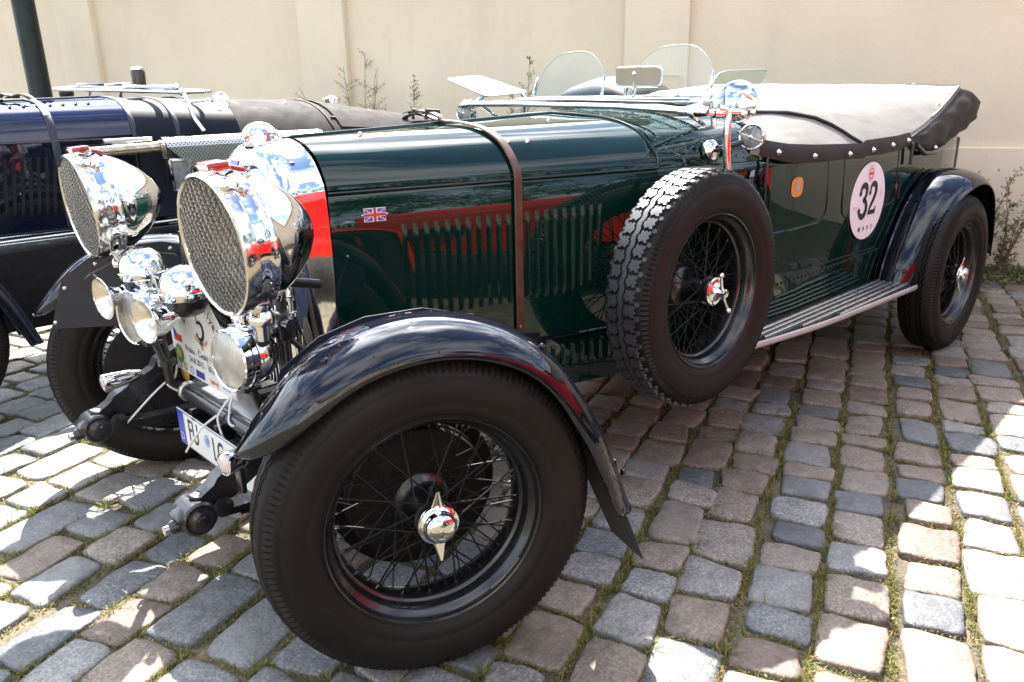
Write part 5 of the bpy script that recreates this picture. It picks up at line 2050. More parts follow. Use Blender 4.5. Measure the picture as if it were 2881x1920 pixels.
def horn(P, d, side):
    Mp = Matrix.Translation(Vector(P))
    o = put('horn', ME_DOME, M['chrome'], car, Mp, label=('horn with chrome dome nearer the number plate' if side > 0 else 'far horn with chrome dome'))
    put('horn_body', ME_HBASE, M['chassis'], o, Mp)
    Mx = Matrix.Translation(Vector(P) + V(0, 0, -0.040)) @ orient(d)
    put('trumpet', MB().lathe([(0.020, 0.030), (0.022, 0.050), (0.026, 0.052), (0.026, 0.062), (0.022, 0.064), (0.0225, 0.078), (0.026, 0.090), (0.034, 0.102), (0.047, 0.113), (0.0580, 0.1195), (0.0595, 0.1215), (0.0575, 0.123)], (0, 0, 0), (1, 0, 0), 40), M['chrome'], o, Mx)
    put('trumpet_mouth', MB().lathe([(0.0575, 0.1215), (0.046, 0.114), (0.033, 0.103), (0.022, 0.092), (0.016, 0.075), (0.0004, 0.062)], (0, 0, 0), (1, 0, 0), 40), M['horn_inside'], o, Mx)
    put('bracket', MB().tube([Vector(P) + V(-0.03, 0, -0.03), Vector(P) + V(-0.09, 0, -0.02), Vector(P) + V(-0.13, 0.02, -0.03)], 0.012, 8), M['chassis'], o)
    return o


horn((0.196, -0.272, 0.793), (0.97, 0.12, -0.03), -1)
horn((0.176, -0.030, 0.772), (0.97, 0.16, -0.03), 1)

# ---- rally plate ----------------------------------------------------------
RPX = 0.118
outl = [(-0.340, 0.482), (0.075, 0.482), (0.075, 0.60), (0.070, 0.628), (0.052, 0.640), (0.020, 0.690), (-0.03, 0.735), (-0.085, 0.752), (-0.14, 0.752), (-0.20, 0.735), (-0.25, 0.690), (-0.285, 0.640), (-0.330, 0.630), (-0.342, 0.615)]
rp = put('rally_plate', MB().prism(outl, (RPX, 0, 0), (0, 1, 0), (0, 0, 1), 0.003), M['white'], car, smooth=False, label='white rally plate with the number 5 hung before the radiator')
dr_ = Decal((RPX + 0.0032, 0, 0), (0, 1, 0), (0, 0, 1))
K = MB()
dr_.place(K, text2d('Praha - Český Krumlov', 0.029), (-0.105, 0.565))
dr_.place(K, text2d('24.8.2015 - 30.8.2015', 0.027), (-0.105, 0.535))
for ch, ang in zip('Lagonda Rallye', [62 - 8.8 * i for i in range(14)]):
    if ch == ' ':
        continue
    a = math.radians(90 + ang)
    dr_.place(K, text2d(ch, 0.038), (-0.112 + 0.128 * math.cos(a), 0.596 + 0.128 * math.sin(a)), 0.001, math.radians(ang))
# the figure 5 with serifs
_S5 = 1.1
f5 = bez([(-0.010, 0.004), (0.004, 0.010), (0.018, 0.002), (0.022, -0.014), (0.014, -0.032), (-0.004, -0.038), (-0.020, -0.030)], 5)
dr_.place(K, stroke2d([(a * _S5, b * _S5) for a, b in f5], [0.006 + 0.008 * math.sin(math.pi * i / (len(f5) - 1)) for i in range(len(f5))]), (-0.115, 0.657))
dr_.place(K, stroke2d([(-0.013, 0.003), (-0.013, 0.046)], [0.006, 0.006]), (-0.115, 0.657))
dr_.place(K, stroke2d([(-0.016, 0.044), (0.006, 0.043), (0.025, 0.046)], [0.011, 0.012, 0.008]), (-0.115, 0.657))
dr_.place(K, ellipse2d(0.006, 0.006, 10), (-0.136, 0.626))
put('plate_lettering', K, M['print_black'], rp, smooth=False)
wg = MB()
for s in (1, -1):
    dr_.place(wg, ([(s * 0.010, -0.004), (s * 0.030, 0.004), (s * 0.046, 0.013), (s * 0.040, -0.001), (s * 0.024, -0.011), (s * 0.010, -0.013)], [(0, 1, 2, 3, 4, 5)]), (-0.112, 0.612))
dr_.place(wg, ([(-0.010, -0.013), (0.010, -0.013), (0.006, -0.026), (0.0, -0.030), (-0.006, -0.026)], [(0, 1, 2, 3, 4)]), (-0.112, 0.612))
put('winged_emblem', wg, M['print_gold'], rp, smooth=False)
put('emblem_centre', dr_.place(MB(), rect2d(0.022, 0.012), (-0.112, 0.606), 0.0014), M['print_navy'], rp, smooth=False)
put('flag_red', dr_.place(MB(), ([(-0.318, 0.575), (-0.262, 0.575), (-0.262, 0.598), (-0.297, 0.598)], [(0, 1, 2, 3)])), M['print_red'], rp, smooth=False)
put('flag_blue', dr_.place(MB(), ([(-0.319, 0.577), (-0.2975, 0.599), (-0.319, 0.621)], [(0, 1, 2)])), M['print_blue'], rp, smooth=False)
gbd = put('green_roundel', dr_.place(MB(), ellipse2d(0.031, 0.030), (-0.296, 0.535)), M['print_green'], rp, smooth=False)
put('roundel_ring', dr_.place(dr_.place(MB(), ring2d(0.029, 0.028, 0.002), (-0.296, 0.535), 0.0015), ellipse2d(0.018, 0.012), (-0.296, 0.535), 0.0015), M['print_gold'], rp, smooth=False)
for cx, w_, mt in ((-0.305, 0.026, 'print_grey'), (-0.262, 0.018, 'print_gold'), (-0.215, 0.020, 'print_pale_blue'), (-0.155, 0.060, 'print_navy'), (-0.06, 0.060, 'print_orange'), (0.02, 0.05, 'print_pale_blue')):
    put('sponsor_mark', dr_.place(MB(), rect2d(w_, 0.022) if w_ > 0.04 and mt == 'print_navy' else (text2d('Eggenberg', 0.016, 0.0006, 0.8) if mt == 'print_orange' else (ring2d(0.013, 0.014, 0.006) if w_ < 0.027 else rect2d(w_, 0.006))), (cx, 0.500)), M[mt], rp, smooth=False)
put('club_badge', MB().lathe([(0.026, 0), (0.028, 0.003), (0.024, 0.006), (0.0005, 0.007)], (RPX - 0.008, -0.300, 0.468), (1, 0, 0), 24), M['print_gold'], car)

# ---- registration plate ----------------------------------------------------
NPX, NZ = 0.186, 0.352
npl = put('number_plate', MB().prism([(p[0], p[1]) for p in rounded([(-0.20, 0.055), (-0.20, -0.055), (0.32, -0.055), (0.32, 0.055), (-0.199, 0.055)], 0.008, 3)], (NPX, 0, NZ), (0, 1, 0), (0, 0, 1), 0.003), M['white'], car, smooth=False, label='white registration plate with blue band under the cross tube')
dn = Decal((NPX + 0.0032, 0, NZ), (0, 1, 0), (0, 0, 1))
put('blue_band', dn.place(MB(), rect2d(0.042, 0.102), (-0.176, 0)), M['print_blue'], npl, smooth=False)
put('country_letter', dn.place(MB(), text2d('D', 0.034), (-0.176, -0.030), 0.0016), M['white'], npl, smooth=False)
KN = MB()
dn.place(KN, text2d('FÜ', 0.100, 0.0004, 0.62), (-0.092, 0.002))
dn.place(KN, text2d('LG', 0.100, 0.0004, 0.62), (0.075, -0.004))
for a, b_, c, d_ in ((-0.197, 0.317, 0.052, 0.002), (-0.197, 0.317, -0.052, 0.002)):
    dn.place(KN, rect2d(b_ - a, d_), ((a + b_) / 2, c))
put('plate_letters', KN, M['print_black'], npl, smooth=False)
put('plate_seal', dn.place(dn.place(MB(), ring2d(0.016, 0.018, 0.004), (0.002, 0.010)), ellipse2d(0.009, 0.010), (0.002, 0.010)), M['print_pale_blue'], npl, smooth=False)
for yy in (0.05, -0.12):
    put('plate_bracket', MB().box((NPX - 0.03, yy, 0.395), (0.05, 0.02, 0.05), None, 0.002), M['chassis'], npl)

# ---- white cable ties holding the rally plate ---------------------------------
def tie(pts, r=0.0032):
    return put('cable_tie', MB().tube(spline([Vector(p) for p in pts], 5), r, 7), M['string'], rp)


tie([(0.128, -0.315, 0.495), (0.140, -0.318, 0.455), (0.165, -0.30, 0.462), (0.172, -0.285, 0.445), (0.120, -0.275, 0.40)])
tie([(0.168, -0.295, 0.462), (0.220, -0.30, 0.425), (0.285, -0.32, 0.362), (0.295, -0.322, 0.352)])
tie([(0.128, 0.052, 0.490), (0.155, 0.055, 0.465), (0.170, 0.052, 0.440), (0.175, 0.075, 0.405), (0.172, 0.085, 0.385)])
tie([(0.170, 0.050, 0.448), (0.205, 0.02, 0.412), (0.225, -0.03, 0.352), (0.228, -0.06, 0.322)])
tie([(0.128, 0.065, 0.495), (0.150, 0.085, 0.458), (0.165, 0.125, 0.440), (0.120, 0.14, 0.43)])
tie([(0.245, -0.385, 0.872), (0.235, -0.33, 0.828), (0.20, -0.255, 0.77), (0.175, -0.22, 0.745)], 0.0026)
tie([(0.205, -0.205, 0.835), (0.195, -0.19, 0.79), (0.185, -0.175, 0.72), (0.13, -0.17, 0.70)], 0.0026)

# ---- folded windscreen, aero screens, deflectors, mirrors ------------------------
ws = put('windscreen_frame', MB().tube([V(-1.265, -0.53, 1.222), V(-1.265, -0.25, 1.222), V(-1.265, 0.25, 1.212), V(-1.275, 0.52, 1.197)], 0.0125, 14, flat=(1, 0.8))
         .tube([V(-1.515, -0.47, 1.226), V(-1.515, 0.0, 1.236), V(-1.515, 0.46, 1.218)], 0.011, 12)
         .tube([V(-1.265, -0.51, 1.222), V(-1.515, -0.46, 1.226)], 0.0105, 12).tube([V(-1.275, 0.50, 1.198), V(-1.515, 0.455, 1.218)], 0.0105, 12), M['chrome'], car, label='chrome windscreen frame folded flat on the scuttle')
put('screen_glass', MB().box((-1.39, 0, 1.222), (0.235, 0.96, 0.005), None, 0.001), M['glass_clear'], ws, smooth=False)
put('wiper_rail', MB().tube([V(-1.33, -0.45, 1.232), V(-1.32, 0.0, 1.232), V(-1.33, 0.44, 1.222)], 0.0045, 8), M['leather_dark'], ws)
put('wiper_rail', MB().tube([V(-1.455, -0.44, 1.238), V(-1.45, 0.42, 1.232)], 0.006, 8), M['chrome'], ws)
for s in (1, -1):
    zz = 1.197 if s > 0 else 1.220
    put('frame_pivot', MB().tube([V(-1.275, s * 0.50, zz), V(-1.282, s * 0.575, zz - 0.002), V(-1.285, s * 0.60, zz - 0.004)], [0.014, 0.0165, 0.012], 14).sphere((-1.285, s * 0.575, zz), 0.019, 14, 8), M['chrome'], ws)
    put('frame_post', MB().tube([V(-1.515, s * 0.46, 1.222), V(-1.52, s * 0.47, 1.175), V(-1.53, s * 0.475, 1.10)], 0.010, 10), M['chrome'], ws)
    put('frame_stay', MB().tube([V(-1.30, s * 0.50, zz), V(-1.42, s * 0.50, 1.15)], 0.008, 8), M['chrome'], ws)


def aero(y0, label):
    """curved-top racing screen: glass sheet in plated feet; local plane at x=-1.55 leaning back"""
    w, h = 0.372, 0.176
    ol = spline([V(-w / 2, 0.0, 0), V(-w / 2 + 0.012, 0.055, 0), V(-w / 2 + 0.045, 0.118, 0), V(-0.075, h - 0.010, 0), V(0.02, h, 0), V(0.095, h - 0.010, 0), V(w / 2 - 0.028, 0.118, 0), V(w / 2 - 0.002, 0.055, 0), V(w / 2, 0.0, 0)], 5)
    ex, ey = V(0, 1, 0), V(-0.22, 0, 0.975)
    O = V(-1.545, y0, 1.244)
    a = put('aero_screen', MB().prism([(p.x, p.y) for p in ol], O, ex, ey, 0.0045), M['glass'], car, smooth=False, label=label)
    put('glass_edge', MB().tube([O + ex * p.x + ey * p.y for p in ol], 0.0026, 6), M['glass_edge'], a)
    put('foot_rail', MB().tube([O + ex * (-w / 2 - 0.008) + V(0, 0, -0.004), O + ex * (w / 2 + 0.008) + V(0, 0, -0.004)], 0.0062, 8), M['chrome'], a)
    for s in (-1, 1):
        put('foot_post', MB().tube([O + ex * s * (w / 2 - 0.002) + V(0.004, 0, -0.03), O + ex * s * (w / 2 + 0.001) + V(0.0, 0, 0.03), O + ex * s * (w / 2 - 0.001) + ey * 0.082], [0.0075, 0.0068, 0.0045], 8), M['chrome'], a)
    return a


M['glass_edge'] = simple('cut_glass_edge', (0.50, 0.58, 0.54), 0.15, var=0.05)
aero(-0.240, 'far curved racing screen of clear glass on the scuttle')
aero(0.252, 'near curved racing screen of clear glass on the scuttle')
# rear-view mirror on a stalk between the screens, tan reflection painted on its back
mi = put('rear_view_mirror', MB().prism([(p[0], p[1]) for p in rounded([(-0.10, 0.034), (-0.105, -0.030), (0.105, -0.036), (0.10, 0.032), (-0.099, 0.034)], 0.018, 5)], (-1.50, 0.163, 1.311), (0, 1, 0), (0.10, 0, 1), 0.012), M['mirror_back'] if 'mirror_back' in M else simple('mirror_back', (0.40, 0.34, 0.26), 0.35, var=0.1), car, smooth=False)
put('mirror_rim', MB().tube([V(-1.496 - 0.1 * q, 0.163 + p, 1.311 + q) for p, q in rounded([(-0.10, 0.034), (-0.105, -0.030), (0.105, -0.036), (0.10, 0.032), (-0.099, 0.034)], 0.018, 5)], 0.0042, 8), M['chrome'], mi)
put('mirror_stalk', MB().tube([V(-1.50, 0.135, 1.232), V(-1.497, 0.142, 1.27), V(-1.494, 0.146, 1.318)], 0.006, 8).sphere((-1.492, 0.147, 1.322), 0.0105, 12, 8), M['chrome'], mi)
put('mirror_pad', MB().box((-1.492, 0.165, 1.33), (0.006, 0.026, 0.032), None, 0.002), M['print_black'], mi)

# side wind deflectors on the frame pivots
nd = [V(-1.290, 0.535, 1.196), V(-1.352, 0.548, 1.262), V(-1.415, 0.548, 1.310), V(-1.47, 0.546, 1.319), V(-1.70, 0.548, 1.324), V(-1.722, 0.548, 1.318), V(-1.716, 0.548, 1.295), V(-1.60, 0.548, 1.228), V(-1.45, 0.546, 1.203)]
dg = MB()
m_ = len(nd)
dg.add([p for p in nd] + [p + V(0, 0.004, 0) for p in nd], [tuple(range(m_))[::-1], tuple(range(m_, 2 * m_))] + [(i, (i + 1) % m_, m_ + (i + 1) % m_, m_ + i) for i in range(m_)])
wd = put('wind_deflector', dg, M['glass_clear'], car, smooth=False, label='near clear glass side deflector')
put('glass_edge', MB().tube([p + V(0, 0.002, 0) for p in nd[1:7]], 0.003, 6), M['glass_edge'], wd)
put('deflector_arm', MB().tube([V(-1.278, 0.545, 1.183), V(-1.302, 0.552, 1.206), V(-1.362, 0.556, 1.262)], [0.010, 0.008, 0.006], 10).sphere((-1.275, 0.548, 1.192), 0.016, 12, 8).sphere((-1.30, 0.565, 1.200), 0.010, 10, 6), M['chrome'], wd)
fd = [V(-1.196, -0.575, 1.316), V(-1.215, -0.590, 1.324), V(-1.385, -0.62, 1.334), V(-1.42, -0.615, 1.332), V(-1.585, -0.520, 1.268), V(-1.575, -0.510, 1.262), V(-1.330, -0.47, 1.250), V(-1.300, -0.474, 1.252)]
dg = MB()
m_ = len(fd)
dg.add([p for p in fd] + [p + V(0, 0, 0.004) for p in fd], [tuple(range(m_))[::-1], tuple(range(m_, 2 * m_))] + [(i, (i + 1) % m_, m_ + (i + 1) % m_, m_ + i) for i in range(m_)])
wd2 = put('wind_deflector', dg, M['glass_sky'], car, smooth=False, label='far glass side deflector tilted flat and mirroring the bright sky')
put('glass_edge', MB().tube([p + V(0, 0, 0.002) for p in fd + fd[:1]], 0.003, 6), M['glass_edge'], wd2)
put('deflector_arm', MB().tube([V(-1.30, -0.49, 1.252), V(-1.56, -0.515, 1.268)], 0.006, 8).tube([V(-1.29, -0.53, 1.225), V(-1.305, -0.49, 1.250)], 0.009, 8).sphere((-1.285, -0.54, 1.226), 0.016, 12, 8).tube([V(-1.54, -0.47, 1.228), V(-1.545, -0.50, 1.262)], 0.010, 8), M['chrome'], wd2)


def round_mirror(P, d, label):
    Mx = Matrix.Translation(Vector(P)) @ orient(d)
    o = put('wing_mirror', MB().lathe([(0.0620, 0.004), (0.0645, 0.003), (0.0655, 0.0), (0.0640, -0.004), (0.052, -0.0095), (0.034, -0.0135), (0.016, -0.0155), (0.0005, -0.016)], (0, 0, 0), (1, 0, 0), 40), M['mirror_dish'], car, Mx, label=label)
    put('mirror_rim', MB().lathe([(0.0640, 0.006), (0.0675, 0.004), (0.0680, -0.001), (0.0660, -0.005), (0.0635, -0.005)], (0, 0, 0), (1, 0, 0), 40), M['nickel'], o, Mx)
    put('mirror_glass', MB().lathe([(0.0625, 0.0038), (0.03, 0.0042), (0.0005, 0.0045)], (0, 0, 0), (1, 0, 0), 40), M['mirror'], o, Mx)
    return o


wm = round_mirror((-1.452, 0.602, 1.222), (-0.50, -0.22, -0.04), 'near round chrome mirror seen from behind')
put('mirror_arm', MB().tube([V(-1.29, 0.575, 1.192), V(-1.34, 0.60, 1.186), V(-1.40, 0.615, 1.196), V(-1.424, 0.612, 1.214)], [0.009, 0.010, 0.008, 0.006], 10).lathe([(0.013, -0.018), (0.014, 0.0), (0.013, 0.018)], (-1.345, 0.601, 1.187), (-1, 0.4, 0), 14).tube([V(-1.462, 0.635, 1.250), V(-1.487, 0.656, 1.268)], 0.0045, 6), M['chrome'], wm)

# side lamps on the scuttle
ME_SIDEL = MB().lathe([(0.0365, 0.004), (0.0405, 0.006), (0.0435, 0.002), (0.0440, -0.010), (0.0425, -0.024), (0.037, -0.042), (0.027, -0.056), (0.013, -0.064), (0.0005, -0.066)], (0, 0, 0), (1, 0, 0), 40).mesh('side_lamp')
M['side_glass'] = simple('side_lamp_glass', (0.20, 0.21, 0.21), 0.12, coat=1.0, var=0.4, nscale=30)


def side_lamp(P, d, label, s):
    Mx = Matrix.Translation(Vector(P)) @ orient(d)
    o = put('side_lamp', ME_SIDEL, M['chrome'], car, Mx, label=label)
    put('lens', MB().lathe([(0.0370, 0.003), (0.030, 0.006), (0.015, 0.008), (0.0005, 0.0085)], (0, 0, 0), (1, 0, 0), 32), M['side_glass'], o, Mx)
    b3 = MB()
    for k in range(4):
        a = math.radians(70 + 90 * k)
        b3.tube([V(0.0095, 0.004 * math.cos(a), 0.004 * math.sin(a)), V(0.006, 0.035 * math.cos(a), 0.035 * math.sin(a))], 0.0010, 6)
    b3.lathe([(0.005, 0.007), (0.006, 0.0095), (0.003, 0.0115), (0.0004, 0.012)], (0, 0, 0), (1, 0, 0), 16)
    put('lens_guard', b3, M['chrome'], o, Mx)
    return o


sl = side_lamp((-1.512, 0.628, 1.107), (0.96, 0.26, 0.05), 'near round side lamp on a chrome arm', 1)
put('lamp_arm', MB().tube([V(-1.530, 0.612, 1.096), V(-1.47, 0.585, 1.082), V(-1.405, 0.553, 1.068)], [0.009, 0.0095, 0.011], 12), M['black'], sl)
put('lamp_foot', MB().lathe([(0.033, -0.012), (0.035, -0.004), (0.033, 0.006), (0.024, 0.013), (0.012, 0.020), (0.010, 0.028)], (-1.412, 0.540, 1.068), (0.22, 0.94, 0.22), 28), M['chrome'], sl)
side_lamp((-1.285, -0.585, 1.186), (0.96, 0.15, 0.02), 'far side lamp above the bonnet line', -1)
# plated post that steadies the spare wheel
put('spare_wheel_post', MB().tube(spline([V(-1.345, 0.600, 1.205), V(-1.372, 0.618, 1.190), V(-1.372, 0.620, 1.12), V(-1.378, 0.622, 1.04), V(-1.385, 0.630, 0.96), V(-1.39, 0.62, 0.86)], 5), 0.0125, 14), M['chrome'], car)
put('post_bracket', MB().tube([V(-1.30, 0.57, 1.19), V(-1.375, 0.62, 1.193), V(-1.42, 0.645, 1.190)], 0.011, 10).sphere((-1.415, 0.650, 1.184), 0.013, 12, 8).sphere((-1.445, 0.665, 1.188), 0.010, 12, 8), M['chrome'], car)
put('spare_carrier', MB().tube([V(-1.187, 0.42, 0.65), V(-1.187, 0.60, 0.65)], 0.04, 16).box((-1.187, 0.50, 0.60), (0.30, 0.03, 0.05), None, 0.006), M['chassis'], car)
# ------------------------------------------------------------------ the blue car alongside
blue = thing('vintage_car', 'dark blue vintage car with slanted louvres and outside exhaust parked behind the green one', 'car', (-0.8, -2.25, 0))
BY, BX0, BX1 = -2.25, 1.15, -0.36


def bl_half(x):
    return lerp(0.40, 0.26, (x - BX1) / (BX0 - BX1))


def bl_top(x):
    w = bl_half(x)
    zt = lerp(1.286, 1.245, (x - BX1) / (BX0 - BX1))
    ca = [(0, zt), (0.3 * w, zt - 0.006), (0.6 * w, zt - 0.022), (0.82 * w, zt - 0.060), (0.94 * w, zt - 0.110), (w, zt - 0.178)]
    return [(p.x, p.y) for p in spline([V(a, b, 0) for a, b in ca], 4)]


mb = MB()
rows = []
for k in range(21):
    x = lerp(BX0, BX1, k / 20)
    h = bl_top(x)
    rows.append([V(x, BY - a, b) for a, b in h[::-1]] + [V(x, BY + a, b) for a, b in h[1:]])
mb.grid(rows)
bb_ = put('bonnet', mb, M['blue'], blue, label='glossy blue bonnet top with a strap')
put('bonnet_hinge', MB().tube([V(lerp(BX0, BX1, k / 8), BY, bl_top(lerp(BX0, BX1, k / 8))[0][1] + 0.002) for k in range(9)], 0.006, 8), M['blue'], bb_)
# rows of small louvres on the bonnet top
ME_TL = MB().grid([[V(x, y, 0.0065 * math.sin(math.pi * (x + 0.03) / 0.06) ** 0.5 * s_) if False else V(x, y, z) for x, y, z in ((-0.028, yy, 0.0), (-0.02, yy, zz), (0.02, yy, zz), (0.028, yy, 0.0))] for yy, zz in ((-0.007, 0.0), (0.001, 0.006), (0.006, 0.007), (0.0065, 0.0))]).mesh('louvre')
for k in range(15):
    x = -0.22 + 0.055 * k
    a, b_ = bl_top(x)[8]
    put('louvre', ME_TL, M['blue'], bb_, Matrix.Translation((x, BY + a, b_ - 0.001)) @ Matrix.Rotation(-0.12, 4, 'X') @ Matrix.Rotation(math.radians(90), 4, 'Z'))


def bl_side(x, z, off=0.0):
    return V(x, BY + bl_half(x) + off - 0.0 * z, z)


mb = MB().grid([[bl_side(lerp(BX0, BX1, k / 6), z, -0.004 if z > 1.09 else 0) for k in range(7)] for z in (1.103, 1.095, 0.9, 0.68)])
bsd = put('bonnet_side', mb, M['blue_dark'] if 'blue_dark' in M else paint('dark_blue_paint', (0.006, 0.008, 0.018)), blue, label='bonnet side with a bank of tall slanted louvres')
put('moulding', MB().tube([bl_side(lerp(BX0, BX1, k / 6), 1.092, 0.001) for k in range(7)], 0.006, 8), M['black'], bsd)
ME_LOUV_B = louvre_mesh(0.27)
for k in range(17):
    x = 0.42 - 0.033 * k
    Mx = frame_at(bl_side(x, 0.905), (1, 0.093, 0), (-0.093, 1, 0)) @ Matrix.Rotation(math.radians(-9), 4, 'Y')
    put('louvre', ME_LOUV_B, M['drum_black'], bsd, Mx)
sx_ = -0.015
hs = bl_top(sx_)
sp_ = [(V(sx_, BY - a, b + 0.003), V(0, 0, 1)) for a, b in hs[::-1]] + [(V(sx_, BY + a, b + 0.003), V(0, 0.4, 1).normalized()) for a, b in hs[1:]] + [(bl_side(sx_, z, 0.006), V(0, 1, 0)) for z in (1.08, 1.0, 0.9, 0.8, 0.7)]
put('bonnet_strap', ribbon(sp_, V(1, 0, 0), 0.034, 0.004), M['navy_cloth'], blue, angle=60)
put('strap_loop', ribbon([(p, V(0, 0, 1)) for p in spline([V(0.10, BY - 0.03, 1.285), V(0.09, BY + 0.05, 1.305), V(0.08, BY + 0.10, 1.300), V(0.05, BY + 0.12, 1.288), V(0.07, BY + 0.06, 1.287), V(0.03, BY + 0.16, 1.30), V(0.0, BY + 0.20, 1.275)], 5)], V(1, 0.2, 0).normalized(), 0.034, 0.005), M['leather_dark'], blue, angle=60)
# scuttle in navy leathercloth
mb = MB()
rows = []
for k in range(11):
    x = lerp(-0.363, -0.86, k / 10)
    t = k / 10
    w = lerp(0.405, 0.50, t)
    zt = lerp(1.286, 1.268, t)
    ca = [(0, zt), (0.3 * w, zt - 0.006), (0.6 * w, zt - 0.024), (0.82 * w, zt - 0.064), (0.94 * w, zt - 0.115), (w, zt - 0.185), (w + 0.005, 0.95), (w + 0.005, 0.70)]
    h = [(p.x, p.y) for p in spline([V(a, b, 0) for a, b in ca], 4)]
    rows.append([V(x, BY - a, b) for a, b in h[::-1]] + [V(x, BY + a, b) for a, b in h[1:]])
mb.grid(rows)
bsc = put('scuttle', mb, M['navy_scuttle'] if 'navy_scuttle' in M else simple('navy_scuttle_cloth', (0.006, 0.008, 0.017), 0.6, spec=0.2, coat=0.0, var=0.2, bmp=0.2, bscale=150), blue)
for kk in (0, 4):
    put('scuttle_band', ribbon([(p + V(0, 0, 0.002), V(0, 0, 1)) for p in rows[kk][4:-6]], V(1, 0, 0), 0.026, 0.003), M['navy_cloth'], bsc, angle=60)
# tonneau cover, red piping at its front edge
mb = MB()
rows = []
T = [(-0.70, 0.30, 1.278, 1.20), (-0.80, 0.47, 1.276, 1.06), (-0.95, 0.545, 1.268, 0.98), (-1.15, 0.57, 1.262, 0.96), (-1.35, 0.58, 1.250, 0.97), (-1.45, 0.585, 1.238, 0.98), (-1.60, 0.585, 1.215, 0.98), (-2.1, 0.56, 1.15, 0.97), (-2.7, 0.50, 1.06, 0.95)]
for p, q in zip(spline([V(a[0], a[1], 0) for a in T], 4), spline([V(a[2], a[3], 0) for a in T], 4)):
    x, w, zt, zl = p.x, p.y, q.x, q.y
    h = []
    for t in (0, 0.15, 0.3, 0.45, 0.6, 0.72, 0.84, 0.93, 0.98, 1.0):
        h.append((w * t, zl + (zt - zl) * (1 - t ** 3.2) + 0.004 * math.sin(8 * x + 5 * t) * (1 - t)))
    h.append((w + 0.012, zl - 0.05))
    rows.append([V(x, BY - a, b) for a, b in h[::-1]] + [V(x, BY + a, b) for a, b in h[1:]])
mb.grid(rows)
M['vinyl_mid'] = simple('dark_grey_leathercloth', (0.024, 0.020, 0.021), 0.75, var=0.2, nscale=6, bmp=0.2, bscale=300, bdist=0.0006, rvar=0.06, spec=0.12)
bt_ = put('tonneau_cover', mb, M['vinyl_mid'], blue, angle=70)
M['piping'] = simple('oxblood_piping', (0.09, 0.02, 0.025), 0.45)
put('piping', MB().tube(rows[1][10:] if False else [r for r in rows[1][12:]], 0.006, 8), M['piping'], bt_)
put('piping', MB().tube([p + V(0, 0, 0.003) for p in rows[19][9:]], 0.006, 8), M['piping'], bt_)
put('piping', MB().tube([r[15] + V(0, 0, 0.004) for r in rows[20:]], 0.005, 8), M['piping'], bt_)
flr = [rows[k][12] + V(0, 0.0, 0.012) for k in range(20, 33)]
put('cover_flap', MB().grid([[rows[k][j] + V(0, 0, 0.010) for j in range(10, 17)] for k in range(21, 31)]), M['vinyl_mid'], bt_, angle=70)
put('filler_cap', MB().lathe([(0.055, -0.02), (0.055, 0.0), (0.060, 0.003), (0.058, 0.010), (0.035, 0.020), (0.012, 0.024), (0.0005, 0.0245)], (-1.69, BY + 0.05, 1.245), (0, 0, 1), 28), M['chrome'], blue)
for k, j in ((6, 14), (14, 13), (20, 11), (26, 13)):
    put('stud', ME_STUD, M['nickel'], bt_, frame_n(rows[k][j], (0, 0.3, 1)))
# windscreen folded flat with wipers, mirror and lever
wf = put('windscreen_frame', MB().tube([V(-0.255, BY - 0.42, 1.332), V(-0.40, BY - 0.05, 1.318), V(-0.60, BY + 0.42, 1.298)], 0.0115, 12, flat=(1, .8)).tube([V(-0.60, BY + 0.42, 1.298), V(-0.75, BY + 0.36, 1.300)], 0.009, 10)
         .tube([V(-0.40, BY - 0.47, 1.345), V(-0.78, BY + 0.38, 1.302)], 0.008, 10).tube([V(-0.255, BY - 0.42, 1.332), V(-0.40, BY - 0.47, 1.345)], 0.008, 10), M['chrome'], blue)
put('wiper_arm', MB().tube([V(-0.33, BY - 0.26, 1.352), V(-0.42, BY - 0.10, 1.345), V(-0.52, BY - 0.02, 1.350)], 0.006, 8).tube([V(-0.46, BY + 0.06, 1.335), V(-0.60, BY + 0.36, 1.325)], 0.010, 10).sphere((-0.61, BY + 0.37, 1.326), 0.016, 12, 8), M['chrome'], wf)
put('wiper_blade', MB().box((-0.36, BY - 0.22, 1.353), (0.03, 0.26, 0.004), Matrix.Rotation(0.35, 3, 'Z'), 0.001), M['glass_edge'], wf)
put('frame_post', MB().tube([V(-0.36, BY - 0.20, 1.29), V(-0.365, BY - 0.17, 1.33)], 0.009, 8), M['chrome'], wf)
put('frame_post', MB().tube([V(-0.45, BY + 0.02, 1.28), V(-0.45, BY + 0.03, 1.32)], 0.009, 8), M['chrome'], wf)
put('frame_lever', MB().tube(spline([V(-0.615, BY + 0.43, 1.30), V(-0.625, BY + 0.46, 1.24), V(-0.635, BY + 0.47, 1.18), V(-0.665, BY + 0.50, 1.11)], 4), 0.011, 10).sphere((-0.612, BY + 0.425, 1.30), 0.019, 12, 8), M['chrome'], wf)
put('camera_mount', MB().lathe([(0.030, 0.0), (0.033, 0.03), (0.036, 0.09), (0.034, 0.102), (0.0005, 0.105)], (-0.53, BY + 0.09, 1.31), (0, 0, 1), 24), M['chassis'], wf)
put('mount_cap', MB().lathe([(0.026, 0.0), (0.031, 0.004), (0.031, 0.016), (0.022, 0.020), (0.0005, 0.021)], (-0.53, BY + 0.09, 1.412), (0, 0, 1), 20), M['chrome'], wf)
Mm = Matrix.Translation((-0.765, BY + 0.51, 1.250)) @ orient((0.55, 0.55, 0.12))
wmb = put('wing_mirror', MB().lathe([(0.0005, 0.006), (0.03, 0.005), (0.046, 0.002), (0.048, -0.002), (0.040, -0.014), (0.02, -0.022), (0.0005, -0.024)], (0, 0, 0), (1, 0, 0), 32), M['chrome'], blue, Mm)
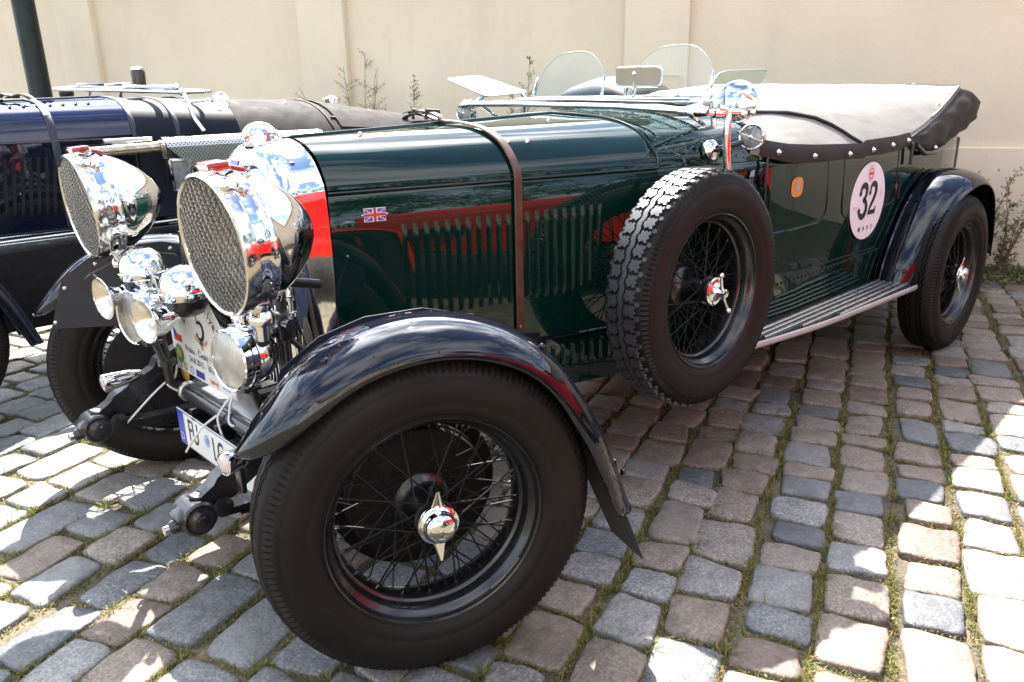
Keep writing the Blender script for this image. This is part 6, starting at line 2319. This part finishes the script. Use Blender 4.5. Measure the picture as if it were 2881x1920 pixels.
put('mirror_arm', MB().tube([V(-0.63, BY + 0.455, 1.25), V(-0.68, BY + 0.47, 1.255), V(-0.72, BY + 0.49, 1.262)], 0.007, 8), M['chrome'], wmb)
# outside exhaust: flexible pipe, clamp, perforated heat shield
EY = -1.70
pp = []
pr = []
for k in range(66):
    t = k / 65
    pp.append(V(lerp(-0.10, -0.425, t), EY + lerp(-0.05, 0.0, t), lerp(1.038, 1.050, t)))
    pr.append(0.0235 + (0.0022 if k % 2 else 0.0))
ex = put('exhaust_pipe', MB().tube(pp, pr, 20), M['brass'], blue, angle=80)
put('pipe_clamp', MB().lathe([(0.024, -0.012), (0.030, -0.012), (0.030, 0.012), (0.024, 0.012)], (-0.425, EY, 1.050), (1, 0, 0), 24).box((-0.425, EY + 0.028, 1.028), (0.022, 0.012, 0.07), None, 0.004), M['brass'], ex)
put('manifold_flange', MB().box((-0.30, EY - 0.07, 1.085), (0.22, 0.03, 0.02), None, 0.004).box((-0.28, EY - 0.09, 1.055), (0.10, 0.03, 0.05), None, 0.004), M['steel'], ex)


def perforated(name, pitch, rad_):
    m, nt, p = newmat(name)
    tc = nt.nodes.new('ShaderNodeTexCoord')
    sep = N(nt, 'ShaderNodeSeparateXYZ')
    nt.links.new(tc.outputs['Object'], sep.inputs[0])

    def cell(out, ph=0.0):
        a = N(nt, 'ShaderNodeMath', operation='MULTIPLY_ADD')
        a.inputs[1].default_value = 1 / pitch
        a.inputs[2].default_value = ph
        nt.links.new(out, a.inputs[0])
        fr = N(nt, 'ShaderNodeMath', operation='FRACT')
        nt.links.new(a.outputs[0], fr.inputs[0])
        su = N(nt, 'ShaderNodeMath', operation='SUBTRACT')
        su.inputs[1].default_value = 0.5
        nt.links.new(fr.outputs[0], su.inputs[0])
        sq = N(nt, 'ShaderNodeMath', operation='POWER')
        sq.inputs[1].default_value = 2
        ab = N(nt, 'ShaderNodeMath', operation='ABSOLUTE')
        nt.links.new(su.outputs[0], ab.inputs[0])
        nt.links.new(ab.outputs[0], sq.inputs[0])
        return sq.outputs[0]
    res = []
    for ph in (0.0, 0.5):
        a = N(nt, 'ShaderNodeMath', operation='ADD')
        nt.links.new(cell(sep.outputs['X'], ph), a.inputs[0])
        nt.links.new(cell(sep.outputs['Z'], ph), a.inputs[1])
        lt = N(nt, 'ShaderNodeMath', operation='LESS_THAN')
        lt.inputs[1].default_value = (rad_ / pitch) ** 2
        nt.links.new(a.outputs[0], lt.inputs[0])
        res.append(lt.outputs[0])
    mx = N(nt, 'ShaderNodeMath', operation='MAXIMUM')
    nt.links.new(res[0], mx.inputs[0])
    nt.links.new(res[1], mx.inputs[1])
    inv = N(nt, 'ShaderNodeMath', operation='SUBTRACT')
    inv.inputs[0].default_value = 1.0
    nt.links.new(mx.outputs[0], inv.inputs[1])
    nt.links.new(inv.outputs[0], p.inputs['Alpha'])
    p.inputs['Base Color'].default_value = (0.62, 0.60, 0.56, 1)
    p.inputs['Metallic'].default_value = 0.85
    p.inputs['Roughness'].default_value = 0.28
    return m


M['perf'] = perforated('perforated_sheet', 0.019, 0.0036)
hs_ = MB()
hs_.grid([[V(x, EY + y, z) for x in (-0.44, -0.7, -1.0, -1.3)] for y, z in ((-0.03, 1.092), (0.0, 1.088), (0.030, 1.070), (0.036, 1.046))])
hsd = put('heat_shield', hs_, M['perf'], blue, label='bright perforated exhaust heat shield')
put('shield_side', MB().add([V(-0.445, EY + 0.0365, 1.045), V(-1.3, EY + 0.0365, 1.045), V(-1.3, EY + 0.0365, 0.90), V(-0.62, EY + 0.0365, 0.90), V(-0.575, EY + 0.0365, 0.92)], [(0, 1, 2, 3, 4)]), M['perf'], hsd, smooth=False)
put('shield_back', MB().box((-0.87, EY - 0.02, 0.98), (0.86, 0.02, 0.20), None, 0.003), M['chassis'], hsd)
# framed rectangular inspection glass on the scuttle side
ifr = put('side_ventilator', MB().tube([V(-0.445, EY + 0.02, 0.985), V(-0.545, EY + 0.02, 0.985), V(-0.552, EY + 0.02, 0.84), V(-0.452, EY + 0.02, 0.84), V(-0.445, EY + 0.02, 0.985)], 0.009, 8), M['chrome'], blue)
put('ventilator_glass', MB().box((-0.50, EY + 0.016, 0.912), (0.098, 0.006, 0.14), None, 0.002), M['side_glass'], ifr)
# body tub, chassis, near front fender and wheels
put('body', MB().grid([[V(x, BY + s_ * lerp(0.50, 0.58, min(1, (-x - 0.86) / 0.5)) * (1 if x > -2.2 else lerp(1, 0.8, (-2.2 - x) / 0.8)), z) for x in (-0.86, -1.1, -1.4, -1.8, -2.2, -2.7, -3.0)] for s_, z in ((1, 1.0), (1.01, 0.8), (0.98, 0.6), (0.96, 0.42))]).grid([[V(x, BY - s_ * lerp(0.50, 0.58, min(1, (-x - 0.86) / 0.5)), z) for x in (-0.86, -1.1, -1.4, -1.8, -2.2, -2.7, -3.0)] for s_, z in ((1, 1.0), (1.01, 0.8), (0.98, 0.6), (0.96, 0.42))]).grid([[V(-3.0, BY + y, z) for y in (-0.5, 0.5)] for z in (0.42, 1.0)]), M['blue'], blue)
put('chassis_frame', MB().box((-0.6, BY + 0.36, 0.60), (3.6, 0.06, 0.10), None, 0.01).box((-0.6, BY - 0.36, 0.60), (3.6, 0.06, 0.10), None, 0.01).box((0.3, BY, 0.62), (1.6, 0.60, 0.10), None, 0.01), M['chassis'], blue)
put('side_valance', MB().box((0.15, BY + 0.40, 0.43), (2.3, 0.02, 0.36), None, 0.004), M['drum_black'], blue)
put('frame_strip', MB().tube([V(0.6, BY + 0.43, 0.668), V(-0.5, BY + 0.45, 0.680)], 0.006, 8), M['steel'], blue)
Mw = Matrix.Translation((0.80, -1.40, WZ))
wheel(Mw, blue)
wheel(Matrix.Translation((-2.3, -1.50, WZ)), blue)
put('fender', ME_FENDER, M['black'], blue, Matrix.Translation((0.795, -1.41, WZ + 0.01)))

blue.location = blue.location + V(-0.09, -0.25, 0.0)

# ------------------------------------------------------------------ the red car on the camera's side, seen mirrored in the green one
red = thing('vintage_car', 'red vintage car seen only as a reflection in the green bonnet and chrome', 'car', (-2.6, 3.45, 0))
T_RED = Matrix.Translation((-0.15, 3.12, 0.0))
REDMAP = {M['green']: M['red'], M['green_wet']: M['red'], M['black']: M['red'], M['black_wet']: M['red'], M['vinyl_pale']: M['vinyl']}
TAKE = {'wheel', 'fender', 'rear_fender', 'bonnet', 'bonnet_side', 'radiator_shell', 'scuttle', 'body', 'running_board', 'headlamp', 'tonneau_cover', 'hood_bag', 'chassis_rail', 'apron', 'undertray'}
SKIP = {'number_disc', 'grey_sticker', 'sticker_lettering', 'orange_sticker', 'flag_badge', 'spokes', 'stone_guard', 'rivet', 'louvre', 'bolt', 'badge'}


def kids(o):
    return list(CH.get(o, []))


CH = {}
for o_ in list(COL.objects):
    if o_.parent is not None:
        CH.setdefault(o_.parent, []).append(o_)


def clone(o, parent):
    c = o.copy()
    if 'label' in c:
        del c['label']
    COL.objects.link(c)
    c.parent = parent
    Mw_ = T_RED @ WORLD[o]
    c.matrix_parent_inverse = WORLD[parent].inverted()
    c.matrix_basis = Mw_
    WORLD[c] = Mw_
    for sl_ in c.material_slots:
        if sl_.material in REDMAP:
            new = REDMAP[sl_.material]
            sl_.link = 'OBJECT'
            sl_.material = new
    for k in kids(o):
        if k.name.split('.')[0] not in SKIP:
            clone(k, c)
    return c


for o_ in kids(car):
    if o_.name.split('.')[0] in TAKE:
        clone(o_, red)

# ------------------------------------------------------------------ street furniture by the wall
def wall_pt(u, d, z=0.0):
    return WU * u + WN * (WALL_D + d) + V(0, 0, z)


M['post_green'] = simple('bottle_green_post_paint', (0.006, 0.013, 0.011), 0.4, spec=0.3, coat=0.05, var=0.3, nscale=12, rvar=0.1)
P = wall_pt(-5.72, 0.72)
post = thing('lamp_post', 'dark green iron post standing by the wall at the left', 'post', P)
put('shaft', MB().lathe([(0.125, 0.0), (0.125, 0.35), (0.110, 0.40), (0.100, 0.46), (0.097, 3.6)], P, (0, 0, 1), 32), M['post_green'], post)
put('base', MB().lathe([(0.17, 0.0), (0.17, 0.12), (0.14, 0.16), (0.13, 0.24)], P, (0, 0, 1), 32), M['post_green'], post)
P = wall_pt(-5.09, 0.95)
bol = thing('bollard', 'small dark green bollard with a ball top behind the blue car', 'bollard', P)
put('shaft', MB().lathe([(0.09, 0.0), (0.09, 0.12), (0.06, 0.16), (0.05, 1.23), (0.065, 1.25), (0.065, 1.27), (0.03, 1.285)], P, (0, 0, 1), 24), M['post_green'], bol)
put("ball", MB().sphere(P + V(0, 0, 1.335), 0.062, 24, 14), M['post_green'], bol)


# ------------------------------------------------------------------ weeds along the wall
def weed(P, h, label, style, seed, name='weed', group='weeds along the wall'):
    r = random.Random(seed)
    root = thing(name, label, 'weed', P, group)
    stem = MB()
    Lf = Leaves()
    main = [Vector(P)]
    nst = 2 if style == 'cone' else r.randint(5, 8)
    for s in range(nst):
        a = r.uniform(0, 6.28)
        lean = V(math.cos(a), math.sin(a), 0) * (0.06 if style == 'cone' else r.uniform(0.08, 0.34)) * h
        hh = h * (1 if s == 0 else r.uniform(0.6, 0.95))
        pts = [Vector(P) + lean * (t ** 1.4) + V(0, 0, hh * t) + V(r.gauss(0, 0.004), r.gauss(0, 0.004), 0) for t in [i / 8 for i in range(9)]]
        stem.tube(pts, [lerp(0.005, 0.0014, i / 8) * (1.2 if h > 1 else 1) for i in range(9)], 5)
        nb = 60 if style == 'cone' else (24 if style == 'dry' else 22)
        for b in range(nb):
            t = r.uniform(0.22 if style != 'green' else 0.05, 0.99)
            i = min(7, int(t * 8))
            q = pts[i].lerp(pts[i + 1], t * 8 - i)
            a = r.uniform(0, 6.28)
            L = (1.02 - t) * h * 0.26 + 0.015 if style == 'cone' else r.uniform(0.05, 0.17) * h * (1.2 - t * 0.6)
            d = V(math.cos(a), math.sin(a), r.uniform(0.5, 1.1)).normalized()
            e = q + d * L + V(0, 0, -0.1 * L)
            stem.tube([q, q.lerp(e, 0.5) + V(0, 0, 0.06 * L), e], [0.0020, 0.0016, 0.0010], 4, caps=False)
            for _ in range(r.randint(5, 11)):
                s_ = r.uniform(0.25, 1.05)
                w = q.lerp(e, s_) + V(r.gauss(0, 0.005), r.gauss(0, 0.005), r.gauss(0, 0.005))
                dd = V(r.uniform(-1, 1), r.uniform(-1, 1), r.uniform(-0.2, 1)).normalized()
                nn = V(r.uniform(-1, 1), r.uniform(-1, 1), r.uniform(0.2, 1)).normalized()
                if style == 'green':
                    Lf.leaf(w, dd, nn, r.uniform(0.012, 0.034), r.uniform(0.005, 0.012), min(1, max(0, r.gauss(0.55, 0.25))))
                else:
                    Lf.leaf(w, dd, nn, r.uniform(0.010, 0.024), r.uniform(0.005, 0.010), min(1, max(0, r.gauss(0.72, 0.18))))
    put('stem', stem, M['weed_stem'], root)
    lo = put('leaves', Lf.mesh('leaves', M['weed']), None, root)
    lo['kind'] = 'stuff'
    return root


M['weed_stem'] = simple('weed_stem', (0.16, 0.13, 0.065), 0.7, var=0.3, nscale=30)
weed(wall_pt(-2.45, 0.22), 1.62, 'tall sparse dry weed with drooping twigs beside the second pilaster', 'dry', 3)
weed(wall_pt(-1.93, 0.25), 1.42, 'feathery pale dry weed right of the second pilaster', 'cone', 4)
weed(wall_pt(-0.93, 0.20), 1.53, 'slim cone-shaped dry weed behind the flat far deflector', 'cone', 8)
weed(wall_pt(2.16, 0.26), 0.86, 'tallest bushy weed by the wall right of the rear fender', 'green', 11)
weed(wall_pt(2.38, 0.24), 0.72, 'yellow-flowered weed at the right edge of the picture', 'green', 12)
weed(wall_pt(2.54, 0.22), 0.60, 'lower leafy weed at the foot of the wall by the right edge', 'green', 15)
weed(wall_pt(2.26, 0.50), 0.34, 'short leafy weed in front of the tallest bushy weed', 'green', 17)
gc = Leaves()
r = random.Random(9)
for _ in range(9000):
    u_, d_ = r.uniform(1.3, 3.2), abs(r.gauss(0.0, 0.22)) + 0.06
    k = vnoise(u_ * 3, d_ * 5)
    if r.random() > k * 1.3:
        continue
    P = wall_pt(u_, d_, r.uniform(0.0, 0.10) * k * max(0.1, 1 - d_ * 1.4))
    dd = V(r.uniform(-1, 1), r.uniform(-1, 1), r.uniform(0.0, 1)).normalized()
    nn = V(r.uniform(-1, 1), r.uniform(-1, 1), 1).normalized()
    gc.leaf(P, dd, nn, r.uniform(0.012, 0.035), r.uniform(0.007, 0.016), min(1, max(0, r.gauss(0.36 + d_ * 0.6, 0.22))))
for _ in range(6000):
    u_, d_ = r.uniform(-7, 3.3), r.uniform(0.04, 0.42)
    ang = r.uniform(0, 6.28)
    gc.blade(wall_pt(u_, d_, -0.01), V(math.cos(ang), math.sin(ang), 0), r.uniform(0.4, 0.9), r.uniform(0.02, 0.09), 0.004, min(1, max(0, r.gauss(0.55, 0.25))))
g2 = put('ground_cover', gc.mesh('ground_cover', M['weed']), None)
g2['kind'] = 'stuff'
g2['label'] = 'low green ground cover and dry grass along the foot of the wall'
g2['category'] = 'ground cover'
yf = MB()
for k in range(16):
    P = wall_pt(r.uniform(2.05, 2.7), r.uniform(0.15, 0.4), r.uniform(0.25, 0.8))
    yf.sphere(P, 0.009, 6, 4)
M['yellow'] = simple('yellow_petals', (0.55, 0.42, 0.03), 0.6)
yo = put('flowers', yf, M['yellow'])
yo['kind'] = 'stuff'
yo['label'] = 'tiny yellow flowers among the weeds by the wall'
yo['category'] = 'flowers'


# ------------------------------------------------------------------ houses across the street (behind the camera, mirrored in the chrome)
def house(x0, w, h, y0, dep, rh, wallm, roofm, label):
    root = thing('town_house', label, 'house', (x0 + w / 2, y0 + dep / 2, 0), 'houses across the street')
    wl_ = MB()
    wl_.prism([(x0, 0), (x0 + w, 0), (x0 + w, h), (x0 + w / 2, h + rh), (x0, h)], (0, y0 + dep, 0), (1, 0, 0), (0, 0, 1), dep)
    put('wall', wl_, wallm, root, smooth=False)
    rf_ = MB()
    for s in (-1, 1):
        a = V(x0 + w / 2, 0, h + rh + 0.12)
        b = V(x0 + w / 2 + s * (w / 2 + 0.5), 0, h - 0.5 * rh / (w / 2) + 0.12)
        n = V(-(b - a).z, 0, (b - a).x).normalized() * 0.12
        rf_.add([V(p.x, yy, p.z) for yy in (y0 - 0.4, y0 + dep + 0.4) for p in (a, b, b + n, a + n)], [(0, 1, 2, 3), (7, 6, 5, 4), (0, 4, 5, 1), (1, 5, 6, 2), (2, 6, 7, 3), (3, 7, 4, 0)])
    put('roof', rf_, roofm, root, smooth=False)
    nfl_ = int(h / 3)
    for fl_ in range(nfl_):
        nx = int(w / 2.4)
        for k in range(nx):
            cx = x0 + w * (k + 0.5) / nx
            cz = 1.8 + 3.0 * fl_
            wd_ = put('window', MB().box((cx, y0 - 0.02, cz), (1.15, 0.08, 1.5), None, 0.01), M['white'], root, smooth=False)
            for sx in (-0.27, 0.27):
                put('pane', MB().box((cx + sx, y0 - 0.05, cz), (0.44, 0.05, 1.28), None, 0.005), M['pane'], wd_, smooth=False)
    return root


M['pane'] = simple('dark_window_pane', (0.03, 0.035, 0.04), 0.05, var=0.3)
M['roof'] = simple('red_clay_roof', (0.24, 0.085, 0.05), 0.75, var=0.3, nscale=20)
M['house_a'] = plaster('ochre_house_plaster', (0.62, 0.50, 0.34), 0.4)
M['house_b'] = plaster('white_house_plaster', (0.72, 0.70, 0.66), 0.4)
house(3.0, 8.5, 3.4, 17.0, 8, 3.6, M['house_a'], M['roof'], 'ochre gabled house mirrored in the headlamps')
house(13.0, 9.0, 6.2, 10.0, 9, 3.4, M['house_b'], M['roof'], 'white gabled house beyond the ochre one mirrored in the radiator shell')


# ---- trees across the street, mirrored as a dark band in the bonnet
def tree(P, h, seed, label):
    r = random.Random(seed)
    root = thing('street_tree', label, 'tree', P, 'trees across the street')
    tk = MB()
    P = Vector(P)
    tk.tube([P, P + V(0.05, 0, h * 0.25), P + V(-0.05, 0.1, h * 0.5), P + V(0, 0, h * 0.8)], [0.22, 0.18, 0.13, 0.05], 10)
    Lf = Leaves()
    for b in range(26):
        a = r.uniform(0, 6.28)
        t = r.uniform(0.3, 0.98)
        reach = h * 0.30 * math.sin(math.pi * min(1, t * 0.85 + 0.1)) * r.uniform(0.5, 1.1)
        q = P + V(0, 0, h * 0.75 * t)
        c = P + V(math.cos(a) * reach, math.sin(a) * reach, h * t)
        tk.tube([q, q.lerp(c, 0.6) + V(0, 0, 0.1), c], [0.05, 0.035, 0.012], 6)
        cr_ = h * r.uniform(0.09, 0.16)
        for _ in range(150):
            d = V(r.gauss(0, 1), r.gauss(0, 1), r.gauss(0, 0.8))
            d = d.normalized() * cr_ * r.random() ** 0.4
            dd = V(r.uniform(-1, 1), r.uniform(-1, 1), r.uniform(-0.6, 0.6)).normalized()
            nn = V(r.uniform(-1, 1), r.uniform(-1, 1), 1).normalized()
            Lf.leaf(c + d, dd, nn, r.uniform(0.14, 0.28), r.uniform(0.09, 0.18), min(1, max(0, r.gauss(0.18, 0.12))))
    put('trunk', tk, M['weed_stem'], root)
    put('crown', Lf.mesh('crown', M['weed']), None, root)['kind'] = 'stuff'


tree((-9.0, 16.5, 0), 6.8, 1, 'leftmost dark tree across the street mirrored in the bonnet')
tree((-5.2, 18.0, 0), 7.6, 2, 'tall tree across the street mirrored above the louvres')
tree((-1.4, 17.0, 0), 6.4, 5, 'tree nearest the ochre house mirrored in the radiator shell')
